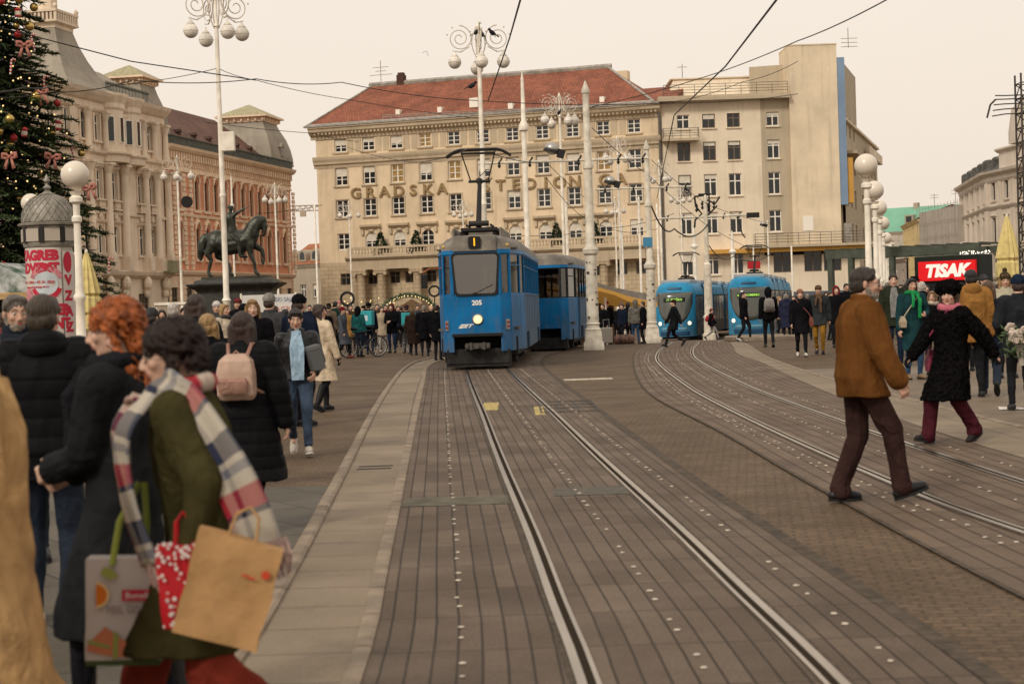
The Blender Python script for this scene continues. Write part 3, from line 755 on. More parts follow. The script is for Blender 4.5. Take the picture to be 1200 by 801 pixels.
opt=[(c4-.6, c4+.6, a, b, k) for k, (a, b) in enumerate(rw[:4])]
lx=[F.q(x, 310)[0] for x in (917, 953, 976)]; opl=[(x-.85, x+.85, rw[4][0], rw[4][1]) for x in [F.q(885, 310)[0]]+lx]
zb=F.q(930, 292)[1]
mb=MB(); wall_mb(mb, 0, xt,-1.2, ztop, [o[:4] for o in ops]+[(x-.9, x+.9,-1, 2.6) for x in ccx])
for o in ops+opt: mb.box(o[0]-.12, o[1]+.12,-.14,-.002, o[2]-.12, o[2]-.01)
mb.build('wall', M_CR, r)
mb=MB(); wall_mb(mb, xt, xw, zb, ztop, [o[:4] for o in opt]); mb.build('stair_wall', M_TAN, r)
mb=MB(); mb.box(xw, x4,-.5, 5, zb, F.q(950, 54)[1]); mb.box(xw-.02, x4+.05,-.55, 5.05, F.q(950, 54)[1], F.q(950, 54)[1]+.12); mb.build('stair_tower', M_CRT, r)
mb=MB(); mb.box(x4+.003, x4+.75,-.42, 2, F.q(981, 240)[1], F.q(981, 68)[1]); mb.build('blue_strip', M_BLU, r)
mb=MB(); mb.box(x4+.75, x4+1.35,-.2, 3, F.q(981, 238)[1], F.q(990, 185)[1]); mb.build('orange_strip', M_ORB, r)
mb=MB(); wall_mb(mb, xt, MW+1.6,-1.2, zb-.55, opl+[(x-1.2, x+1.2,-1.1, 2.3) for x in lx]); mb.build('shop_wall', M_CR, r)
body_box(r, xw, 12, ztop, M_CR); body_box(r, MW+1.6, 12, zb-.55, M_CR, 'rear_shop_wall', x0=xw, z0=-1.2)
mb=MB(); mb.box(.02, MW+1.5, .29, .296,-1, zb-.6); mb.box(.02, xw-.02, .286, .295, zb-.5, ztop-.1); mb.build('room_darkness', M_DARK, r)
for o in ops: add_window(r,*o[:4], 'cross' if o[4]<3 else 'tee', fm=M_BROWNF if o[4]<3 and rnd.random()<.5 else M_WHITEF, blind=rnd.choice([0, .2, .35, .0, .5]))
for o in opt: add_window(r,*o[:4], 'tee', blind=.2 if o[4]<2 else 0)
for o in opl: add_window(r,*o[:4], 'tee', fm=M_BROWNF)
mb=MB(); mb.box(-.3, xw,-1.1, 12, ztop, ztop+.28); mb.box(-.3, xw,-.9, 11.8, ztop+.28, ztop+.5); mb.build('roof', M_TAN, r)
mb=MB(); zp=F.q(850, 91,-4)[1]; xl=F.q(786, 100,-4)[0]
mb.add([(xl-.5, 3.6, ztop+.5), (xw, 3.6, ztop+.5), (xw, 11, ztop+.5), (xl-.5, 11, ztop+.5), (xl+.3, 4.4, zp), (xw, 4.4, zp), (xw, 10, zp), (xl+.3, 10, zp)], [(0, 1, 5, 4), (1, 2, 6, 5), (2, 3, 7, 6), (3, 0, 4, 7), (4, 5, 6, 7)])
mb.box(xl, xw, 4.2, 10.2, zp, zp+.12)
mb.build('penthouse', M_CR, r)
def railing(par, x0, x1, y, z, h=1.0, bars=4, post=1.4, ends=0, m=None, rad=.025):
 mb=MB()
 for i in range(bars): mb.cyl((x0, y, z+h*(i+1)/bars), (x1, y, z+h*(i+1)/bars), rad)
 n=max(2, int((x1-x0)/post))
 for i in range(n+1): x=x0+(x1-x0)*i/n; mb.cyl((x, y, z), (x, y, z+h), rad)
 if ends:
  for x in (x0, x1):
   for i in range(bars): mb.cyl((x, y, z+h*(i+1)/bars), (x, y+ends, z+h*(i+1)/bars), rad)
 return mb.build('railing', m or M_RAIL, par)
railing(r, .2, xw-.2,-.9, ztop+.5, 1.05, 4)
b4=F.q(818, 160)[0]; zbb=F.q(800, 163)[1]
mb=MB(); mb.box(0, b4,-1.2, 0, zbb-.25, zbb); mb.build('balcony', M_TAN, r); railing(r, .05, b4-.05,-1.15, zbb, .95, 4, .7, ends=1.1)
x9=F.q(884, 285, .9)[0]; zo=F.q(930, 285, 1.6)[1]
mb=MB(); mb.box(F.q(828, 288)[0], MW+2.6,-1.3, 2, zo-.75, zo-.35); o=mb.build('orange_band', M_ORB, r)
mb=MB(); mb.box(x9-1, MW+2.9,-1.7, 2.2, zo-.35, zo-.1); mb.build('balcony', M_TAN, r)
railing(r, x9, MW+2.8,-1.6, zo-.1, 1.1, 4, 1.0, ends=1.5)
mb=MB(); mb.box(F.q(874, 330)[0]-8, MW+1.5,-1.2, 0, 2.55, 2.95); mb.build('shop_canopy', mat('dark_blue_grey', (.10, .11, .13), .5), r)
mb=MB(); mb.box(F.q(925, 340, .3)[0], F.q(990, 340, .3)[0],-.2,-.02, 1.55, 2.35); mb.build('shop_sign', mat('blue_sign', (.03, .06, .22), .4), r)
mb=MB(); x, z=F.q(946, 262); mb.box(x-.5, x+.5,-.56,-.5, z-.7, z+.7); mb.build('service_door', M_WHITEF, r)
mb=MB(); x, z=F.q(1001, 262); mb.box(x-1.1, x-.4,-.9,-.3, zo, zo+1.8); mb.build('air_duct', M_ZINC, r)
x, z=F.q(985, 68,-6); zt=F.q(950, 54)[1]
mb=MB(); mb.cyl((x, 2, zt), (x, 2, zt+1.9), .04)
for dz in (.9, 1.3, 1.7): mb.cyl((x-.7, 2, zt+dz-.8), (x+.9, 2, zt+dz-.8), .03)
mb.build('antenna', M_ZINC, r)
x, z=F.q(800, 100,-5); mb=MB(); mb.cyl((x, 5, zp-.5), (x, 5, zp+1.6), .04); mb.cyl((x-.5, 5, zp+1.3), (x+.5, 5, zp+1.3), .03); mb.build('antenna', M_ZINC, r)
PA=F.p+F.d*(MW+.6)+F.n*-1.0
F2=Facade(Vector((PA.x, PA.y, 0)), GD(1032, 203), z0=F.z0)
c2=empty('side_wing', (F2.p.x-0, F2.p.y, 0), 0);
bpy.data.objects.remove(c2)
def sub(par, F, G_):
 """local frame of a second facade expressed in its building's frame"""
 v=Matrix.Rotation(-F.a, 4, 'Z') @ (G_.p-F.p); return Matrix.Translation(v) @ Matrix.Rotation(G_.a-F.a, 4, 'Z')
M2=sub(r, F, F2)
zt2=F2.q(1000, 92)[1]; w2=F2.L
hs=[(F2.q(1004, 90)[0], zt2)]
mb=MB(); mb.M=M2
xa=F2.q(1004, 150)[0]; zA=F2.q(1000, 88)[1]; zB=F2.q(1015, 165)[1]
ops2=[]
for i in range(9):
 for k in range(5):
  x=1.6+i*(w2-2)/9; zq=4.2+k*3.5
  if (x<xa and zq+1.9<zA-.5) or zq+1.9<zB-.4: ops2.append((x, x+1.7, zq, zq+1.9))
wall_mb(mb, 0, xa, 0, zA, [o for o in ops2 if o[1]<xa]); wall_mb(mb, xa, w2, 0, zB, [o for o in ops2 if o[0]>xa])
mb.box(0, xa, .3, 9, 0, zA); mb.box(xa, w2, .3, 9, 0, zB)
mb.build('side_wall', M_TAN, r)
for a, b, c_, d_ in ops2:
 o=add_window(r, a, b, c_, d_, 'tee', fm=M_BROWNF); o.matrix_local=M2 @ o.matrix_local
mb=MB(); mb.M=M2
for k in range(5):
 zq=3.6+k*3.5
 if zq<zB: mb.box(w2*.55, w2*.98,-.7, 0, zq, zq+.2); mb.box(w2*.55, w2*.98,-.7,-.6, zq+.2, zq+1.0)
mb.box(-.4, w2,-.3, 0, zB+.0, zB+.25)
mb.build('balcony', M_CR, r)
z6=F.q(1000, 175)[1]; mb=MB(); mb.M=M2; mb.box(.2, xa*.9,-1.2, 0, z6-.3, z6); mb.build('balcony', M_TAN, r)
# orange brick palace behind the monument
F=Facade(GD(198.5, 160.6), GD(345, 196)); L=F.L
r=F.root('brick_building', 'orange brick palace with round-arched windows, cream corbel frieze and grey domed corner roofs', 'building')
M_OR=plaster('orange_brick', (.66, .29, .17), .15, dirt=.25); M_CRM=plaster('cream_stucco', (.78, .59, .42), .12, dirt=.3)
M_PARA=mat('green_grey_parapet', (.07, .075, .06), .7, noise_amt=.3, nscale=2)
zc=F.q(345, 201)[1]
fx=[F.q(x, 230)[0] for x in (230, 331)]
nW=11; wx=[fx[0]+(fx[1]-fx[0])*i/(nW-1) for i in range(nW)]
ex=F.q(210, 250)[0]
za0, za1=F.q(230, 246)[1], F.q(230, 207)[1]; zb0, zb1=F.q(230, 303)[1], F.q(230, 262)[1]
zl=F.q(207, 317)[1]
ops=[]
allx=[ex]+wx
for x in allx: ops+=[(x-.55, x+.55, za0, za1-.3), (x-.55, x+.55, zb0, zb1-.3)]
gx=[1.5+i*(L-3)/9 for i in range(10)]
gops=[(x-.9, x+.9, .3, zl-1.6) for x in gx]
mb=MB(); wall_mb(mb, 0, L, zl, zc-2.4, ops)
for o in ops: arch_fill(mb, o[0], o[1], o[3], .55)
mb.build('wall', M_OR, r)
mb=MB(); wall_mb(mb, 0, L,-1, zl, gops); mb.build('base_wall', M_CRM, r)
for o in ops: add_window(r,*o, 'cross', fm=M_BROWNF)
for o in gops: add_window(r,*o, 'shop', fm=M_BROWNF)
body_box(r, L, 12, zc, M_OR)
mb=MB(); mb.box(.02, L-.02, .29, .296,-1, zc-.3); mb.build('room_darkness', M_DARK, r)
mb=MB(); z=zc-2.4
band(mb,-.1, L+.1, [(.05, z), (.16, z+.05), (.16, z+.25), (.06, z+.3), (.06, zc-.6), (.5, zc-.5), (.75, zc-.25), (.85, zc), (.0, zc+.06)])
n=int(L/.62)
for i in range(n):
 x=.2+i*.62
 mb.box(x, x+.26,-.42,-.05, zc-1.25, zc-.56); mb.box(x+.05, x+.2,-.25,-.05, zc-1.7, zc-1.25)
 mb.sphere((x+.44,-.08, zc-1.75), .15, 6, 4)
band(mb,-.05, L+.05, [(.04, zl-.5), (.3, zl-.35), (.42, zl-.1), (.42, zl), (0, zl+.06)])
zm=F.q(230, 252)[1]
band(mb,-.05, L+.05, [(.03, zm-.3), (.16, zm-.25), (.2, zm), (0, zm+.05)])
zm2=F.q(230, 248)[1]; band(mb,-.05, L+.05, [(.03, zm2), (.1, zm2+.04), (.1, zm2+.14), (0, zm2+.18)])
mb.build('cornice', M_CRM, r)
mb=MB()
def hood(mb, x, zt, rr, s=1):
 """pointed pale arch over a window with its keystone and colonnettes"""
 pts=[]; n=10
 for i in range(n+1):
  a=math.pi*i/n; pts.append((x+rr*math.cos(a),-.12, zt+rr*1.1*math.sin(a)*1.0))
 mb.tube(pts, .13, 5)
 mb.prism([(x-rr*1.15,-.002, zt+rr*.75), (x+rr*1.15,-.002, zt+rr*.75), (x,-.002, zt+rr*2.0)], (0,-.1, 0))
for x in allx:
 hood(mb, x, za1-.6, .72); hood(mb, x, zb1-.6, .72)
 for s in (-1, 1):
  for z0, z1 in ((za0, za1-.6), (zb0, zb1-.6)):
   mb.box(x+s*.66-.09, x+s*.66+.09,-.11,-.002, z0-.1, z1)
 for z0 in (za0, zb0): mb.box(x-.85, x+.85,-.2,-.002, z0-.3, z0-.02)
def quoins(mb, x0, x1, z0, z1):
 k=0; z=z0
 while z<z1:
  i=.0 if k%2 else .16
  mb.box(x0+i, x1-i,-.13,-.002, z+.03, min(z1, z+.42)); z+=.47; k+=1
for px in (204.5, 216, 223.5, 336.5, 343.5):
 x=F.q(px, 250)[0]; quoins(mb, x-.45, x+.45, zl+.1, zc-2.5)
zq=0
while zq<zl-.8:
 for a, b in zip([(0, 0, 0, 0)]+gops, gops+[(L, L, 0, 0)]):
  mb.box(a[1]+.05, b[0]-.05,-.1,-.002, zq+.02, zq+.5)
 zq+=.58
mb.build('stone_trim', M_CRM, r)
mb=MB(); mb.box(-.05, L+.05,-.35,-.1, zc+.06, zc+.85); mb.box(-.05, L+.05,-.42,-.05, zc+.85, zc+.95); mb.box(L-.2, L+.05,-.1, 10, zc+.06, zc+.85)
mb.build('parapet', M_PARA, r)
zr=F.q(222, 138,-6)[1]+.6
mb=MB(); mb.poly([(0, 0, zc+.3), (L-3, 0, zc+.3), (L-6, 6.5, zr), (0, 6.5, zr)]); mb.poly([(0, 6.5, zr), (L-6, 6.5, zr), (L-3, 12, zc+.3), (0, 12, zc+.3)]); mb.poly([(L-3, 0, zc+.3), (L-3, 12, zc+.3), (L-6, 6.5, zr)]); mb.poly([(0, 0, zc+.3), (0, 6.5, zr), (0, 12, zc+.3)])
o=mb.build('roof', M_TILEB, r); slope_uv(o.data)
for i in range(7):
 x=4+i*(L-12)/6; mb=MB(); mb.box(x-.3, x+.3, 1.6, 3, zc+1.2, zc+1.9); mb.prism([(x-.4, 1.5, zc+1.9), (x+.4, 1.5, zc+1.9), (x, 1.5, zc+2.2)], (0, 1.6, 0)); mb.build('dormer', M_TILEB, o)
def dome(par, cx, cy, w_, z0, h, caph, M_=None, ov=.55, label=None):
 mb=MB(); prof=[(1, 0), (.985, .2), (.93, .42), (.84, .64), (.70, .85), (.62, 1.0)]
 def sq(hw, z): return [(cx-hw, cy-hw, z), (cx+hw, cy-hw, z), (cx+hw, cy+hw, z), (cx-hw, cy+hw, z)]
 mb.rings([sq(w_/2*k, z0+h*t) for k, t in prof])
 o=mb.build('domed_roof', M_SLATE, par)
 mb=MB(); hw=w_/2*.66
 mb.rings([sq(hw, z0+h-.02), sq(hw, z0+h+.5)])
 for s in range(7):
  for t in (-1, 1):
   u=-hw+2*hw*s/6
   mb.box(cx+u-.1, cx+u+.1, cy+t*hw-.25, cy+t*hw+.25, z0+h+.1, z0+h+.45); mb.box(cx+t*hw-.25, cx+t*hw+.25, cy+u-.1, cy+u+.1, z0+h+.1, z0+h+.45)
 mb.rings([sq(hw+ov, z0+h+.5), sq(hw+ov, z0+h+.68)])
 mb.build('dome_cornice', M_CRM if M_ is None else M_, o)
 mb=MB(); mb.rings([sq(hw+ov, z0+h+.68), sq(.05, z0+h+.68+caph)]); mb.build('roof_cap', mat('verdigris_tin', (.33, .29, .17), .6, noise_amt=.2, nscale=3), o)
 for (ux, uy) in ((0,-1), (1, 0), (-1, 0)):
  mb=MB(); px_, py_=cx+ux*w_*.46, cy+uy*w_*.46
  mb.M=Matrix.Translation((px_, py_, z0+h*.32)) @ Matrix.Rotation(math.atan2(ux,-uy), 4, 'Z')
  mb.box(-.5, .5,-.35, .8,-.55, .45); mb.prism([(-.7,-.4, .45), (.7,-.4, .45), (0,-.4, 1.0)], (0, 1.2, 0)); mb.mi=1; mb.box(-.3, .3,-.37,-.355,-.35, .3)
  mb.build('dormer', [M_SLATE, M_GLASS], o)
 return o
dx=F.q(303, 190,-3)[0]
dome(r, dx, 3.9, 7.6, zc+.5, F.q(298, 143,-3)[1]-zc-.6, 1.5)
dome(r, 1.6, 3.8, 5.6, zc+.5, F.q(185, 106,-3)[1]-zc-.6, 1.3)
# pale stone palace with tower roof, far left
F=Facade(GD(-2, 129), GD(197.5, 160)); L=F.L
r=F.root('stone_palace', 'pale ornate stone palace with columned bay and steep grey tower roof beside the Christmas tree', 'building')
M_ST=plaster('pale_stone', (.72, .59, .45), .15, dirt=.4)
zc=F.q(196, 130)[1]; zl=F.q(210, 319)[1]; zmid=F.q(130, 180)[1]; zA=F.q(150, 188)[1]
def ww(px, py): return F.q(px, py)[0]
up=[ww(x, 155) for x in (97, 113, 131, 161, 174, 187)]; up=[up[0]-6, up[0]-3]+up
z1a, z1b=F.q(131, 168)[1], F.q(131, 138)[1]; z2a, z2b=F.q(134, 235)[1], F.q(134, 202)[1]; z3a, z3b=F.q(137, 298)[1], F.q(137, 265)[1]
ops=[]
for x in up: ops+=[(x-.5, x+.5, z1a, z1b), (x-.5, x+.5, z2a, z2b), (x-.55, x+.55, z3a, z3b)]
ops=[o for o in ops if 0.2<o[0] and o[1]<L-.2]
gops=[(x-1.1, x+1.1, 0, 3.6) for x in [1.8+i*4.1 for i in range(int(L/4.1))] if x<L-1.3]
mb=MB(); wall_mb(mb, 0, L, zl, zc, ops)
for o in ops:
 if o[2]==z3a: arch_fill(mb, o[0], o[1], o[3], .5)
mb.build('wall', M_ST, r)
mb=MB(); wall_mb(mb, 0, L,-1, zl, gops); mb.build('base_wall', M_ST, r)
for o in ops: add_window(r,*o, 'cross')
for o in gops: add_window(r,*o, 'shop', fm=M_BROWNF)
body_box(r, L, 14, zc, M_ST)
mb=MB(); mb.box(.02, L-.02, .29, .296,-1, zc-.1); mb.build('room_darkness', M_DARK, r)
mb=MB()
band(mb,-.2, L+.3, [(.05, zc-1.5), (.15, zc-1.4), (.15, zc-.9), (.4, zc-.75), (.8, zc-.3), (.95, zc), (0, zc+.1)])
band(mb, 0, L+.1, [(.05, zmid-.9), (.2, zmid-.8), (.25, zmid-.4), (.55, zmid-.2), (.6, zmid), (0, zmid+.06)])
band(mb, 0, L+.1, [(.1, zl-.7), (.6, zl-.4), (.75, zl-.1), (.75, zl), (0, zl+.05)])
zz3=F.q(137, 250)[1]; band(mb, 0, L+.05, [(.04, zz3-.25), (.18, zz3-.15), (.2, zz3+.05), (0, zz3+.1)])
for o in ops:
 mb.box(o[0]-.22, o[0]-.02,-.12,-.002, o[2], o[3]+.1); mb.box(o[1]+.02, o[1]+.22,-.12,-.002, o[2], o[3]+.1)
 band(mb, o[0]-.35, o[1]+.35, [(.1, o[3]+.15), (.25, o[3]+.3), (.3, o[3]+.45), (0, o[3]+.5)])
 mb.box(o[0]-.3, o[1]+.3,-.22,-.002, o[2]-.2, o[2]-.02)
 if o[2]==z2a:
  mb.prism([(o[0]-.4,-.3, o[3]+.5), (o[1]+.4,-.3, o[3]+.5), ((o[0]+o[1])/2,-.3, o[3]+1.0)], (0, .29, 0))
  for i in range(5): mb.lathe([(.05, 0), (.08, .2), (.04, .5), (.06, .6)], 6, (o[0]+.05+i*.23,-.32, o[2]-.75))
  mb.box(o[0]-.3, o[1]+.3,-.42,-.22, o[2]-.15, o[2]-.02); mb.box(o[0]-.3, o[1]+.3,-.42,-.02, o[2]-.9, o[2]-.76)
 if o[2]==z3a:
  mb.sphere(((o[0]+o[1])/2,-.12, o[3]+.75), .3, 8, 5, (1.2, .5, .9)); mb.sphere(((o[0]+o[1])/2,-.1, o[3]+1.3), .2, 8, 5, (1.6, .5, .7))
mb.build('cornice', M_ST, r)
def shaft(mb, x, y, z0, z1, rad=.36):
 mb.lathe([(rad*1.25, 0), (rad*1.25, .3), (rad, .45), (rad*.86, z1-z0-.9)], 12, (x, y, z0))
 mb.lathe([(rad*.9, 0), (rad*1.05, .15), (rad*1.5, .7)], 10, (x, y, z1-.9)); mb.box(x-rad*1.5, x+rad*1.5, y-rad*1.5, y+rad*1.4, z1-.2, z1)
for px in (103, 124, 143, 168, 181, 194):
 x=ww(px, 250); mb=MB(); shaft(mb, x,-.35, zl+1.2, zmid-.9)
 mb.box(x-.5, x+.5,-.8,-.002, zl, zl+1.2); shaft(mb, x,-.25, zmid+.2, zc-1.5, .28); mb.box(x-.42, x+.42,-.62,-.002, zmid, zmid+.25)
 mb.build('column', M_ST, r, smooth='auto')
for px, w_ in ((131, 3.4), (152, 3.0)):
 x=ww(px, 160); mb=MB(); n=10
 def arc(rr, z): return [(x+rr*math.cos(math.pi+math.pi*i/n), .05+rr*.62*math.sin(math.pi+math.pi*i/n), z) for i in range(n+1)]
 a=w_/2
 mb.rings([arc(a, zmid-.1), arc(a, zmid+.1), arc(a*.92, zmid+.15), arc(a*.92, zc-1.3), arc(a*1.05, zc-1.1), arc(a*1.05, zc-.7), arc(a*1.35, zc-.1), arc(a*1.38, zc+.15), arc(a*.3, zc+.3)])
 mb.rings([arc(a*1.25, zmid-.8), arc(a*1.3, zmid-.3), arc(a*1.5, zmid-.1), arc(a*1.5, zmid+.05), arc(a*.9, zmid+.1)])
 bay=mb.build('round_bay', M_ST, r)
 for i in (2, 5, 8):
  an=math.pi+math.pi*i/n; p=Vector((x+a*.92*math.cos(an), .05+a*.92*.62*math.sin(an), 0)); nn=Vector((math.cos(an)*.62, math.sin(an), 0)).normalized()
  mb=MB(); mb.M=Matrix.Translation(p+nn*.03) @ Matrix.Rotation(math.atan2(nn.x,-nn.y), 4, 'Z'); mb.box(-.34, .34,-.04, .1, z1a, z1b); mb.mi=1; mb.box(-.26, .26,-.055,-.045, z1a+.08, z1b-.08)
  mb.build('window', [M_WHITEF, M_GLASS], r)
for px in (110, 124, 143, 168, 190):
 mb=MB(); x=ww(px, 330); mb.sphere((x,-.45, zl-1.1), .5, 8, 6, (1, .8, 1.3)); mb.sphere((x,-.35, zl-2.0), .35, 8, 6, (1, .8, 1.3)); mb.build('carved_bracket', M_ST, r)
mb=MB(); x0, x1=ww(183, 320), L+.6
for k in range(int((x1-x0)/.2)): mb.cyl((x0+k*.2,-1.2, zl+.05), (x0+k*.2,-1.2, zl+.95), .03, n=5)
mb.cyl((x0,-1.2, zl+.95), (x1,-1.2, zl+.95), .05); mb.box(x0, x1,-1.4, 0, zl-.15, zl+.04)
mb.build('terrace_railing', mat('green_bronze_railing', (.22, .22, .12), .6), r)
xt=ww(105, 95); zb_=zc+.1; zt_=F.q(77, 24,-2.5)[1]
mb=MB(); H_=zt_-zb_-1.0
prof=[(5.0, 0), (4.2, .12), (3.3, .32), (2.6, .55), (2.0, .8), (1.65, 1.0)]
def sq2(hw, z, k=1.0): return [(xt-hw, 3.6-hw*k, z), (xt+hw, 3.6-hw*k, z), (xt+hw, 3.6+hw*k, z), (xt-hw, 3.6+hw*k, z)]
mb.rings([sq2(hw, zb_+H_*t, .85) for hw, t in prof]); tr_=mb.build('tower_roof', M_SLATE, r)
mb=MB(); mb.rings([sq2(1.7, zb_+H_, .85), sq2(1.7, zb_+H_+.3, .85), sq2(2.1, zb_+H_+.45, .85), sq2(2.1, zb_+H_+.62, .85)])
for i in range(10):
 for t in (-1, 1):
  u=-1.9+3.8*i/9; mb.box(xt+u-.12, xt+u+.12, 3.6+t*1.65-.1, 3.6+t*1.65+.1, zb_+H_+.6, zb_+H_+1.3); mb.box(xt+t*1.9-.1, xt+t*1.9+.1, 3.6+u*.85-.1, 3.6+u*.85+.1, zb_+H_+.6, zb_+H_+1.3)
mb.rings([sq2(2.1, zb_+H_+1.3, .85), sq2(2.1, zb_+H_+1.5, .85)])
for sx_ in (-1, 1):
 for sy_ in (-1, 1): mb.lathe([(.12, 0), (.22, .25), (.06, .5)], 8, (xt+sx_*1.95, 3.6+sy_*1.65, zb_+H_+1.5))
mb.build('tower_balustrade', M_ST, tr_)
mb=MB(); mb.lathe([(1.1, 0), (1.1, .3), (.85, .4), (.85, 3.4), (1.2, 3.6), (1.0, 4.2), (.2, 5.6), (.05, 7.2)], 8, (xt, 3.6, zb_+H_+.6))
mb.build('lantern', M_ST, tr_)
mb=MB(); zs=F.q(118, 85,-3)[1]
mb.poly([(0, .2, zc+.1), (L, .2, zc+.1), (L-1, 5.5, zc+3.6), (0, 5.5, zc+3.6)]); mb.poly([(0, 5.5, zc+3.6), (L-1, 5.5, zc+3.6), (L, 14, zc+.1), (0, 14, zc+.1)]); mb.poly([(L, .2, zc+.1), (L, 14, zc+.1), (L-1, 5.5, zc+3.6)])
mb.build('roof', M_SLATE, r)
mb=MB(); n=30
for i in range(n):
 x=ww(120, 100)+i*.3; mb.cyl((x,-.3, zc+.1), (x+.12,-.3, zc+1.2), .04, n=5); mb.sphere((x+.1,-.3, zc+1.0), .12, 6, 4)
mb.build('roof_cresting', mat('dark_green_iron', (.09, .095, .075), .6), r)
# background houses between and beyond
def plain_house(name, label, p1, p2, eave, ridge, wm, rm, cols, zrows, depth=10, wh=1.5, ww_=.9, arch=False, style='cross', fm=None, group=None, flat=False):
 F=Facade(p1, p2); r=F.root(name, label, 'building', group); L=F.L
 ops=[(L*(i+.5)/cols-ww_/2, L*(i+.5)/cols+ww_/2, z, z+wh) for i in range(cols) for z in zrows]
 mb=MB(); wall_mb(mb, 0, L,-1, eave, ops); mb.build('wall', wm, r)
 body_box(r, L, depth, eave, wm, z0=-1)
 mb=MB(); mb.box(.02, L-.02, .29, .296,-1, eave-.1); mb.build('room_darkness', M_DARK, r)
 mb=MB(); band(mb,-.1, L+.1, [(.1, eave-.6), (.35, eave-.2), (.5, eave), (0, eave+.05)])
 for o in ops: mb.box(o[0]-.1, o[1]+.1,-.12,-.002, o[2]-.15, o[2]-.01); mb.box(o[0]-.15, o[1]+.15,-.1,-.002, o[3]+.05, o[3]+.22)
 mb.build('cornice', wm, r)
 for o in ops: add_window(r,*o, style, fm=fm, blind=rnd.choice([0, .3, 0]))
 if not flat:
  mb=MB(); d=depth
  mb.poly([(-.3,-.5, eave), (L+.3,-.5, eave), (L+.3, d/2, ridge), (-.3, d/2, ridge)]); mb.poly([(-.3, d/2, ridge), (L+.3, d/2, ridge), (L+.3, d+.3, eave), (-.3, d+.3, eave)])
  mb.poly([(-.3,-.5, eave), (-.3, d/2, ridge), (-.3, d+.3, eave)]); mb.poly([(L+.3,-.5, eave), (L+.3, d+.3, eave), (L+.3, d/2, ridge)])
  o=mb.build('roof', rm, r); slope_uv(o.data); return F, r, o
 return F, r, None
M_GREYH=plaster('grey_stone_house', (.36, .30, .225), .15)
F, r, o=plain_house('town_house', 'grey stone house with orange roof glimpsed between brick palace and bank', GD(335, 262), GD(378, 255), 8.6, 11.9, M_GREYH, tiles('orange_tiles', (.42, .16, .08), (.34, .13, .06)), 3, [.5, 3.6], wh=1.9, ww_=1.3)
for i in range(3):
 x=F.L*(i+.5)/3; mb=MB(); n=8
 mb.prism([(x-.95, 0, 9.0), (x+.95, 0, 9.0), (x+.95, 0, 10.0)]+[(x+.95*math.cos(math.pi*k/n), 0, 10.0+.8*math.sin(math.pi*k/n)) for k in range(1, n)]+[(x-.95, 0, 10.0)], (0, 2, 0)); mb.mi=1
 mb.prism([(x-.6,-.02, 9.3), (x+.6,-.02, 9.3), (x+.6,-.02, 9.9)]+[(x+.6*math.cos(math.pi*k/n),-.02, 9.9+.6*math.sin(math.pi*k/n)) for k in range(1, n)]+[(x-.6,-.02, 9.9)], (0, .015, 0))
 mb.build('dormer', [M_GREYH, M_GLASS], o)
M_GRN=mat('green_copper_roof', (.17, .37, .26), .8, noise_amt=.08, nscale=.3)
F, r, o=plain_house('town_house', 'long pale house with bright green copper roof closing the street', GD(1005, 360), GD(1150, 345), 15.0, 20.2, plaster('pale_rose', (.50, .42, .34)), M_GRN, 12, [7.5, 11.2], wh=1.9, ww_=1.2)
for px in (1058, 1085):
 x=F.q(px, 248, 2)[0]; mb=MB(); mb.box(x-.9, x+.9, 1.2, 4, 16.6, 18.4); mb.mi=1; mb.box(x-.6, x+.6, 1.17, 1.19, 16.9, 18.1); mb.build('dormer', [M_GREYH, M_GLASS], o)
for px, h in ((1093, 2.6), (1118, 3.4), (1072, .9)):
 x=F.q(px, 240,-4)[0]; mb=MB()
 if h<1: mb.box(x-.5, x+.5, 4.5, 5.5, 19.6, 21)
 else: mb.cyl((x, 5, 20), (x, 5, 20+h), .07); mb.cyl((x-.9, 5, 20+h*.9), (x+.9, 5, 20+h*.9), .05); mb.cyl((x-.9, 5, 20+h*.7), (x+.9, 5, 20+h*.7), .05)
 mb.build('chimney' if h<1 else 'antenna', M_GREYH if h<1 else M_ZINC, o)
F, r, o=plain_house('town_house', 'brownish house with grey pitched roof at the far end of the street', GD(1026, 318), GD(1063, 290), 8.2, 12.2, plaster('brown_wall', (.33, .27, .22)), M_SLATE, 5, [1, 4.6], wh=1.7)
M_YEL=plaster('yellow_house_wall', (.62, .47, .22))
F, r, o=plain_house('town_house', 'narrow yellow street house next to the scaffold netting', GD(1060, 300), GD(1080, 268), 14.0, 16.0, M_YEL, M_TILEB, 4, [1, 4.6, 8.2, 11.3], wh=1.7)
M_NET=mat('scaffold_netting', (.40, .345, .29), .9, noise_amt=.12, nscale=.6, bump=.4, bscale=2, stretch=(1, 1, .2))
F=Facade(GD(1080, 268), GD(1128, 246)); r=F.root('netted_building', 'house wrapped in grey scaffold netting beside the corner palace', 'building')
zN=F.q(1085, 248)[1]; mb=MB(); n=26; rs_=[]
for z in (-1, 3, 6, 9, 12, zN):
 rs_.append([(F.L*i/n,-.12+.1*math.sin(i*2.1)+rnd.uniform(-.04, .04), z) for i in range(n+1)]+[(F.L, 9, z), (0, 9, z)])
mb.rings(rs_); mb.build('scaffold_netting', M_NET, r)
mb=MB()
for i in range(14):
 x=F.L*i/13; mb.cyl((x,-.4,-1), (x,-.4, zN+.8), .035, n=5)
for k in range(7): mb.cyl((0,-.4, 2+k*2.2), (F.L,-.4, 2+k*2.2), .03, n=5)
mb.build('scaffold_poles', M_ZINC, r)
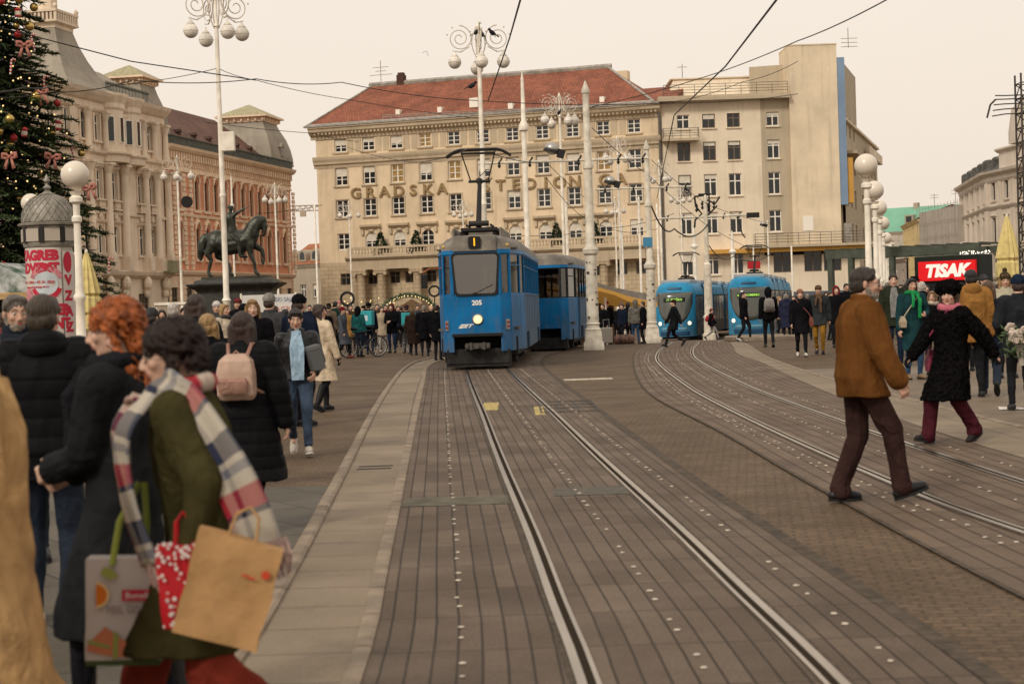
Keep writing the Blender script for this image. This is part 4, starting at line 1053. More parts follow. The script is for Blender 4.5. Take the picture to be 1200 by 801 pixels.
# grey classical corner palace, right
F=Facade(GD(1129, 250), GD(1160, 219)); r=F.root('corner_palace', 'grey classical corner palace with dark mansard roof and tall windows behind the folded parasol', 'building')
M_GC=plaster('grey_stucco', (.60, .52, .43), .12, dirt=.35); M_MANS=mat('dark_mansard', (.085, .08, .07), .6, noise_amt=.3, nscale=2)
ze=F.q(1140, 214)[1]; zmid=F.q(1150, 247)[1]
FB=Facade(GD(1160, 219), GD(1224, 201), z0=F.z0)
for Fc, nc in ((F, 5), (FB, 4)):
 Mx=Matrix.Identity(4) if Fc is F else sub(r, F, FB); L=Fc.L; cx=[L*(i+.5)/nc for i in range(nc)]; wd_=.72
 ops=[(x-wd_, x+wd_, a, b) for x in cx for a, b in ((zmid-4.6, zmid-1.4), (zmid+.9, zmid+3.1), (4.4, 7.0))]
 mb=MB(); mb.M=Mx; wall_mb(mb, 0, L,-1, ze, ops); mb.build('wall', M_GC, r)
 for o in ops: w_=add_window(r,*o, 'cross'); w_.matrix_local=Mx @ w_.matrix_local
 mb=MB(); mb.M=Mx; mb.box(0, L, .3, 14,-1, ze); mb.build('back_wall', M_GC, r)
 mb=MB(); mb.M=Mx; mb.box(.02, L-.02, .29, .296,-1, ze-.1); mb.build('room_darkness', M_DARK, r)
 mb=MB(); mb.M=Mx; band(mb,-.4, L+.3, [(.1, ze-1.2), (.3, ze-.9), (.35, ze-.5), (.9, ze-.1), (1.0, ze+.2), (0, ze+.3)])
 band(mb,-.2, L+.1, [(.05, zmid-.4), (.3, zmid-.1), (.4, zmid+.1), (0, zmid+.2)]); band(mb,-.2, L, [(.05, 3.6), (.3, 3.8), (.4, 4.0), (0, 4.1)])
 for a, b in zip([cx[0]-(cx[1]-cx[0])]+cx, cx+[cx[-1]+cx[1]-cx[0]]):
  x=(a+b)/2
  for u in (-.45, .25): mb.box(x+u, x+u+.3,-.3,-.002, 4.1, zmid-.4); mb.box(x+u, x+u+.3,-.25,-.002, zmid+.2, ze-1.2)
 for o in ops: mb.box(o[0]-.2, o[1]+.2,-.2,-.002, o[2]-.25, o[2]-.05); band(mb, o[0]-.25, o[1]+.25, [(.08, o[3]+.1), (.25, o[3]+.3), (0, o[3]+.35)]); mb.box(o[0]-.2, o[0]-.02,-.1,-.002, o[2]-.05, o[3]+.1); mb.box(o[1]+.02, o[1]+.2,-.1,-.002, o[2]-.05, o[3]+.1)
 mb.build('cornice', M_GC, r)
 mb=MB(); mb.M=Mx
 mb.add([(-.4,-.3, ze+.3), (L+.4,-.3, ze+.3), (L+.4, 1.2, ze+2.2), (-.2, 1.2, ze+2.2), (L+.4, 7, ze+4.4), (1.0, 7, ze+4.4), (-.4, 13, ze+.3), (L+.4, 13, ze+.3)], [(0, 1, 2, 3), (3, 2, 4, 5), (0, 3, 5, 6), (5, 4, 7, 6)])
 rf_=mb.build('roof', M_MANS, r)
 for x in (cx if Fc is F else cx[:1]):
  mb=MB(); mb.M=Mx; mb.box(x-.5, x+.5,-.15, 1.6, ze+.45, ze+1.7); mb.sphere((x, .7, ze+1.7), .55, 8, 5, (1, 1.6, .8)); mb.build('dormer', M_MANS, rf_)
mb=MB(); mb.M=Mx; mb.box(FB.L*.28, FB.L,-.25, 3, ze+.3, ze+2.3); band(mb, FB.L*.26, FB.L, [(.3, ze+2.3), (.7, ze+2.6), (.7, ze+2.8), (0, ze+3.0)]); mb.build('attic_storey', M_GC, r)
x0=FB.L*.52; mb=MB(); mb.M=Mx; mb.prism([(x0,-.6, ze+3.0), (x0,-.6, ze+4.4), (x0+1.2,-.6, ze+7.2), (FB.L+2,-.6, ze+9), (FB.L+2,-.6, ze+3.0)], (0, 3, 0)); mb.build('pediment', M_GC, r)
# ================================================================ TRAMS
def paint(key, col, rough=.38):
 m=mat(key, col, rough, noise_amt=.16, nscale=1.6, coat=.0, spec=.15, bump=.05, bscale=4); t=m.node_tree; b=t.nodes['Principled BSDF']
 tcn=t.nodes.new('ShaderNodeTexCoord'); mp=t.nodes.new('ShaderNodeMapping'); mp.inputs['Scale'].default_value=(3, 3, .7); t.links.new(tcn.outputs['Object'], mp.inputs[0])
 n=t.nodes.new('ShaderNodeTexNoise'); n.inputs['Scale'].default_value=2.2; n.inputs['Detail'].default_value=8; n.inputs['Roughness'].default_value=.7; t.links.new(mp.outputs[0], n.inputs['Vector'])
 sp=t.nodes.new('ShaderNodeSeparateXYZ'); t.links.new(tcn.outputs['Object'], sp.inputs[0])
 r0=t.nodes.new('ShaderNodeMapRange'); r0.inputs[1].default_value=1.5; r0.inputs[2].default_value=.3; r0.inputs[3].default_value=0; r0.inputs[4].default_value=.22; t.links.new(sp.outputs['Z'], r0.inputs[0])
 ad=t.nodes.new('ShaderNodeMath'); t.links.new(n.outputs[0], ad.inputs[0]); t.links.new(r0.outputs[0], ad.inputs[1])
 r=t.nodes.new('ShaderNodeMapRange'); r.inputs[1].default_value=.52; r.inputs[2].default_value=.85; r.inputs[3].default_value=0; r.inputs[4].default_value=.6; t.links.new(ad.outputs[0], r.inputs[0])
 src=b.inputs['Base Color'].links[0].from_socket
 mx=t.nodes.new('ShaderNodeMixRGB'); mx.inputs[2].default_value=(.12, .105, .085, 1); t.links.new(r.outputs[0], mx.inputs[0]); t.links.new(src, mx.inputs[1]); t.links.new(mx.outputs[0], b.inputs['Base Color'])
 return m
M_TB=paint('tram_blue', (.003, .125, .315), .42); M_TBF=paint('faded_tram_blue', (.05, .11, .19), .6)
M_TROOF=mat('tram_roof_grey', (.17, .15, .125), .6, noise_amt=.35, nscale=3, bump=.2, bscale=6)
M_UNDER=mat('underframe', (.018, .016, .015), .75, noise_amt=.4, nscale=5)
M_RUB=mat('rubber', (.014, .014, .014), .6)
M_CHROME=mat('worn_alloy', (.42, .40, .37), .4, metal=.8)
M_HEAD=mat('lit_headlight', (.7, .45, .2), .5, emit=(1, .62, .25), estr=1.5)
M_AMB=mat('amber_display', (.6, .3, .01), .5, emit=(1, .42, .02), estr=.8)
M_GRD=mat('green_display', (.3, .6, .1), .4, emit=(.45, .85, .12), estr=.55)
M_BLK=mat('black_plastic', (.012, .012, .012), .45)
M_INT=mat('tram_interior', (.10, .085, .065), .8, noise_amt=.3, nscale=3)
M_SEATB=mat('seat_plastic', (.30, .12, .04), .5)
def thin_glass(key, tint, amt=.55, rough=.04):
 if key in MC: return MC[key]
 m=bpy.data.materials.new(key); m.use_nodes=True; MC[key]=m; t=m.node_tree; t.nodes.clear()
 o=t.nodes.new('ShaderNodeOutputMaterial'); tr=t.nodes.new('ShaderNodeBsdfTransparent'); tr.inputs[0].default_value=(*tint, 1)
 gl=t.nodes.new('ShaderNodeBsdfGlossy'); gl.inputs['Roughness'].default_value=rough; gl.inputs[0].default_value=(.8, .8, .8, 1)
 fr=t.nodes.new('ShaderNodeFresnel'); fr.inputs[0].default_value=1.5
 ad=t.nodes.new('ShaderNodeMath'); ad.operation='ADD'; ad.inputs[1].default_value=amt; t.links.new(fr.outputs[0], ad.inputs[0])
 mx=t.nodes.new('ShaderNodeMixShader'); t.links.new(ad.outputs[0], mx.inputs[0]); t.links.new(tr.outputs[0], mx.inputs[1]); t.links.new(gl.outputs[0], mx.inputs[2]); t.links.new(mx.outputs[0], o.inputs[0])
 return m
M_TGL=thin_glass('tram_glass', (.55, .53, .48), .10); M_TGD=thin_glass('tram_side_glass', (.35, .33, .3), .07)
def outline(half, L, rear=True):
 """plan outline (counter-clockwise) from the right half"""
 rt=half; lf=[(-x, y) for x, y in reversed(half)]
 return rt+lf
def at_h(pl, inset, z, cy=0, L=10):
 out=[]
 for x, y in pl:
  k=1-inset/1.1
  y2=y+inset if y<L*.5 else y-inset
  if abs(y-L*.5)<L*.5-2.2: y2=y
  out.append((x*k, y2, z))
 return out
def old_tram(root, L, front, number=None, rear_taper=True, motor=True):
 """four-axle city tram car; front faces -Y"""
 half=[(.60, 0), (.84, .24), (1.02, 1.35), (1.1, 2.1), (1.1, L-2.1), (1.02, L-1.35), (.84, L-.24), (.6, L)]
 pl=outline(half, L); n=len(pl)
 def band_(mb, z0, z1, i0=0.0, i1=0.0): mb.rings([at_h(pl, i0, z0, L=L), at_h(pl, i1, z1, L=L)], caps=False)
 zs, zb, zw=.42, 1.82, 2.82
 mb=MB(); Z0=zs
 a=at_h(pl, 0, zb, L=L)
 def seg(mb, i, z0, z1, t0=0, t1=1, out=0, th=.05):
  p=Vector(pl[i%n]).to_3d(); q=Vector(pl[(i+1)%n]).to_3d(); d=(q-p); nn=Vector((d.y,-d.x, 0)).normalized()
  a_=p+d*t0+nn*out; b_=p+d*t1+nn*out
  mb.prism([(a_.x, a_.y, z0), (b_.x, b_.y, z0), (b_.x, b_.y, z1), (a_.x, a_.y, z1)],-nn*th)
 nose=[(-.62,-.002), (.62,-.002)]
 ib=[L*.24, L*.76]; sidep=MB()
 for i in range(n):
  p=Vector(pl[i]); q=Vector(pl[(i+1)%n]); ln=(q-p).length
  if ln>5:        # long side: skirt raised at the bogies
   s=1 if p.x>0 else-1; y0=p.y; cuts=[]
   ys_=sorted([p.y, q.y]); lo, hi=ys_
   spans=[]; c=lo
   for b in ib: spans.append((c, b-.8, zs)); spans.append((b-.8, b+.8, zs+.42)); c=b+.8
   spans.append((c, hi, zs))
   for y_a, y_b, z_ in spans:
    x=s*1.1
    sidep.box(min(x, x-s*.05), max(x, x-s*.05), y_a+.001, y_b-.001, z_, zb)
   if len(spans): sidep.build('side_panel', M_TBF, root); sidep=MB()
  elif (i==n-1):   # front face
   mb.box(-.60, .60, 0, .05, zs+.38, zb)
  elif abs(p.y-L)<.01 and abs(q.y-L)<.01: mb.box(-.6, .6, L-.05, L, zs+.3, zb)
  else: seg(mb, i, zs+(0 if i in (0, n-2) else 0), zb, 0, 1)
 body=mb.build('body', M_TB, root, smooth=False, bevel=.02)
 mb=MB()
 band_(mb, zw, zw+.1,-.015, 0.0); mb.build('gutter_band', M_TB, root)
 mb=MB(); prof=[(0, zw+.1), (.02, zw+.18), (.07, zw+.29), (.18, zw+.39), (.42, zw+.46), (.75, zw+.49)]
 mb.rings([at_h(pl, i_, z_, L=L) for i_, z_ in prof]); mb.build('roof', M_TROOF, root, smooth='auto')
 mp=MB(); panes=[]
 def pillar(i, t, w_=.07):
  p=Vector(pl[i]); q=Vector(pl[(i+1)%n]); ln=(q-p).length; h=w_/2/ln
  seg(mp, i, zb, zw, max(0, t-h), min(1, t+h), 0, .06)
 for i in range(n):
  p=Vector(pl[i]); q=Vector(pl[(i+1)%n]); ln=(q-p).length
  k=1 if ln<1.4 else max(2, round(ln/1.15))
  for j in range(k+1): pillar(i, j/k, .09 if j in (0, k) else .07)
  for j in range(k):
   g=MB(); e=.045/ln; seg(g, i, zb+.03, zw-.03, j/k+e, (j+1)/k-e,-.03, .012)
   big=i==n-1
   if not big: g.build('window', M_TGD, root)
   for zz0, zz1 in ((zb, zb+.035), (zw-.035, zw)): seg(mp, i, zz0+.001, zz1-.001, j/k+e, (j+1)/k-e,-.012, .03)
   if ln>5 or 1.0<ln<1.4: seg(mp, i, zw-.30, zw-.27, j/k+e, (j+1)/k-e,-.012, .03)
 mp.build('window_pillars', M_TB if motor else M_UNDER, root)
 mb=MB(); mb.box(-1.0, 1.0, .5, L-.5, .95, 1.01); mb.mi=1
 for k in range(int((L-3)/.9)):
  for s in (-1, 1): mb.box(s*.75-.2, s*.75+.2, 2+k*.9, 2.08+k*.9, 1.01, 1.95); mb.box(s*.75-.2, s*.75+.2, 1.7+k*.9, 2.0+k*.9, 1.4, 1.48)
 mb.mi=0; mb.box(-1.0, 1.0, 1.7, 1.74, .86, 1.8); mb.box(-.95,-.1, 1.7, 1.74, 1.8, 2.7); mb.box(-.98, .98, .4, L-.5, zw+.12, zw+.15)
 mb.build('interior', [M_INT, M_SEATB], root)
 mb=MB()
 for s in (-1, 1):
  for k in range(1, int((L-4.2)/1.15)): mb.box(s*1.1-.004, s*1.1+.004, 2.1+k*1.15-.007, 2.1+k*1.15+.007, .86, zb)
  mb.box(s*1.1-.006, s*1.1+.006, 2.12, L-2.12, zb-.05, zb-.035)
 mb.build('panel_seams', M_UNDER, root)
 mb=MB(); mb.box(-.95, .95, .7, L-.7, .30, .78); mb.box(-.78, .78, .12, 1.2, .12, .5); mb.box(-.9, .9, .9, 1.3, .14, .6)
 mb.build('underframe', M_UNDER, root, bevel=.03)
 for b in ib:
  bo=MB(); bo.box(-.72, .72, b-1.1, b+1.1, .26, .5)
  bg_=bo.build('bogie', M_UNDER, root, bevel=.02)
  for dy in (-.85, .85):
   for s in (-1, 1):
    wb=MB(); wb.cyl((s*.47, b+dy, .34), (s*.60, b+dy, .34), .33, .33, 16); wb.build('wheel', M_UNDER, bg_)
 def fpanel(x0, x1, z0, z1, y=-.004, th=.02, r_=.1):
  pts=[];
  for cx_, cz_, a0 in ((x1-r_, z1-r_, 0), (x0+r_, z1-r_, 90), (x0+r_, z0+r_, 180), (x1-r_, z0+r_, 270)):
   for k in range(5): a=R(a0+k*22.5); pts.append((cx_+r_*math.cos(a), y, cz_+r_*math.sin(a)))
  return pts
 def plate(name, pts, th, m, par=root):
  g=MB(); g.prism(pts, (0, th, 0)); return g.build(name, m, par)
 def trap(wt, wb_, z0, z1, y):
  pts=[]; r_=.09
  c=[(wt/2, z1, 0), (-wt/2, z1, 90), (-wb_/2, z0, 180), (wb_/2, z0, 270)]
  for (x, z, a0) in c:
   sx_=-1 if x>0 else 1; sz_=-1 if z==z1 else 1
   for k in range(5): a=R(a0+k*22.5); pts.append((x+sx_*r_+r_*math.cos(a), y, z+sz_*r_+r_*math.sin(a)))
  return pts
 if front:
  o_=trap(1.18, 1.06, 1.80, 2.85,-.035); i_=trap(1.08, .96, 1.85, 2.80,-.035)
  g=MB(); nn=len(o_)
  for y0, y1 in ((-.035, .03),):
   vs=o_+i_+[(x, y1, z) for x, y, z in o_]+[(x, y1, z) for x, y, z in i_]; fs=[]
   for k in range(nn):
    l=(k+1)%nn; fs+=[(k, l, nn+l, nn+k), (2*nn+k, 3*nn+k, 3*nn+l, 2*nn+l), (k, 2*nn+k, 2*nn+l, l), (nn+k, nn+l, 3*nn+l, 3*nn+k)]
   g.add(vs, fs)
  g.build('windscreen_frame', M_RUB, root)
  ws=plate('windscreen', trap(1.10, .98, 1.84, 2.81,-.012), .01, thin_glass('windscreen_glass', (.6, .58, .54), .13))
  g=MB(); g.box(-.6,-.55,-.01, .05, zb, zw+.01); g.box(.55, .6,-.01, .05, zb, zw+.01); g.build('corner_post', M_TB, root)
  g=MB(); g.tube([(-.02,-.05, 1.86), (.18,-.06, 1.95), (.42,-.06, 2.06)], .012, 5); g.box(-.06, .02,-.06,-.03, 1.82, 1.88); g.build('wiper', M_BLK, ws)
  g=MB(); g.prism([(-.54,-.05, zw+.06), (.54,-.05, zw+.06), (.52, .0, zw+.45), (-.52, .0, zw+.45)], (0, .9, 0)); fb=g.build('roof_fairing', M_TROOF, root, bevel=.02)
  plate('destination_box', fpanel(-.15, .15, zw+.13, zw+.42,-.085, r_=.05), .05, M_BLK, fb)
  text_obj('route_number', '1', .27, (0,-.092, zw+.275), 0, M_AMB, fb, depth=.004, bold=.004)
  for s in (-1, 1): g=MB(); g.lathe([(.045, 0), (.04, .03), (.01, .045)], 8); o=g.build('marker_lamp', mat('lamp_amber_dull', (.55, .38, .10), .3), root); o.location=(s*.78, .22, zw+.2); o.rotation_euler=(R(90), 0, s*R(35))
  g=MB(); g.lathe([(.13, 0), (.135, .03), (.115, .05)], 18); o=g.build('headlamp_ring', M_CHROME, root); o.location=(.02, .0, 1.22); o.rotation_euler=(R(90), 0, 0)
  g=MB(); g.lathe([(.108, .04), (.09, .065), (.04, .078), (.001, .08)], 18); h=g.build('headlight', M_HEAD, root); h.location=(.02, .0, 1.22); h.rotation_euler=(R(90), 0, 0)
  for s in (-1, 1):
   x, y=s*.73, .13
   g=MB(); g.M=Matrix.Translation((x, y, 1.08)) @ Matrix.Rotation(s*R(45), 4, 'Z'); g.box(-.05, .05,-.035, .0,-.12, .12); g.mi=1
   g.cyl((0,-.036, .05), (0,-.05, .05), .035, n=10); g.cyl((0,-.036,-.05), (0,-.05,-.05), .035, n=10); g.build('tail_lamp', [M_CHROME, mat('red_lens', (.25, .03, .02), .3)], root)
  text_obj('fleet_number', '205', .165, (.01,-.008, 1.62), 0, mat('white_enamel', (.8, .77, .7), .5), root, depth=.003, bold=.006)
  text_obj('operator_logo', 'ZET', .12, (-.30,-.008, 1.06), 0, MC['white_enamel'], root, depth=.003, bold=.004, shear=.5, sx=1.5)
  for dz in (0, .03, .06):
   g=MB(); g.box(-.44,-.36+dz,-.007,-.002, 1.01+dz, 1.02+dz); g.build('logo_stripe', MC['white_enamel'], root)
  g=MB(); g.box(-.62, .62,-.06, .02, .80, .88); g.build('bumper', M_BLK, root, bevel=.01)
  g=MB(); g.box(-.30, .30,-.10, .1, .50, .64); g.cyl((0,-.22, .56), (0, .3, .56), .05, n=8)
  for s in (-1, 1): g.box(s*.16-.03, s*.16+.03,-.16,-.1, .48, .66); g.cyl((s*.26,-.1, .58), (s*.26,-.17, .58), .05, n=8)
  g.build('coupler', mat('coupler_steel', (.10, .09, .08), .5, metal=.6), root)
  g=MB(); g.box(-.80, .80, .15, .22, .06, .36); g.build('lifeguard', M_UNDER, root)
  g=MB(); g.tube([(-.85, .28, 2.50), (-1.13, .12, 2.50), (-1.3, .08, 2.40)], .014, 5); ar=g.build('mirror_arm', mat('worn_red_arm', (.35, .12, .05), .5), root)
  g=MB(); g.box(-1.35,-1.19, .05, .09, 2.02, 2.36); g.build('mirror', M_BLK, ar, bevel=.02)
 return body
M_PAN=mat('pantograph_black', (.02, .018, .016), .55)
def pantograph(root, x, y, z, h, style='half', par_name='pantograph'):
 """single-arm collector: base frame, lower arm, V upper arms, bow head"""
 p=MB(); p.box(x-.45, x+.45, y-.5, y+.6, z+.12, z+.20)
 for s in (-1, 1):
  for t in (-.4, .5): p.lathe([(.05, 0), (.08, .03), (.05, .06), (.08, .09), (.05, .12)], 8, (x+s*.4, y+t, z))
  p.cyl((x+s*.3, y-.5, z+.26), (x+s*.3, y+.6, z+.26), .03, n=6)
 p.tube([(x-.25, y-.45, z+.3), (x+.25, y-.45, z+.3)], .07, 8)
 base=p.build(par_name, M_PAN, root)
 p=MB(); k=(x, y+.35, z+h*.64)
 p.tube([(x, y-.3, z+.22), k], .055, 7); p.tube([(x-.1, y+.1, z+.22), (x-.03, y+.35, z+h*.62)], .02, 5)
 p.sphere(k, .09, 8, 6); p.cyl((x-.28, k[1], k[2]), (x+.28, k[1], k[2]), .04, n=6)
 p.build('lower_arm', M_PAN, base)
 p=MB(); top=z+h-.10
 for s in (-1, 1): p.tube([(x+s*.22, k[1], k[2]), (x+s*.42, y+.15, top)], .018, 5)
 p.cyl((x-.1, k[1], k[2]+.02), (x+.2, y+.3, top-.4), .01, n=4)
 p.build('upper_arm', M_PAN, base)
 p=MB(); pts=[]
 for i in range(15):
  u=-1+2*i/14; pts.append((x+u*.82, y+.15, top+.10-(max(0, abs(u)-.55)**1.6)*.62))
 p.tube(pts, .035, 6); p.tube([(q[0]*1.0, q[1]+.22, q[2]) for q in pts], .03, 6); p.tube([(x-.42, y+.15, top), (x+.42, y+.15, top)], .03, 6)
 for s in (-1, 1): p.cyl((x+s*.42, y+.12, top), (x+s*.42, y+.4, top+.08), .02, n=5)
 p.build('bow_head', M_PAN, base)
 return base
yaw=math.atan2(.74, 14.0)
ta=GD(558.5, 41.7)
t1=empty('tram', (ta.x, ta.y, gz(ta.x, ta.y)+.012),-yaw, 'old blue tram with one lit round headlight and fleet number 205', 'tram')
old_tram(t1, 14.0, True)
pantograph(t1, .05, 1.45, 3.30, 2.2)
mb=MB(); mb.box(-.55, .55, 2.6, 5.0, 3.2, 3.5); mb.box(-.4, .4, 6, 8, 3.2, 3.4); mb.box(-.62,-.56, .9, 5, 3.15, 3.5); mb.box(.56, .62, .9, 5, 3.15, 3.5); mb.build('roof_gear', M_TROOF, t1, bevel=.03)
t2p=GD(636, 56.6)
t2=empty('tram_trailer', (t2p.x, t2p.y+0, gz(t2p.x, t2p.y+5)-.02),-math.atan2(1.15, 10.3), 'blue tram trailer car coupled behind the old tram, partly behind a thick pole', 'tram trailer')
old_tram(t2, 10.4, False, motor=False)
def modern_tram(px, dist, yaw, label, sections, line, txt):
 p=GD(px, dist); root=empty('tram', (p.x, p.y, gz(p.x, p.y)),-yaw, label, 'tram')
 W_=1.15
 def fy(z): return 0.0+(.02*max(0, 1.0-z))+.42*max(0, (z-1.1)/1.9)**1.5
 def S(a, z, off=0):
  """front surface; a = -1..1 across"""
  x=W_*math.sin(a*math.pi/2*.98) if abs(a)>.999 else W_*(abs(a)**.92)*(1 if a>0 else-1)
  y=fy(z)+.62*abs(a)**3.0
  k=1-.10*sst(2.6, 3.4, z)
  return (x*k, y-off, z)
 NA=17; As=[-1+2*i/(NA-1) for i in range(NA)]
 def ring(z, k=1.0, top=0):
  fr=[S(a, z) for a in As]
  fr=[(x*k, y+top, zz_) for x, y, zz_ in fr]
  return fr+[(W_*k*(1-.10*sst(2.6, 3.4, z)), sections[0], z), (-W_*k*(1-.10*sst(2.6, 3.4, z)), sections[0], z)]
 mb=MB(); mb.rings([ring(z) for z in (.22, .5, .8, 1.1, 1.5, 1.9, 2.3, 2.6, 2.85)]+[ring(3.05, .98, .03), ring(3.22, .92, .12), ring(3.32, .8, .3), ring(3.36, .5, .6)])
 cab=mb.build('cab', M_MB_, root, smooth='auto')
 def patch_(name, za, zb_f, a0, a1, m, off=.012, nz=8, na=12, par=cab, alpha=None):
  vs=[];
  for j in range(nz+1):
   for i in range(na+1):
    a=a0+(a1-a0)*i/na; lo=za(a); hi=zb_f(a); z=lo+(hi-lo)*j/nz; vs.append(S(a, z, off))
  fs=[(j*(na+1)+i, j*(na+1)+i+1, (j+1)*(na+1)+i+1, (j+1)*(na+1)+i) for j in range(nz) for i in range(na)]
  g=MB(); g.add(vs, fs); o=g.build(name, m, par, smooth=True); md=o.modifiers.new('s', 'SOLIDIFY'); md.thickness=.02; md.offset=-1; return o
 patch_('windscreen', lambda a: .98+1.15*abs(a/.88)**3.4, lambda a: 2.76-.0*a,-.88, .88, mat('tinted_windscreen', (.07, .072, .06), .12, spec=.7))
 patch_('destination_display', lambda a: 2.22, lambda a: 2.46,-.52, .50, M_BLK, .03)
 o=text_obj('destination_text', line+'  '+txt, .17, (0.0, S(0, 2.34)[1]-.05, 2.34), 0, M_GRD, cab, depth=.003, bold=.004)
 patch_('roof_slot', lambda a: 2.94, lambda a: 3.05,-.33, .33, mat('dark_blue_trim', (.02, .07, .14), .4), .03)
 patch_('bumper', lambda a: .30, lambda a: .52,-.7, .7, mat('dark_blue_trim', (.02, .07, .14), .4), .03)
 patch_('lower_trim', lambda a: .62, lambda a: .74,-.62, .62, mat('pale_blue_trim', (.16, .33, .42), .4), .012)
 for s in (-1, 1):
  c=S(s*.72, .98, .03); g=MB(); g.sphere((0, 0, 0), .11, 12, 8, (1, .35, 1)); h=g.build('headlight', M_HEADB, cab, smooth=True); h.location=c; h.rotation_euler=(0, 0, s*R(28))
 y=.75; first=True
 for si, (ln) in enumerate(sections):
  y0=0 if si==0 else y; y1=ln if si==0 else y+ln
  if si:
   g=MB(); prof=[(-1.13, .25), (-1.15, 1.0), (-1.15, 2.6), (-1.06, 3.1), (-.8, 3.28), (.8, 3.28), (1.06, 3.1), (1.15, 2.6), (1.15, 1.0), (1.13, .25)]
   g.rings([[(x, yy, z) for x, z in prof] for yy in (y0, y1)]); b_=g.build('section', M_MB_, root, smooth='auto')
  else: b_=cab
  for s in (-1, 1):
   a_=(y0+(1.2 if si==0 else .15)); e_=y1-.15
   g=MB(); g.box(s*1.152-.012, s*1.152+.012, a_, e_, 1.0, 2.5); g.build('side_windows', M_TGM, b_)
   g=MB(); g.box(s*1.155-.012, s*1.155+.012, a_+.3, e_, .32, .98); g.build('lower_panel', M_ADV, b_)
   g=MB(); nd=max(1, int((e_-a_)/1.5))
   for k in range(nd+1): yy=a_+(e_-a_)*k/nd; g.box(s*1.168-.01, s*1.168+.01, yy-.03, yy+.03, .35, 2.5)
   g.box(s*1.168-.008, s*1.168+.008, a_, e_, 2.5, 2.6); g.build('door_frames', M_BLK, b_)
   if si==0:
    g=MB(); pts=[(s*1.15, 1.55+.75*math.cos(t_), 1.75+.72*math.sin(t_)) for t_ in [2*math.pi*k/20 for k in range(20)]]; g.prism(pts, (s*.03, 0, 0)); g.build('cab_side_window', mat('tinted_windscreen'), b_)
  g=MB(); g.box(-.85, .85, y0+1.2, y1-.5, 3.28, 3.5); g.build('roof_equipment', M_ROOFG, b_, bevel=.05)
  y=y1
  if si<len(sections)-1:
   g=MB()
   for k in range(5): g.box(-1.08+(k%2)*.04, 1.08-(k%2)*.04, y+k*.13, y+k*.13+.12, .35, 3.2)
   g.build('bellows', M_RUB, root); y+=.66
 for k in range(3):
  g=MB(); yy=3.5+k*9.5; g.box(-1.0, 1.0, yy-1.3, yy+1.3, .06, .3); o=g.build('bogie', M_UNDER, root)
 return root
M_MB_=paint('bright_tram_blue', (.02, .22, .40), .45); M_TGM=mat('tram_window_band', (.05, .06, .065), .12, spec=.7, noise_amt=.5, nscale=1.5)
M_ADV=mat('advert_skirt', (.26, .22, .19), .5, col2=(.06, .06, .065), nscale=2.2); M_ROOFG=mat('roof_equipment_grey', (.32, .34, .35), .5)
M_HEADB=mat('dim_headlight', (1, .85, .6), .3, emit=(1, .80, .45), estr=1.3)
m2=modern_tram(789.5, 98, R(12.5), 'modern light blue tram with two lit headlights just right of the thick pole', (5.2, 4.6, 7.0, 4.6, 6.0), '17', 'PREČKO')
m3=modern_tram(877, 92, R(11.5), 'modern light blue tram with dark windscreen standing further right behind the walkers', (5.2, 4.6, 7.0, 4.6, 6.0), '6', 'ČRNOMEREC')
pantograph(m2, 0, 6.6, 3.45, 1.75); pantograph(m3, 0, 6.6, 3.45, 1.75)
# ================================================================ LAMPS, MASTS, WIRES
M_LAMPW=mat('white_lamp_paint', (.76, .69, .58), .5, noise_amt=.15, nscale=3, bump=.1)
M_MAST=mat('mast_paint', (.60, .54, .44), .6, noise_amt=.2, nscale=4, bump=.2, bscale=9)
M_OPAL=mat('opal_globe', (.66, .58, .475), .3, noise_amt=.04, nscale=1.2, spec=.5)
M_GLASSG=mat('frosted_grey_globe', (.66, .60, .52), .28, noise_amt=.2, nscale=3)
M_IRONW=mat('pale_wrought_iron', (.58, .51, .42), .55)
M_WIRE=mat('catenary_wire', (.035, .03, .026), .6)
def spiral(mb, c, r0, turns, s, rad=.016, plane=(1, 0)):
 pts=[]; N=int(26*turns)
 for i in range(N+1):
  t=i/N; a=math.pi*.5+s*2*math.pi*turns*t; rr=r0*(1-.82*t)
  u=rr*math.cos(a); pts.append((c[0]+u*plane[0], c[1]+u*plane[1], c[2]+rr*math.sin(a)))
 mb.tube(pts, rad, 5)
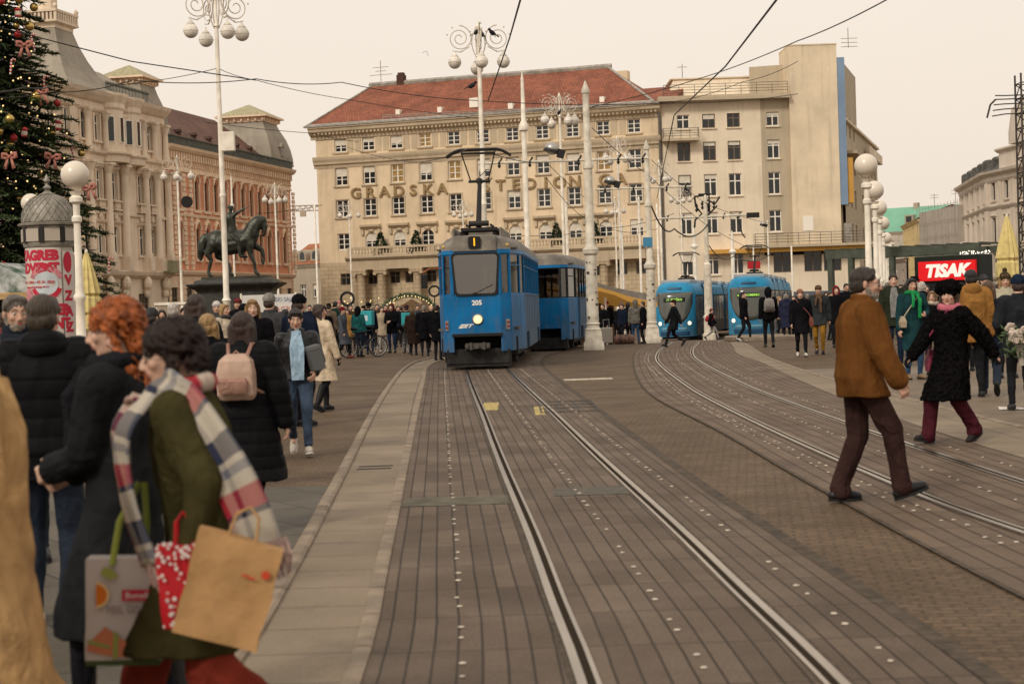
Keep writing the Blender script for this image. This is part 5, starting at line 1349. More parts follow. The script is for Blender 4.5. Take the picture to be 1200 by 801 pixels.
def scroll_lamp(loc, h, label, group, rz=0, detail=True, gr=.215, pole=.075):
 r=empty('street_lamp', loc, rz, label, 'street lamp', group)
 mb=MB(); mb.lathe([(.26, 0), (.26, .12), (.2, .18), (.17, .5), (.21, .55), (.14, .62), (.13, 1.2), (.19, 1.28), (.12, 1.36), (.10, 1.9), (.14, 1.96), (pole*1.15, 2.05), (pole, h*.5), (pole*1.3, h*.505), (pole, h*.515), (pole*.8, h), (pole*1.4, h+.02), (pole*.6, h+.1), (pole*.5, h+.9), (pole*.9, h+1.0), (.01, h+1.15)], 10)
 mb.build('pole', M_LAMPW, r, smooth='auto')
 for k in range(4):
  a=R(18+90*k); d=(math.cos(a), math.sin(a)); mb=MB()
  c=(d[0]*.62, d[1]*.62, h+.62)
  spiral(mb, c, .42, 2.2 if detail else 1.6, 1, .018, d)
  n=14
  mb.tube([(d[0]*(.06+.16*math.sin(math.pi*i/n)), d[1]*(.06+.16*math.sin(math.pi*i/n)), h-.05+1.05*i/n) for i in range(n+1)], .02, 5)
  mb.tube([(d[0]*.3, d[1]*.3, h+.35), (d[0]*.6, d[1]*.6, h+.17), (d[0]*.85, d[1]*.85, h+.22)], .018, 5)
  if detail:
   for t_ in (.3, 1.0, 1.8, 2.6, 3.6, 4.6): mb.sphere((c[0]+d[0]*.42*math.cos(t_), c[1]+d[1]*.42*math.cos(t_), c[2]+.42*math.sin(t_)), .03, 6, 4)
  arm=mb.build('scroll_arm', M_IRONW, r)
  g=MB(); x, y=d[0]*.80, d[1]*.80; zt=h+.08-(.1 if k%2 else 0)
  g.sphere((x, y, zt-gr-.02), gr, 16, 10); g.lathe([(.02, .14), (.03, .06), (.07, .03), (gr*.62,-.06), (gr*.3,-.1)], 12, (x, y, zt)); g.lathe([(gr*1.02,-.01), (gr*1.04, 0), (gr*1.02, .012)], 16, (x, y, zt-gr-.02))
  g.build('globe', M_GLASSG, r, smooth=True)
 return r
def dist_for(py, px, z): pass
GSC='tall scroll-armed street lamps'
def SL(px, pyg, D, label, detail=True,**k):
 p=GD(px, D); s=FPX/D; z=EYE+(hy(px)-pyg)/s
 return scroll_lamp((p.x, p.y, p.z), z-p.z+.25, label, GSC, rz=rnd.uniform(-.3, .3), detail=detail,**k)
SL(266, 43, 50, 'tallest near scroll-armed lamp, its white pole standing in front of the horse monument')
SL(571, 77, 56, 'scroll-armed lamp with crows on top rising directly above the old tram', pole=.085)
SL(663, 144, 80, 'scroll-armed lamp just left of the thick catenary mast, with pale arms')
SL(729, 188, 97, 'scroll-armed lamp standing between the two thick catenary masts', False)
SL(777, 211, 117, 'smaller scroll-armed lamp right of the second thick mast, before the drainpipe', False)
SL(801, 236, 142, 'farthest scroll-armed lamp in front of the cream apartment block', False)
SL(214, 209, 103, 'scroll-armed lamp with loudspeaker left of the horse monument', False)
SL(327, 236, 126, 'scroll-armed lamp to the right of the horse monument', False)
SL(413, 254, 148, 'scroll-armed lamp at the left corner of the yellow bank', False)
SL(724, 249, 150, 'small far scroll-armed lamp in front of the bank, under the letter C', False)
SL(546, 253, 150, 'small far scroll-armed lamp in front of the bank, mostly behind the tram', False)
def globe_lamp(p, h, rad, label, group):
 r=empty('globe_lamp', p, 0, label, 'street lamp', group)
 mb=MB(); zc=h-rad-.05
 mb.lathe([(.24, 0), (.24, .14), (.17, .22), (.15, .7), (.19, .76), (.13, .84), (.11, 1.1), (.135, 1.15), (.10, 1.2), (.085, 1.9), (.12, 1.96), (.12, 2.02), (.08, 2.08), (.065, zc-.62), (.1, zc-.58), (.1, zc-.5), (.065, zc-.46), (.07, zc-.25), (.13, zc-.2), (.13, zc-.12), (.08, zc-.08), (.14, zc)], 14)
 mb.build('post', M_LAMPW, r, smooth='auto')
 mb=MB(); mb.sphere((0, 0, h), rad, 24, 16); mb.build('globe', M_OPAL, r, smooth=True)
 return r
GG='round globe lamps in a row on the right'
names=['nearest and largest globe lamp of the right-hand row', 'second globe lamp of the right-hand row', 'third globe lamp of the right-hand row', 'fourth globe lamp of the right-hand row', 'fifth globe lamp of the right-hand row', 'sixth globe lamp of the right-hand row', 'seventh globe lamp of the right-hand row', 'last and smallest globe lamp of the right-hand row']
for (px, py, D), nm in zip(((1014.8, 193.7, 40.7), (1024.5, 223, 49.5), (1030, 243.6, 59), (1034.4, 261.6, 69), (1038, 279, 79), (1040.7, 292, 90), (1044, 311, 115), (1047, 319, 128)), names):
 a=at(px, py, D); z=gz(a.x, a.y); globe_lamp((a.x, a.y, z), a.z-z, .275, nm, GG)
a=at(88, 205, 33.3); globe_lamp((a.x, a.y, 0), a.z, .275, 'large globe lamp in front of the poster column', 'globe lamps by the poster column')
a=at(36, 238, 49); globe_lamp((a.x, a.y, 0), a.z, .275, 'globe lamp half hidden behind the domed poster column', 'globe lamps by the poster column')
a=at(1129, 288, 95); z=gz(a.x, a.y); globe_lamp((a.x, a.y, z), a.z-z, .22, 'small globe lamp above the right end of the pergola', 'small globe lamps behind the pergola')
a=at(1159, 292, 95); globe_lamp((a.x, a.y, z), a.z-z, .2, 'small globe lamp beside the folded yellow parasol', 'small globe lamps behind the pergola')
def thick_mast(px, py, ztop_px, D, label):
 p=GD(px, D); s=FPX/D; z=EYE+(hy(px)-ztop_px)/s-p.z
 r=empty('catenary_mast', p, 0, label, 'mast', 'thick catenary masts')
 mb=MB()
 def sq(h, zz): return [(-h,-h, zz), (h,-h, zz), (h, h, zz), (-h, h, zz)]
 mb.rings([sq(.33, 0), sq(.33, .22), sq(.28, .30), sq(.26, .62)])
 mb.lathe([(.25, .60), (.27, .68), (.21, .74), (.20, .82), (.24, .86), (.20, .9)], 14)
 mb.build('pedestal', M_MAST, r, smooth='auto')
 mb=MB()
 mb.lathe([(.20, .88), (.185, 3.1), (.25, 3.16), (.27, 3.3), (.20, 3.36), (.145, 3.5), (.125, z*.68), (.16, z*.685), (.16, z*.70), (.12, z*.71), (.105, z-.3), (.135, z-.28), (.135, z-.18), (.10, z-.1), (.02, z+.12)], 14)
 mb.build('shaft', M_MAST, r, smooth='auto')
 q=random.Random(px); mb=MB()
 for i in range(17):           # torn stickers
  a=q.uniform(math.pi, 2*math.pi); zz_=q.uniform(1.0, 2.9); rr=.198; w_, h_=q.uniform(.015, .05), q.uniform(.012, .05)
  c=Vector((rr*math.cos(a), rr*math.sin(a), zz_)); t=Vector((-math.sin(a), math.cos(a), 0))*w_
  mb.mi=q.choice([0, 0, 1]); n_=Vector((math.cos(a), math.sin(a), 0))*.006
  mb.prism([c-t-Vector((0, 0, h_)), c+t-Vector((0, 0, h_)), c+t+Vector((0, 0, h_)), c-t+Vector((0, 0, h_))], n_)
 mb.build('stickers', [mat('dark_sticker', (.04, .035, .03), .7), mat('pale_sticker', (.5, .45, .38), .7)], r)
 return r, z
def beam(r, z, x0, x1, slope, rad=.045, hang=()):
 mb=MB(); mb.cyl((x0, 0, z+x0*slope), (x1, 0, z+x1*slope), rad, n=8)
 b=mb.build('cross_arm', M_MAST, r)
 for x in hang:
  g=MB(); g.lathe([(.02, .1), (.06, .05), (.03, 0), (.06,-.05), (.02,-.12)], 8, (x, 0, z+x*slope-.05)); g.cyl((x, 0, z+x*slope), (x+.1, 0, z+x*slope+.16), .03); g.build('insulator', M_PAN, b)
 return b
mA, zA_=thick_mast(694, 410, 100, 56, 'thickest catenary mast, nearest, standing right of the blue trailer car')
beam(mA, EYE+(353-188)/(2000/56)+.02,-3.6, 2.0, .0, .04, (-2.9,-1.9,-.3, 1.0, 1.8))
mB, zB_=thick_mast(763, 402, 168, 72, 'second thick catenary mast, left of the light blue modern tram')
beam(mB, EYE+(351-223)/(2000/72)+.35,-2.2, 1.9, .0, .04, (-1.8,-.6, .8, 1.6))
mb=MB(); mb.cyl((-.10,-.28, 3.55), (-.10,-.28, 3.57), .1); mb=MB()
mb.box(-.28, .12,-.20,-.17, 4.05, 4.45); mb.build('blue_road_sign', mat('blue_sign_face', (.06, .22, .36), .4), mB)
p=GD(830, 88); mC=empty('catenary_mast', p, 0, 'catenary mast crowned by a tangle of black insulators, before the modern tram', 'mast')
mb=MB(); mb.lathe([(.34, 0), (.34, .3), (.27, .36), (.26, 1.1), (.3, 1.2), (.22, 1.3), (.19, 3.4), (.2, 3.9), (.12, 4.0), (.10, 7.4), (.02, 7.5)], 12); mb.build('shaft', M_MAST, mC, smooth='auto')
beam(mC, 6.35,-2.6, 2.3, .012, .055, (-2.0,-1.2, .9, 1.7))
mb=MB(); q=random.Random(5)
for i in range(4):
 x=-.45+.3*i; mb.lathe([(.02, 0), (.09, .1), (.03, .2), (.09, .3), (.02, .45)], 8, (x, .1, 6.6+.12*(i%2)))
for pts in ([(-.55, 0, 7.4), (-.5, 0, 6.9), (-.2, 0, 6.5), (-.55, 0, 6.2), (-.6, 0, 5.8)], [(.1, 0, 7.2), (.5, 0, 7.0), (.75, 0, 7.35)], [(-.35, 0, 7.5), (.3, 0, 7.5)], [(-.55, 0, 7.4), (.2, 0, 7.45), (.2, 0, 6.5)], [(0, 0, 6.3), (.6, 0, 6.9)]): mb.tube(pts, .05, 6)
mb.build('insulator_cluster', M_PAN, mC)
mb=MB(); mb.box(2.1, 2.75,-.1, .1, 6.22, 6.48); mb.build('relay_box', M_PAN, mC)
mb=MB(); mb.tube([(1.6, 0, 6.3), (1.75, 0, 5.9), (1.85, 0, 5.4), (2.0, 0, 5.2)], .035, 5); mb.build('hanging_cable', M_PAN, mC)
def thin_mast(px, D, ptop, label, spire=True, rad=.085, group='slender white masts', cat='mast', name='slender_mast', h=None):
 p=GD(px, D); s=FPX/D; z=(EYE+(hy(px)-ptop)/s-p.z) if h is None else h
 mb=MB()
 if spire: prof=[(.2, 0), (.2, .3), (.13, .4), (.12, 2.2), (.17, 2.3), (.17, 2.4), (rad, 2.5), (rad*.9, z*.78), (rad*1.7, z*.785), (rad*1.9, z*.80), (rad*.9, z*.82), (rad*.55, z*.97), (.01, z)]
 else: prof=[(rad*1.6, 0), (rad*1.6, .2), (rad, .3), (rad*.9, z), (.01, z+.08)]
 mb.lathe(prof, 10); o=mb.build(name, M_LAMPW, smooth='auto'); o.location=p
 return tag(o, label, cat, group)
thin_mast(620.5, 75, 84, 'slender white spired mast rising above the roof line behind the tram', rad=.12)
thin_mast(697, 95, 140, 'slender white spired mast just right behind the nearest thick mast', rad=.11)
thin_mast(667, 100, 236, 'plain slender pole under the scroll lamp left of the thick mast', False, .09)
thin_mast(752, 104, 232, 'plain slender pole left of the second thick mast', False, .08)
thin_mast(773, 112, 240, 'plain slender pole right of the second thick mast', False, .07)
thin_mast(731, 110, 262, 'plain slender pole close to the lamp between the thick masts', False, .09)
thin_mast(815.5, 120, 262, 'white spired mast left of the insulator mast above the modern tram', rad=.14)
thin_mast(860, 118, 270, 'white spired mast left of the traffic light above the modern tram', rad=.14)
thin_mast(884.5, 112, 287, 'thin white post carrying a small red sign', False, .05)
thin_mast(884, 112.5, 294, 'thin white post with brackets behind the small red sign', False, .03)
thin_mast(929, 110, 289, 'bright white post in front of the shop windows', False, .06)
thin_mast(373, 120, 240, 'slender pole at the left edge of the yellow bank', False, .07)
thin_mast(276.5, 135, 204, 'white flagpole spire behind the rider of the monument', rad=.09)
a=at(883.5, 310.5, 111.6); mb=MB(); mb.box(-.42, .42,-.02, .02,-.24, .24); o=mb.build('red_sign', mat('red_sign_face', (.42, .015, .02), .5)); o.location=a; tag(o, 'small red sign on a thin white post above the modern tram', 'sign')
a=GD(902, 108); r=empty('traffic_light', a, 0, 'black traffic light on a post right of the second modern tram', 'traffic light')
zt=EYE+(hy(902)-336)/(FPX/108)-a.z
mb=MB(); mb.cyl((0, 0, 0), (0, 0, zt+4.2), .05); mb.build('post', M_LAMPW, r)
mb=MB(); mb.box(-.2, .2,-.25,-.02, zt-.85, zt+.3); mb.build('signal_housing', M_BLK, r, bevel=.03)
for k, cc in enumerate([(.08, .01, .01), (.5, .22, .03), (.01, .05, .02)]):
 g=MB(); g.cyl((0,-.25, zt+.1-k*.36), (0,-.275, zt+.1-k*.36), .12, n=12); g.build('signal_lens', mat('lens%d'%k, cc, .3, emit=(1, .5, .1) if k==1 else None, estr=.4), r)
def flood(px, py, D, label, s=1.0):
 a=at(px, py, D); mb=MB(); mb.sphere((0, 0, 0), .21*s, 12, 8, (1, 1, .85)); mb.mi=1; mb.lathe([(.2*s,-.02), (.24*s,-.12), (.02,-.14)], 12); mb.box(.2*s, .42*s,-.1, .1,-.2*s, .05*s)
 o=mb.build('floodlight', [M_CHROME, M_PAN], smooth='auto'); o.location=a; o.rotation_euler=(0, R(18), 0); return tag(o, label, 'floodlight', 'round floodlights above the tracks')
flood(646.5, 174, 56, 'silver round floodlight hanging over the tracks left of the thick mast', 1.1)
flood(715, 211.5, 60, 'dark round floodlight between the masts, tilted to the left', .9)
flood(894, 262, 88, 'small dark floodlight at the end of the long cross arm', .6)
a=at(218, 237, 102.6); mb=MB(); mb.cyl((0,-.3, 0), (0, .2, 0), .36, .22, 14); o=mb.build('loudspeaker', M_PAN); o.location=a; o.rotation_euler=(0, 0, R(20)); tag(o, 'round black loudspeaker on the lamp left of the monument', 'loudspeaker')
a=at(264, 101, 49.8)+Vector((0, 0,-1.1)); a=at(267, 166, 49.8); mb=MB(); mb.box(-.2, .2,-.12, .12,-.28, .28); o=mb.build('junction_box', M_LAMPW, bevel=.02); o.location=a; tag(o, 'pale junction box strapped high on the nearest lamp pole', 'box')
def wire(pts, label, rad=.011, sag=.0, name='overhead_wire', group='overhead wires'):
 P=[at(*p) for p in pts]; out=[]
 for i in range(len(P)-1):
  n=12
  for k in range(n+(1 if i==len(P)-2 else 0)):
   t=k/n; q=P[i].lerp(P[i+1], t); q.z-=sag*4*t*(1-t); out.append(q)
 mb=MB(); mb.tube(out, rad, 5); o=mb.build(name, M_WIRE); return tag(o, label, 'wire', group)
wire([(-40, 22, 40), (154, 72, 44), (300, 94, 48)], 'wire from the fir tree past the tower roof to the nearest lamp', .016)
wire([(-40, 112, 45), (60, 108, 46), (155, 94, 48), (300, 92.5, 50), (400, 96.5, 54), (560, 118, 60), (790, 121, 64), (935, 110, 75)], 'long nearly level wire across the square from left to the roof of the bank', .014, .1)
wire([(154, 98, 48), (255, 80, 50), (300, 94, 50), (410, 117, 56), (570, 140, 64)], 'wire that peaks at the nearest lamp pole and drops to the right', .010, .05)
wire([(243, 143.5, 80), (365, 156, 90), (420, 166, 95)], 'faint wire from the nearest lamp pole towards the bank', .016, .05)
wire([(612,-8, 26), (597, 45, 40), (572, 118, 56)], 'steep wire from the top edge down to the lamp above the tram', .018)
wire([(916,-8, 24), (850, 78, 38), (790, 135, 52), (770, 232, 110)], 'steep contact wire from the top edge falling towards the bank corner', .018)
wire([(1048,-5, 30), (935, 48, 42), (820, 92, 54), (694, 125, 56.2)], 'wire from the top right down to the nearest thick mast', .014, .05)
wire([(935, 72, 60), (870, 96, 66), (790, 119, 72)], 'short slack wire near the apartment roof', .012, .1)
wire([(694, 150, 56), (760, 205, 75), (830, 265, 88), (900, 300, 110)], 'diagonal wire from the nearest thick mast to the insulator mast', .014, .1)
wire([(763, 240, 72), (790, 268, 78), (830, 262, 88)], 'drooping black cable between the second thick mast and the insulator mast', .035, .5)
wire([(763, 187, 72), (830, 240, 88), (905, 262, 95)], 'wire from the second thick mast over the insulator mast', .012, .1)
wire([(831, 288, 88), (860, 300, 95), (905, 296, 108)], 'black cable looping right of the insulator mast', .03, .4)
wire([(571, 178, 44), (640, 190, 58), (697, 240, 100)], 'wire running back from the tram pantograph', .013, .1)
wire([(548, 175, 41), (480, 190, 70), (400, 170, 110)], 'faint wire running left behind the pantograph', .014, .1)
wire([(640, 208, 58), (700, 262, 80), (770, 268, 88)], 'wire sagging beneath the first cross arm', .013, .3)
wire([(600, 275, 90), (700, 268, 95), (790, 250, 100)], 'level wire in front of the bank balcony', .016, .2)
wire([(-20, 108, 40), (30, 102, 42), (62, 101, 44)], 'white cord strung across the Christmas tree', .02, .05)
wire([(495, 62, 90), (500, 60, 92), (502, 66, 94)], 'short wire end at the lamp above the tram', .01)
wire([(378, 240, 170), (340, 246, 175), (300, 250, 180)], 'thin construction cable left of the bank', .03, .1)
M_CROW=mat('crow_black', (.012, .012, .014), .6)
def crow(a, rz, label):
 mb=MB(); mb.sphere((0, 0, .1), .075, 10, 7, (1, 1.9, 1), Matrix.Rotation(R(-28), 3, 'X')); mb.sphere((0,-.12, .20), .05, 8, 6); mb.cyl((0,-.15, .2), (0,-.23, .19), .02, .003, 6)
 mb.rings([[(-.03, .1, .06), (.03, .1, .06), (.03, .1, .1), (-.03, .1, .1)], [(-.04, .27,-.03), (.04, .27,-.03), (.04, .27,-.01), (-.04, .27,-.01)]])
 for s in (-1, 1): mb.cyl((s*.03, 0, .05), (s*.03, 0,-.02), .008, n=5)
 me=remesh(mb, .012, 1); me.materials.append(M_CROW); o=bpy.data.objects.new('crow', me); COL.objects.link(o); o.location=a; o.rotation_euler=(0, 0, rz); return tag(o, label, 'bird', 'crows on the lamp above the tram')
crow(at(559, 41, 56), R(60), 'crow sitting highest on the lamp above the tram'); crow(at(565, 44, 56), R(200), 'crow on the middle finial of the lamp above the tram'); crow(at(577, 42, 56), R(-50), 'crow on the right scroll of the lamp above the tram')
crow(at(551, 108, 55.6) if False else at(655, 135, 80), R(30), 'crow on the pale scroll lamp left of the thick mast')
crow(at(553, 104, 55), R(100), 'crow in mid wire left of the lamp above the tram')
# domed poster column
a=GD(61, 44); r=empty('advertising_column', (a.x, a.y, 0), 0, 'round advertising column with a scaly metal dome and red and white posters', 'advertising column')
cz=lambda py: EYE+(hy(61)-py)/(FPX/44)
zb, zt, zd=cz(287), cz(266), cz(228)
M_PEWT=mat('pewter_dome', (.26, .235, .195), .5, metal=.3, noise_amt=.25, nscale=5, bump=.3)
rb=.60; mb=MB(); mb.lathe([(.72, 0), (.72, .25), (.64, .3), (rb-.02, .35), (rb-.02, zb)], 28); mb.build('drum', mat('column_drum', (.45, .4, .33), .7), r, smooth='auto')
mb=MB(); mb.lathe([(rb+.03, zb-.06), (rb+.05, zb), (rb+.05, zt), (rb+.16, zt+.03), (rb+.17, zt+.08), (rb+.02, zt+.12)], 28)
mb.build('collar', M_PEWT, r, smooth='auto')
mb=MB()
for k in range(8):
 an=R(22.5+45*k); c=Vector(((rb+.052)*math.cos(an), (rb+.052)*math.sin(an), 0)); t=Vector((-math.sin(an), math.cos(an), 0)); n_=Vector((math.cos(an), math.sin(an), 0))*.02
 for (w0, w1, mi) in ((-.19, .19, 0),): mb.mi=0; mb.prism([c+t*w0+Vector((0, 0, zb+.08)), c+t*w1+Vector((0, 0, zb+.08)), c+t*w1+Vector((0, 0, zt-.06)), c+t*w0+Vector((0, 0, zt-.06))], n_)
 an+=R(22.5); c=Vector(((rb+.052)*math.cos(an), (rb+.052)*math.sin(an), 0)); t=Vector((-math.sin(an), math.cos(an), 0)); mb.mi=1
 mb.prism([c+t*-.06+Vector((0, 0, zb+.04)), c+t*.06+Vector((0, 0, zb+.04)), c+t*.06+Vector((0, 0, zt-.02)), c+t*-.06+Vector((0, 0, zt-.02))], Vector((math.cos(an), math.sin(an), 0))*.04)
mb.build('frieze_panel', [mat('opal_panel', (.42, .36, .29), .5), M_PAN], r)
mb=MB(); prof=[]; H_=zd-zt-.12
for i in range(9): t=i/8; prof.append(((rb+.05)*math.cos(t*math.pi/2)**.8+.02, zt+.12+H_*math.sin(t*math.pi/2)))
mb.lathe(prof, 28); dm=mb.build('dome', M_PEWT, r, smooth='auto')
mb=MB()
for k in range(24):          # criss-cross ribs make the scales
 for s in (-1, 1):
  pts=[]
  for i in range(9):
   t=i/8; an=R(15*k)+s*t*1.1; rr=(rb+.06)*math.cos(t*math.pi/2)**.8+.02; pts.append((rr*math.cos(an), rr*math.sin(an), zt+.125+H_*math.sin(t*math.pi/2)))
  mb.tube(pts[:8], .007, 4)
mb.build('dome_ribs', M_PEWT, dm)
mb=MB(); mb.lathe([(.20, zd-.05), (.22, zd), (.12, zd+.04), (.05, zd+.1), (.11, zd+.17), (.05, zd+.23), (.03, zd+.27), (.075, zd+.34), (.05, zd+.42), (.01, zd+.52)], 14); mb.build('finial', M_PEWT, r, smooth='auto')
M_PAPER=mat('poster_paper', (.56, .50, .45), .7, noise_amt=.06, nscale=6); M_RED=mat('poster_red', (.48, .025, .05), .65); M_PINK=mat('poster_pink', (.50, .20, .22), .65, noise_amt=.3, nscale=7); M_ICE=mat('poster_ice_blue', (.48, .52, .54), .65)
def curved(name, az0, az1, z0, z1, m, off, par):
 n=14; rr=rb+off; vs=[]
 for i in range(n+1):
  an=R(az0+(az1-az0)*i/n)
  for z in (z0, z1): vs.append((rr*math.sin(an),-rr*math.cos(an), z))
 g=MB(); g.add(vs, [(2*i, 2*i+2, 2*i+3, 2*i+1) for i in range(n)]); return g.build(name, m, par, smooth=True, fix=False)
def wrap_text(name, txt, size, az, z, m, par, off=.012, sx=1, bold=.01):
 me=text_mesh(txt, size, .002, bold, 0, sx); b=bmesh.new(); b.from_mesh(me)
 for x in [i*.06-1.2 for i in range(41)]: bmesh.ops.bisect_plane(b, geom=b.verts[:]+b.edges[:]+b.faces[:], plane_co=(x, 0, 0), plane_no=(1, 0, 0))
 b.to_mesh(me); b.free()
 for v in me.vertices:
  x, y, zz_=v.co; an=R(az)+x/rb; rr=rb+off+zz_; v.co=(rr*math.sin(an),-rr*math.cos(an), z+y)
 me.materials.clear(); me.materials.append(m); o=bpy.data.objects.new(name, me); COL.objects.link(o); setpar(o, par)
def wrap_ring(name, az, z, r0, r1, m, par, off=.012, a0=0, a1=360, n=30, sy=1):
 g=MB(); vs=[]
 for i in range(n+1):
  t=R(a0+(a1-a0)*i/n)
  for q in (r0, r1):
   x, y=q*math.cos(t), q*math.sin(t)*sy; an=R(az)+x/rb; vs.append(((rb+off)*math.sin(an),-(rb+off)*math.cos(an), z+y))
 g.add(vs, [(2*i, 2*i+2, 2*i+3, 2*i+1) for i in range(n)]); g.build(name, m, par, fix=False)
zp1=zb-.08
ps=curved('poster',-88, 42, .55, zp1, M_PAPER, .004, r); ps2=curved('poster', 46, 150, .45, zp1-.1, M_PAPER, .005, r)
wrap_text('headline', 'ZAGREB', .34,-20, zp1-.21, M_RED, ps, sx=.92, bold=.022); wrap_text('headline', 'ADVENT', .34,-22, zp1-.53, M_RED, ps, sx=.92, bold=.02)
wrap_ring('star_emblem', 4, zp1-.92, .34, .47, M_PINK, ps, .015, 20, 160); wrap_ring('star_emblem', 4, zp1-.92, .30, .42, M_RED, ps, .017, 200, 340); wrap_ring('star_emblem', 4, zp1-.92, .0, .30, M_ICE, ps, .016)
g_=[(0.02, .36), (.20, .18), (-.18, .18)]
wrap_ring('star_emblem', 4, zp1-.60, 0, .2, M_RED, ps, .019, 0, 180, 8)
wrap_text('dates', '30. 11. 2024 – 07. 01. 2025', .088,-22, zp1-.88, M_RED, ps, .021, bold=.002); wrap_text('dates', 'www.adventzagreb.hr', .08,-22, zp1-1.0, M_RED, ps, .021, bold=.001)
wrap_ring('figure_art',-48, zp1-1.42, 0, .22, M_PINK, ps, .012, 0, 360, 20, 1.9)
wrap_text('headline', 'ZAGREB', .36, 2, zp1-1.60, M_RED, ps, sx=.9, bold=.024); wrap_text('headline', 'ADVENT', .36, 2, zp1-1.95, M_RED, ps, sx=.9, bold=.022)
wrap_ring('figure_art', 8, zp1-2.4, 0, .28, M_PINK, ps, .012, 0, 360, 20, 1.2); wrap_ring('figure_art', 8, zp1-2.4, .30, .38, M_RED, ps, .012, 180, 330, 20)
for k, ch in enumerate(('V', 'Z', 'A', 'Z', 'V', 'A')): wrap_text('letters', ch, .33, 62, zp1-.85-k*.40, M_RED, ps2, sx=1.1, bold=.02)
wrap_ring('figure_art', 62, zp1-.38, 0, .15, M_RED, ps2, .012, 0, 360, 16, 1.8)
# equestrian monument
a=GD(280, 110); r0=(a.x, a.y, 0); r=empty('monument', r0, 0, 'dark bronze rider with raised sword on a prancing horse on a black stone pedestal', 'monument')
S_=FPX/110; mz=lambda py, px=280: EYE+(hy(px)-py)/S_; mx_=lambda px: (px-280)/S_
M_PED=mat('black_stone', (.045, .043, .036), .5, noise_amt=.3, nscale=3); M_BRZ=mat('patinated_bronze', (.050, .052, .042), .42, metal=.55, noise_amt=.4, nscale=2.5, bump=.2)
zt=mz(324)
mb=MB(); cx=mx_(279)
def pr(hw, hd, z): return [(cx-hw,-hd, z), (cx+hw,-hd, z), (cx+hw, hd, z), (cx-hw, hd, z)]
mb.rings([pr(2.9, 1.7, 0), pr(2.9, 1.7, .4), pr(2.5, 1.35, .55), pr(2.35, 1.2, zt-1.0), pr(2.45, 1.3, zt-.85), pr(2.95, 1.75, zt-.55), pr(3.0, 1.8, zt-.45), pr(2.55, 1.4, zt-.38), pr(2.5, 1.35, zt-.22), pr(2.1, 1.05, zt-.12), pr(2.1, 1.05, zt)])
mb.build('pedestal', M_PED, r)
mb=MB()
def P(px, py, y=0): return (mx_(px), y, mz(py))
def chain(pts, rads, y0=None):
 for (p, q, ra, rb_) in zip(pts, pts[1:], rads, rads[1:]): mb.cap(p, q, ra, rb_, 10)
chain([P(259, 284), P(272, 287), P(285, 285), P(293, 280)], [.68, .66, .66, .62])
mb.sphere(P(257, 281), .68, 12, 9, (1, .9, 1)); mb.sphere(P(296, 279), .52, 12, 9, (1, .85, 1.1))
chain([P(297, 275), P(301, 266), P(306, 260), P(312, 259)], [.56, .48, .38, .26])                   # arched neck
chain([P(311, 260), P(314, 266), P(313, 274)], [.24, .20, .13]); mb.cap(P(313, 274), P(312, 277), .13, .11)  # head tucked in
chain([P(296, 268), P(302, 259), P(309, 256)], [.16, .2, .1])                                       # mane
for s in (-1, 1): mb.cap(P(311, 257, s*.1), P(312, 253, s*.13), .06, .02)
chain([P(249, 276), P(244, 276), P(240, 283), P(239, 292), P(237.5, 303)], [.14, .22, .3, .28, .10])  # tail
chain([P(254, 286,-.35), P(247, 296,-.35), P(251, 304,-.35), P(247.5, 316,-.35), P(248, 321,-.35)], [.42, .24, .14, .11, .12]); mb.cap(P(248, 321,-.35), P(250.5, 323,-.35), .13, .13)
chain([P(258, 288, .35), P(257, 299, .35), P(266, 305, .35), P(271, 313, .35), P(270, 320, .35)], [.40, .24, .14, .11, .12]); mb.cap(P(270, 320, .35), P(273, 322, .35), .13, .13)
chain([P(296, 286,-.28), P(297, 299,-.28), P(301, 309,-.28), P(302, 319,-.28)], [.30, .17, .12, .11]); mb.cap(P(302, 319,-.28), P(305, 322,-.28), .13, .13)
chain([P(297, 286, .28), P(309, 294, .28), P(311, 303, .28)], [.28, .15, .10]); mb.cap(P(311, 303, .28), P(309.5, 309, .28), .1, .12)
chain([P(268, 281, 0), P(284, 280, 0)], [.66, .62])
me=remesh(mb, .055, 3); me.materials.append(M_BRZ); o=bpy.data.objects.new('horse', me); COL.objects.link(o); setpar(o, r)
mb=MB()
chain([P(276, 278), P(275, 266), P(273.5, 255)], [.36, .30, .38]); mb.sphere(P(274, 251.5), .2, 10, 8, (1.7, 1.1, .8)); mb.cap(P(274, 251), P(274.5, 247), .1, .1); mb.sphere(P(275, 244.8), .17, 10, 8, (.9, .9, 1.1))
mb.sphere(P(274.5, 242.5), .2, 10, 8, (1.2, .8, .5)); mb.cap(P(274, 242), P(273, 240), .09, .05)           # plumed cap
chain([P(278, 253,-.2), P(284, 249,-.22), P(290, 246,-.24)], [.14, .11, .07]); mb.sphere(P(291, 245.5,-.24), .09)  # arm pointing ahead
chain([P(271, 254, .2), P(272, 264, .3), P(279, 269, .25)], [.14, .11, .08])
for s in (-1, 1): chain([P(277, 277, s*.4), P(284, 283, s*.52), P(285, 296, s*.55), P(286, 301, s*.55)], [.26, .19, .12, .1]); mb.cap(P(286, 301, s*.55), P(290, 301, s*.6), .09, .08)
chain([P(270, 256, .15), P(268, 268, .25), P(267.5, 282, .3), P(268.5, 291, .3)], [.2, .3, .28, .12])            # hanging pelisse/cape
me=remesh(mb, .045, 2); me.materials.append(M_BRZ); o=bpy.data.objects.new('rider', me); COL.objects.link(o); setpar(o, r)
mb=MB(); mb.tube([P(290, 246,-.24), P(295, 244,-.26), P(300, 241.5,-.28)], [.03, .03, .012], 5); mb.build('sword', M_BRZ, r)
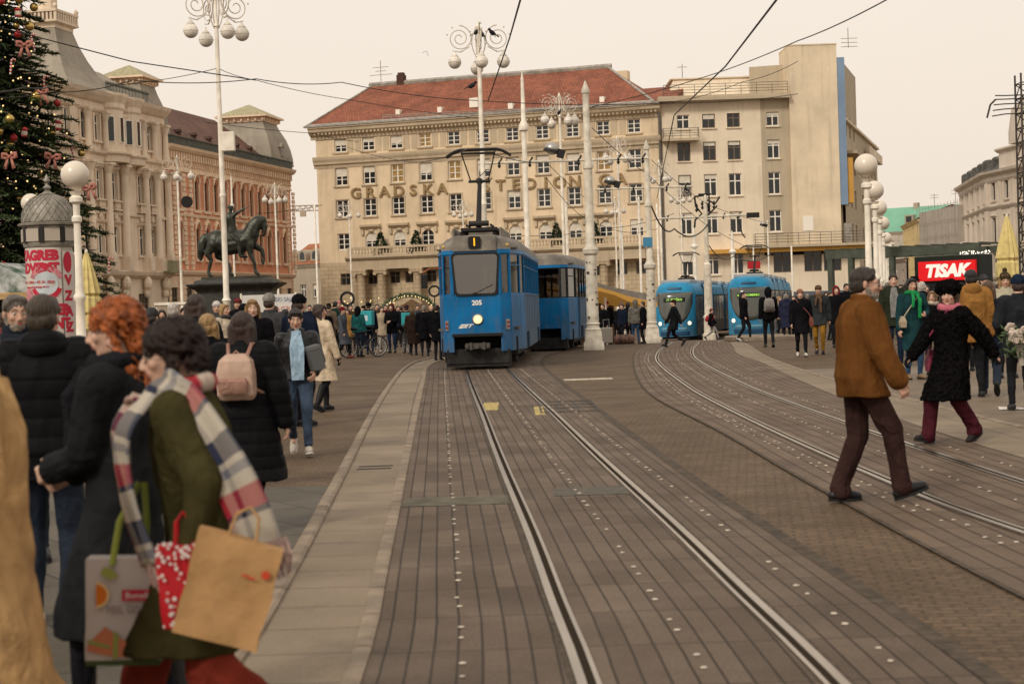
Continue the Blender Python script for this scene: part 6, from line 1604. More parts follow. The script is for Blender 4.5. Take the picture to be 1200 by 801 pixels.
mb=MB(); mb.tube([P(312, 276,-.12), P(300, 279,-.3), P(283, 270,-.2)], .03, 5); mb.build('reins', M_BRZ, r)
# ================================================================ CHRISTMAS TREE, MARKET, PERGOLA
M_FIR=mat('fir_needles', (.075, .105, .04), .75, noise_amt=.5, nscale=3, col2=(.035, .055, .022), spec=.3)
M_FIR2=mat('fir_needles_tip', (.11, .14, .05), .75, noise_amt=.4, nscale=3)
M_BARK=mat('bark', (.07, .05, .035), .9, noise_amt=.3, nscale=9, bump=.6)
M_GOLD=mat('gold_ball', (.55, .38, .12), .25, metal=.8); M_REDB=mat('red_ball', (.30, .02, .02), .25); M_LED=mat('warm_fairy_light', (1, .8, .4), .4, emit=(1, .66, .26), estr=1.0)
M_BOW=mat('pink_bow', (.42, .17, .13), .6, noise_amt=.2, nscale=14); M_CANW=mat('cane_white', (.62, .56, .5), .5); M_CANR=mat('cane_red', (.45, .03, .03), .5)
TP=GD(-20, 60); TH=21.8; TR=5.15; tq=random.Random(11)
tree=empty('christmas_tree', (TP.x, TP.y, 0), 0, 'giant decorated Christmas fir at the left edge, taller than the photo', 'tree')
mb=MB(); mb.lathe([(.32, 0), (.28, 3), (.15, 14), (.03, TH)], 10); mb.build('trunk', M_BARK, tree)
def rad(z): return TR*(1-(z/TH))**.92*(1 if z>2.2 else .9)
tips=[]
fol=MB()
nb=760
for i in range(nb):
 t=i/nb; z=1.6+(TH-2.2)*(1-(1-t)**.62)      # denser low down
 az=i*2.39996+tq.uniform(-.2, .2); L_=rad(z)*tq.uniform(.78, 1.14)
 if L_<.15: continue
 d=Vector((math.cos(az), math.sin(az), 0)); side=Vector((-d.y, d.x, 0))
 if d.y>.75: continue
 drop=tq.uniform(.18, .34); pts=[]
 for k in range(6):
  u=k/5; pts.append(d*(L_*u)+Vector((0, 0, z-drop*L_*u*u*1.0+.16*L_*max(0, u-.6)**1.2)))
 nt_=max(5, int(L_*9))
 for k in range(nt_):
  u=.18+.82*(k+tq.random())/nt_; j=min(4, int(u*5)); p=pts[j].lerp(pts[j+1], u*5-j)
  ln=(.62*(1-u)+.16)*L_*.42*tq.uniform(.7, 1.2)+.10
  for s in (-1, 1):
   q=(side*s*.8+d*.75+Vector((0, 0, tq.uniform(-.30, .02)))).normalized(); e=p+q*ln
   wv=q.cross(Vector((0, 0, 1))).normalized()*.055; up=Vector((0, 0, .06))
   fol.mi=1 if u>.85 and tq.random()<.5 else 0
   m_=p.lerp(e, .5)
   fol.poly([p-wv*.5, m_-wv*1.6-up*.4, e, m_+wv*1.6-up*.2, p+wv*.5])
   for h in range(3):
    b0=p.lerp(e, .2+.28*h); r_=Vector((tq.uniform(-1, 1), tq.uniform(-1, 1), tq.uniform(-.7, .5))).normalized()*.17
    fol.poly([b0-wv*.7, b0+wv*.7, b0+r_+q*.07])
 tips.append((pts[5], pts[4], z, az))
cr=fol.build('crown', [M_FIR, M_FIR2], tree, fix=False)
mb=MB(); q2=random.Random(3)
for i in range(5200):
 z=1.5+(TH-2)*(1-q2.random()**.6); rr=rad(z)*q2.uniform(.1, .78); a_=q2.uniform(0, 6.283); p=Vector((rr*math.cos(a_), rr*math.sin(a_), z)); e1=Vector((q2.uniform(-1, 1), q2.uniform(-1, 1), q2.uniform(-.8, .4))).normalized()*.38; e2=e1.cross(Vector((0, 0, 1))).normalized()*.09
 mb.poly([p-e2, p+e2, p+e1])
mb.build('inner_twigs', M_FIR, tree, fix=False)
def m_ball(m, r_): b=MB(); b.sphere((0, 0,-r_-.04), r_, 12, 8); b.cyl((0, 0,-.05), (0, 0, 0), .03, n=6); return b.mesh('bauble', m, True)
def m_bow():
 b=MB()
 for s in (-1, 1):
  b.tube([(0, 0, 0), (s*.18,-.06, .14), (s*.34,-.08, .16), (s*.36,-.06,-.02), (s*.2,-.04,-.08), (0, 0, 0)], [.05, .09, .11, .11, .08, .05], 6)
  b.rings([[(s*.03,-.05,-.02), (s*.12,-.05,-.02), (s*.12,-.02,-.02), (s*.03,-.02,-.02)], [(s*.10,-.07,-.35), (s*.24,-.07,-.33), (s*.24,-.04,-.33), (s*.10,-.04,-.35)], [(s*.15,-.05,-.66), (s*.34,-.05,-.58), (s*.34,-.02,-.58), (s*.15,-.02,-.66)]])
 b.sphere((0,-.06, 0), .09, 8, 6); return b.mesh('bow', M_BOW, True)
def m_cane():
 b=MB(); pts=[]
 for i in range(15):
  z=-.75+.09*i if i<9 else 0;
  if i<9: pts.append((0, 0, z))
  else: a_=math.pi*(i-8)/6.5; pts.append((.11-.11*math.cos(a_), 0,-.03+.12*math.sin(a_)))
 for i in range(len(pts)-1): b.mi=i%2; b.cyl(pts[i], pts[i+1], .05, n=8)
 return b.mesh('candy_cane', [M_CANW, M_CANR])
def m_lantern():
 b=MB(); b.lathe([(.16,-.5), (.18,-.46), (.16,-.42), (.16,-.16), (.2,-.12), (.08,-.02), (.02, 0)], 6); b.mi=1; b.lathe([(.165,-.40), (.165,-.2)], 6)
 return b.mesh('lantern', [M_REDB, mat('lantern_pane', (.6, .5, .4), .4)])
MESHES={'gold bauble': m_ball(M_GOLD, .14), 'red bauble': m_ball(M_REDB, .19), 'pink ribbon bow': m_bow(), 'striped candy cane': m_cane(), 'red lantern': m_lantern(), 'big gold bauble': m_ball(M_GOLD, .24)}
CATS={'gold bauble': 'bauble', 'red bauble': 'bauble', 'big gold bauble': 'bauble', 'pink ribbon bow': 'bow', 'striped candy cane': 'candy cane', 'red lantern': 'lantern'}
place=[('pink ribbon bow', 13, 193, 'low at the left edge of the fir'), ('pink ribbon bow', 63, 193, 'low right on the fir above the poster column'), ('pink ribbon bow', 107, 229, 'right of the big globe lamp on the fir edge'), ('pink ribbon bow', 51, 118, 'half way up the right side of the fir'), ('pink ribbon bow', 30, 62, 'high up near the tower roof'),
 ('striped candy cane', 15, 80, 'in the middle of the fir, upper left'), ('striped candy cane', 53, 100, 'near the right edge of the fir'), ('striped candy cane', 38, 52, 'high on the fir by the tower'), ('striped candy cane', 85, 183, 'on the lower right branch above the globe lamp'), ('striped candy cane', 129, 312, 'at the lowest right branch tip, beside the shops'),
 ('red bauble', 68, 125, 'at the right branch tip of the fir'), ('red bauble', 22, 44, 'high and left on the fir'), ('red bauble', 18, 165, 'low left on the fir'), ('red bauble', 4, 6, 'at the top left corner'), ('red bauble', 6, 315, 'near the stall roof'),
 ('red lantern', 31, 158, 'in the middle of the fir'), ('red lantern', 70, 150, 'towards the right edge of the fir'), ('red lantern', 22, 18, 'at the top of the visible fir'),
 ('big gold bauble', 37, 34, 'upper right of the fir'), ('big gold bauble', 44, 116, 'mid height near the cord'), ('big gold bauble', 12, 142, 'mid left of the fir')]
for kind, px, py, where in place:
 ln=None
 for D in [x*.1 for x in range(520, 680)]:
  p=at(px, py, D); zc_=p.z
  rr=math.hypot(p.x-TP.x, p.y-TP.y)
  if 0<zc_<TH and rr<rad(zc_)*.96: ln=p; break
 if ln is None: ln=at(px, py, TP.y-1)
 o=bpy.data.objects.new(kind.split()[-1] if kind!='striped candy cane' else 'candy_cane', MESHES[kind]); COL.objects.link(o)
 o.location=ln+Vector((0,-.12, .25)); o.rotation_euler=(R(tq.uniform(-8, 8)), R(tq.uniform(-12, 12)), R(tq.uniform(-40, 40))); o.scale=[.66]*3; tag(o, '%s %s'%(kind, where), CATS[kind], 'ornaments on the Christmas fir')
n_=0
for i in range(190):
 p, p4, z, az=tips[tq.randrange(len(tips))]
 if math.sin(az)>.35 or z>15: continue
 q=p.lerp(p4, tq.uniform(.2, 1.5))+Vector((TP.x, TP.y, 0)); o=bpy.data.objects.new('bauble', MESHES['gold bauble']); COL.objects.link(o); o.location=q+Vector((0,-.05,-.05)); s=tq.uniform(.6, 1.1); o.scale=(s, s, s)
 tag(o, 'small gold bauble hanging in the branches of the Christmas fir', 'bauble', 'small gold baubles on the Christmas fir'); n_+=1
mb=MB()
for i in range(420):
 z=1.8+12*tq.random(); rr=rad(z)*tq.uniform(.6, .95); a_=tq.uniform(math.pi, 2*math.pi)+.4*tq.uniform(-1, 1); mb.sphere((rr*math.cos(a_), rr*math.sin(a_), z), .032, 6, 4)
o=mb.build('fairy_lights', M_LED); o.location=(TP.x, TP.y, 0); tag(o, 'warm fairy lights scattered through the Christmas fir', 'fairy lights', kind='stuff')
M_ROOFS=mat('snowy_stall_roof', (.50, .50, .48), .7, col2=(.04, .08, .05), nscale=3); M_WOODL=mat('light_stall_wood', (.42, .27, .12), .7, noise_amt=.25, nscale=5, stretch=(1, 1, 6)); M_DKG=mat('dark_green_paint', (.035, .06, .04), .6)
def stall(px, D, label, w=3.0, h=2.4):
 p=GD(px, D); r=empty('market_stall', p, R(-8), label, 'stall', 'market stalls under the fir')
 mb=MB(); mb.box(-w/2, w/2, 0, 2, 0, 1.0); mb.build('counter', M_WOODL, r)
 for s in (-1, 1):
  for y in (0.05, 1.95): g=MB(); g.box(s*w/2-s*.12-.05, s*w/2-s*.12+.05, y-.05, y+.05, 1.0, h); g.build('post', M_WOODL, r)
 mb=MB(); mb.prism([(-w/2-.3,-.5, h), (w/2+.3,-.5, h), (0,-.5, h+.95)], (0, 3, 0)); mb.build('roof', M_ROOFS, r)
 mb=MB(); mb.box(-w/2-.3, w/2+.3,-.54,-.5, h-.18, h+.02); mb.build('fascia', M_WOODL, r)
 mb=MB(); mb.box(-w/2+.1, w/2-.1, 1.9, 1.98, 1.0, h); mb.build('back_wall', M_DARK, r)
stall(2, 52, 'market stall with snowy striped roof at the left edge beneath the fir')
a=GD(118, 62); r=empty('folded_parasol', a, 0, 'folded yellow parasol behind the big globe lamp', 'parasol', 'folded yellow parasols')
M_PARA_Y=mat('yellow_canvas', (.62, .50, .21), .85, noise_amt=.12, nscale=5, bump=.4, bscale=8)
def folded(r, h, w_, base=1.1):
 mb=MB(); mb.cyl((0, 0, 0), (0, 0, h+.1), .035, n=8); mb.build('pole', M_LAMPW, r)
 n=24; rs_=[]
 for t, k in ((0, .55), (.08, 1.0), (.22, .9), (.25, .72), (.28, .95), (.45, .86), (.48, .66), (.51, .85), (.7, .62), (.85, .42), (1, .14)):
  rs_.append([((w_*k*(1+.22*(i%2)+.08*math.sin(i*3.1+t*9)))*math.cos(2*math.pi*i/n), (w_*k*(1+.22*(i%2)))*math.sin(2*math.pi*i/n), base+(h-base)*t) for i in range(n)])
 mb=MB(); mb.rings(rs_); mb.build('canopy', M_PARA_Y, r)
 mb=MB(); mb.lathe([(.04, 0), (.05, .05), (.01, .12)], 8, (0, 0, h)); mb.build('finial', M_LAMPW, r)
a=GD(104, 48); r.location=a; folded(r, 3.4, .34)
a=GD(1182, 64); r=empty('folded_parasol', a, 0, 'tall folded yellow parasol at the right edge beside the kiosk', 'parasol', 'folded yellow parasols'); folded(r, EYE+(hy(1186)-260)/(FPX/64)+.3, .42, 1.2)
M_PGS=mat('dark_green_steel', (.065, .075, .055), .6, noise_amt=.2, nscale=3)
F=Facade(GD(970, 72), GD(1150, 68)); r=F.root('pergola', 'dark green steel pergola running behind the crowd on the right', 'pergola')
zpt=F.q(1050, 300)[1]; mb=MB(); mb.box(0, F.L,-.12, .12, zpt, zpt+.34); mb.build('front_beam', M_PGS, r)
mb=MB(); mb.box(0, F.L, 2.6, 2.8, zpt, zpt+.3); mb.build('rear_beam', M_PGS, r)
for x in [F.L*k/10 for k in range(11)]: g=MB(); g.box(x-.05, x+.05,-.1, 2.8, zpt+.34, zpt+.42); g.build('rafter', M_PGS, r)
for px in (974, 998, 1046, 1143):
 x=F.q(px, 320)[0]; g=MB(); g.box(x-.11, x+.11,-.11, .11,-.2, zpt); g.build('post', M_PGS, r)
F=Facade(GD(1074, 64), GD(1150, 62)); r=F.root('kiosk', 'newspaper kiosk with a red sign reading TISAK above the crowd', 'kiosk')
xa, z1=F.q(1078, 308); xb, z0=F.q(1145, 326); xm=(xa+xb)/2; zm_=(z0+z1)/2; hw=(xb-xa)/2; hh=.36
M_KIO=mat('kiosk_black_green', (.012, .016, .012), .5)
mb=MB(); mb.box(xa-.25, xb+.12, 0, .9,-.2, zm_+hh+.2); mb.build('booth', M_KIO, r, bevel=.03)
mb=MB(); mb.box(xa, xb,-.12,-.002, zm_-hh, zm_+hh); sg=mb.build('sign', mat('lit_red_sign', (.50, .008, .012), .4, emit=(1, .02, .02), estr=.28), r)
text_obj('sign_text', 'TISAK', .62, (xm,-.14, zm_-.02), 0, mat('sign_white', (.8, .76, .7), .5, emit=(1, .9, .8), estr=.25), sg, depth=.006, bold=.035, shear=.22, sx=1.12)
for k in range(3): g=MB(); x=xa+.2+k*(xb-xa)/3; g.box(x, x+.8,-.03,-.001, 1.0, zm_-hh-.1); g.build('window', M_GLASS, r)
mb=MB(); q=random.Random(8)
F=Facade(GD(1078, 64), GD(1160, 62))
for i in range(70):
 px=q.uniform(1125, 1160); p=at(px, 296+abs(px-1150)*.1+q.uniform(-3.5, 4), 63.3); mb.sphere(p, .022, 6, 4)
for i in range(26): p=at(1156+q.uniform(-3, 3), 298+14*q.random(), 63.3); mb.sphere(p, .025, 6, 4)
tag(mb.build('fairy_lights', mat('white_fairy_light', (.9, .85, .75), .4, emit=(1, .9, .75), estr=1.0)), 'white fairy lights trailing over the kiosk and the pergola end', 'fairy lights', kind='stuff')
a=GD(1211, 58); r=empty('lattice_mast', a, 0, 'dark lattice truss mast with a curved cantilever at the right edge', 'mast')
zt=EYE+(hy(1195)-88)/(FPX/58)-a.z
M_LAT=mat('dark_truss', (.075, .065, .055), .55, metal=.3)
mb=MB()
for sx in (-.34, .34):
 for sy in (-.34, .34): mb.cyl((sx, sy, 0), (sx, sy, zt), .035, n=6)
k=0; z=0
while z<zt-.5:
 for (x0, y0), (x1, y1) in (((-.34,-.34), (.34,-.34)), ((.34,-.34), (.34, .34)), ((.34, .34), (-.34, .34)), ((-.34, .34), (-.34,-.34))):
  mb.cyl((x0, y0, z), (x1, y1, z+.5), .02, n=5); mb.cyl((x0, y0, z+.5), (x1, y1, z+.5), .02, n=5)
 z+=.5
mb.build('truss', M_LAT, r)
mb=MB(); s=FPX/58
for dz in (0, .17, .34, .5, .62):
 z=EYE+(hy(1170)-136)/s-a.z+dz
 mb.tube([(.2, 0, z+.05), (-.8, 0, z+.04), (-1.25+dz*.2, 0, z-.02+dz*.12)], .022, 5)
mb.tube([(-1.42, 0, EYE+(hy(1152)-139)/s-a.z), (-1.3, 0, EYE+(hy(1152)-124)/s-a.z), (-1.12, 0, EYE+(hy(1156)-118)/s-a.z)], .035, 5)
mb.build('cantilever', M_LAT, r)
mb=MB(); q=random.Random(2)
for i in range(9): z=q.uniform(2.5, zt-.6); mb.box(-.4+q.uniform(0, .4), .1+q.uniform(0, .3),-.5,-.34, z, z+q.uniform(.15, .4))
mb.build('speaker_clamps', M_PAN, r)
F=Facade(GD(700, 74), GD(768, 78)); r=F.root('market_canopy', 'swooping pale canopy lined in orange between the thick masts', 'canopy')
def cv(px, py): return F.q(px, py)
up=[cv(x, y) for x, y in ((672, 326), (690, 327), (705, 333), (720, 337), (735, 340), (752, 343), (770, 347))]; lo=[cv(x, y) for x, y in ((672, 338), (690, 338), (705, 341), (720, 345), (733, 352), (745, 357), (770, 359))]
mb=MB(); n=len(up); vs=[]
for (x, z), (x2, z2) in zip(up, lo): vs+=[(x, 0, z2+(z-z2)*.45), (x,-.05, z), (x, 3, z+.3)]
fs=[]
for i in range(n-1):
 for k in range(2): fs.append((3*i+k, 3*i+3+k, 3*i+4+k, 3*i+1+k))
mb.add(vs, fs); o=mb.build('roof', mat('silver_canvas', (.40, .37, .32), .5, noise_amt=.2, nscale=4), r); o.modifiers.new('s', 'SOLIDIFY').thickness=.04
mb=MB(); vs=[]
for (x, z), (x2, z2) in zip(up, lo): zm2=z2+(z-z2)*.43; vs+=[(x, .02, z2), (x, .02, zm2), (x, 2.6, zm2+.2), (x, 2.6, z2+.1)]
fs=[]
for i in range(n-1): fs+=[(4*i, 4*i+4, 4*i+5, 4*i+1), (4*i+3, 4*i+7, 4*i+4, 4*i)]
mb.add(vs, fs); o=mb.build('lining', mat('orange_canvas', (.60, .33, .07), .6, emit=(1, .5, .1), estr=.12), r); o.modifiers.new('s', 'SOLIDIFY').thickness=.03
for px in (700, 716, 735, 765): x=F.q(px, 350)[0]; g=MB(); g.cyl((x, .3,-.3), (x, .3, F.q(px, 348)[1]), .05, n=8); g.build('post', M_LAMPW, r)
mb=MB(); mb.box(.3, F.L-.4, 2.0, 2.4,-.3, 2.0); mb.build('back_counter', mat('warm_dark_timber', (.12, .06, .03), .8), r)
a=GD(479, 84); r=empty('garland_arch', a, 0, 'wide round arch of green garland and lights before the bank columns', 'arch'); s=FPX/84
def ring_pts(R_, n=28, zc=None): return [(R_*math.cos(math.pi*(-.12+1.24*i/n)), 0, 1.05+R_*.86*math.sin(math.pi*(-.12+1.24*i/n))) for i in range(n+1)]
mb=MB(); mb.tube(ring_pts(1.45), .05, 6); mb.tube([(x, .6, z) for x, y, z in ring_pts(1.4)], .05, 6); mb.build('frame', M_LAMPW, r)
mb=MB(); q=random.Random(4)
for p in ring_pts(1.48, 220):
 for k in range(5): c=Vector(p)+Vector((q.uniform(-.08, .08), q.uniform(-.1, .1), q.uniform(-.08, .08))); e1=Vector((q.uniform(-1, 1), q.uniform(-1, 1), q.uniform(-1, 1))).normalized()*.16; e2=e1.orthogonal().normalized()*.04; mb.poly([c-e2, c+e2, c+e1])
mb.build('garland', mat('garland_green', (.07, .10, .05), .8), r, fix=False)
mb=MB()
for p in ring_pts(1.42, 34): mb.sphere((p[0]+q.uniform(-.05, .05),-.12, p[2]), .028, 6, 4)
tag(mb.build('garland_lights', M_LED, r), kind='stuff')
a=GD(482, 88); r=empty('nativity_hut', a, 0, 'small brown thatched hut under the garland arch', 'hut')
mb=MB(); mb.prism([(-1.0, 0, .9), (1.0, 0, .9), (.75, 0, 1.7), (0, 0, 2.15), (-.75, 0, 1.7)], (0, 1.4, 0)); mb.build('roof', mat('thatch', (.16, .10, .055), .95, noise_amt=.4, nscale=9, bump=.8), r)
for x in (-.85,-.2, .45, .9): g=MB(); g.box(x-.06, x+.06, 0, .1,-.2, 1.0); g.build('post', M_BARK, r)
mb=MB(); mb.box(-.9, .9, 1.0, 1.1,-.2, 1.0); mb.build('back_wall', M_DARK, r)
a=GD(425, 82); r=empty('light_bush', a, 0, 'pale leafless bush hung with lights and ribbons before the bank', 'decoration'); mb=MB(); q=random.Random(6); sp=[]
for i in range(110):
 d=Vector((q.uniform(-1, 1), q.uniform(-.5, .5), q.uniform(-.1, 1))).normalized(); L_=q.uniform(.9, 1.9); m_=Vector((0, 0, 1.1))+d*L_*.55; e=Vector((0, 0, 1.0))+Vector((d.x*1.2, d.y, d.z*.65))*L_ ; mb.tube([(d.x*.1, d.y*.1, .9), m_, e], [.02, .014, .006], 4); sp.append(e); sp.append(m_)
mb.lathe([(.25, 0), (.3, .5), (.2, .95)], 8); mb.build('branches', mat('pale_twig', (.20, .19, .13), .8), r)
mb=MB()
for p in sp[::4]: mb.sphere(p, .03, 6, 4)
tag(mb.build('lights', M_LED, r), kind='stuff')
for px, py, D, lab in ((407, 350, 72, 'round dark wreath on a pole rising over the crowd'), (509, 341, 90, 'round bronze disc mounted on the bank portico')):
 a=at(px, py, D); mb=MB(); n=20
 mb.tube([(.27*math.cos(2*math.pi*i/n), 0, .27*math.sin(2*math.pi*i/n)) for i in range(n)], .055, 6, closed=True); mb.cyl((0, 0,-.27), (0, 0,-a.z+gz(a.x, a.y)), .03, n=6)
 o=mb.build('wreath', M_PAN); o.location=a; tag(o, lab, 'wreath')
F=Facade(GD(283, 96), GD(347, 96)); r=F.root('printed_banner', 'long white banner with faded blue and red lettering before the monument', 'banner')
z1=F.q(315, 345)[1]; mb=MB(); mb.box(0, F.L, 0, .05, .9, z1); mb.build('panel', mat('banner_white', (.60, .57, .53), .6, noise_amt=.05, nscale=2), r)
x=F.q(333, 350)[0]
text_obj('banner_text', 'ZIMSKI SAJAM', .33, (x-.1,-.02, z1-.3), 0, mat('faded_blue', (.22, .26, .36), .6), r, depth=.004, sx=.85); text_obj('banner_text', 'ZAGREB', .42, (x,-.02, z1-.85), 0, mat('faded_red', (.55, .2, .16), .6), r, depth=.004)
for x in (0, F.L): g=MB(); g.box(x-.05, x+.05,-.03, .08,-.1, z1+.1); g.build('post', M_LAMPW, r)
F=Facade(GD(182, 100), GD(222, 100)); r=F.root('shop_awning', 'long dark awning with a white edge in front of the stone palace shops', 'awning')
mb=MB(); mb.box(0, F.L, 0, 1.5, 2.15, 2.3); mb.build('canvas', mat('dark_awning', (.05, .05, .05), .7), r); mb=MB(); mb.box(-.03, F.L+.03,-.04,-.002, 2.18, 2.34); mb.build('valance', M_LAMPW, r)
for x in (.1, F.L-.1): g=MB(); g.cyl((x, .1, 0), (x, .1, 2.15), .04); g.build('post', M_LAMPW, r)
a=at(355, 247, 300); mb=MB();
for z in (0, .9): mb.cyl((-6, 0, z), (7, 0, z), .12, n=5)
for i in range(13): mb.cyl((-6+i, 0, 0), (-5.5+i, 0, .9), .07, n=4); mb.cyl((-5.5+i, 0, .9), (-5+i, 0, 0), .07, n=4)
mb.box(-.5, .5,-.4, .4,-1.0, 0); o=mb.build('crane_jib', mat('pale_crane', (.42, .33, .25), .7)); o.location=a; tag(o, 'distant horizontal crane jib in the gap left of the bank', 'crane')
# ================================================================ PEOPLE
SKIN={}
def skin(c=(.50, .29, .20)):
 return mat('skin_%d_%d'%(int(c[0]*100), int(c[1]*100)), c, .55, noise_amt=.10, nscale=14, bump=.05, bscale=90, spec=.35)
SK1, SK2, SK3=(.47, .275, .19), (.54, .33, .235), (.36, .20, .13)
M_EYE=mat('eye_white', (.55, .5, .45), .3); M_IRIS=mat('iris_dark', (.03, .02, .015), .2); M_LIP=mat('lips', (.33, .11, .09), .5); M_BROW=mat('brow_hair', (.06, .04, .03), .8)
def fbm(p, s, o=2):
 return noise.fractal(Vector((p[0]*s, p[1]*s, p[2]*s*.55)), 1.0, 2.0, o)
def folds(a=.013, s=6.5):
 def f(c): return a*fbm(c, s, 3)+a*.45*noise.noise(Vector((c.x*20, c.y*20, c.z*9+4*c.x)))
 return f
def quilt(a=.008, pitch=.10):
 g=folds(.008)
 def f(c): return a*(abs(math.sin(math.pi*c.z/pitch))**.45)+g(c)
 return f
def furry(a=.012):
 def f(c): return a*noise.noise(c*45)+a*.8*noise.noise(c*18)+.006*noise.noise(c*6)
 return f
def ik(Rt, T, a, b, pole):
 Rt=Vector(Rt); T=Vector(T); d=T-Rt; L=min(d.length, (a+b)*.995); L=max(L, abs(a-b)+.02)
 d.normalize(); x=(a*a-b*b+L*L)/(2*L); h=math.sqrt(max(0, a*a-x*x)); p=Vector(pole); p=(p-d*p.dot(d)).normalized()
 return Rt+d*x+p*h, Rt+d*L
def ell(c, rx, ry, n=20, M=None, pw=1.0):
 o=[]
 for i in range(n):
  t=2*math.pi*i/n; v=Vector((c[0]+rx*math.cos(t), c[1]+ry*math.sin(t), c[2])); o.append(M @ v if M else v)
 return o
def make_hand(mb, W, d, s, curl=.5, nrm=None, rf=.0092):
 d=d.normalized(); n=Vector(nrm) if nrm else Vector((-s, .25, 0)); n=(n-d*n.dot(d)).normalized(); wv=d.cross(n).normalized()*(1)
 fw=wv if wv.y<0 else-wv            # towards the thumb side (front)
 for o in (-.026,-.009, .009, .026): mb.cap(W+fw*o*.7, W+d*.082+fw*o, .0155, .0145, 7)
 for o, L in ((.031, .068), (.011, .078), (-.010, .072), (-.030, .056)):
  b=W+d*.085+fw*o; c1=curl*.9; q=(d*math.cos(c1)+n*math.sin(c1))*L*.45; c2=curl*2.1; q2=(d*math.cos(c2)+n*math.sin(c2))*L*.35; c3=curl*2.9; q3=(d*math.cos(c3)+n*math.sin(c3))*L*.28
  mb.cap(b-d*.01, b+q, rf*1.05, rf, 6); mb.cap(b+q, b+q+q2, rf, rf*.92, 6); mb.cap(b+q+q2, b+q+q2+q3, rf*.92, rf*.82, 6)
 tb=W+d*.022+fw*.026; t1=tb+(d*.62+fw*.62+n*.35).normalized()*.042; t2=t1+(d*.85+fw*.2+n*.45).normalized()*.032
 mb.cap(tb, t1, .0135, .0115, 6); mb.cap(t1, t2, .0115, .0095, 6)
def head_shape(mb, M, fem=False, nose=1.0):
 M0=mb.M; mb.M=M0 @ M; f=.93 if fem else 1
 mb.sphere((0, .018, .032), .08, 18, 12, (.92, 1.18, 1.06)); mb.sphere((0,-.028,-.018), .066, 16, 11, (.93*f, .98, 1.28))
 mb.sphere((0,-.032,-.068), .05, 14, 9, (1.0*f, 1.02, .85)); mb.sphere((0,-.070,-.094), .021*f, 10, 7, (1.2, 1, 1))
 for s in (-1, 1):
  mb.sphere((s*.046*f, .0,-.058), .028, 10, 7, (.8, 1.2, 1.3)); mb.sphere((s*.038,-.066,-.020), .024, 10, 7); mb.sphere((s*.077, .014,-.006), .03, 10, 8, (.32, .62, 1.05))
  mb.cap((s*.008,-.090, .026), (s*.046,-.074, .024), .010, .009, 7); mb.sphere((s*.010,-.104,-.034), .0095, 8, 6)
 mb.cap((0,-.088, .018), (0,-.108-.006*nose,-.028), .0085, .0125*nose, 8)
 mb.sphere((0,-.090,-.055), .018, 10, 7, (1.35, .55, .42)); mb.sphere((0,-.087,-.064), .017, 10, 7, (1.15, .6, .42))
 mb.cap((0, .022,-.055), (0, .045,-.17), .056*f, .060*f, 12)
 mb.M=M0
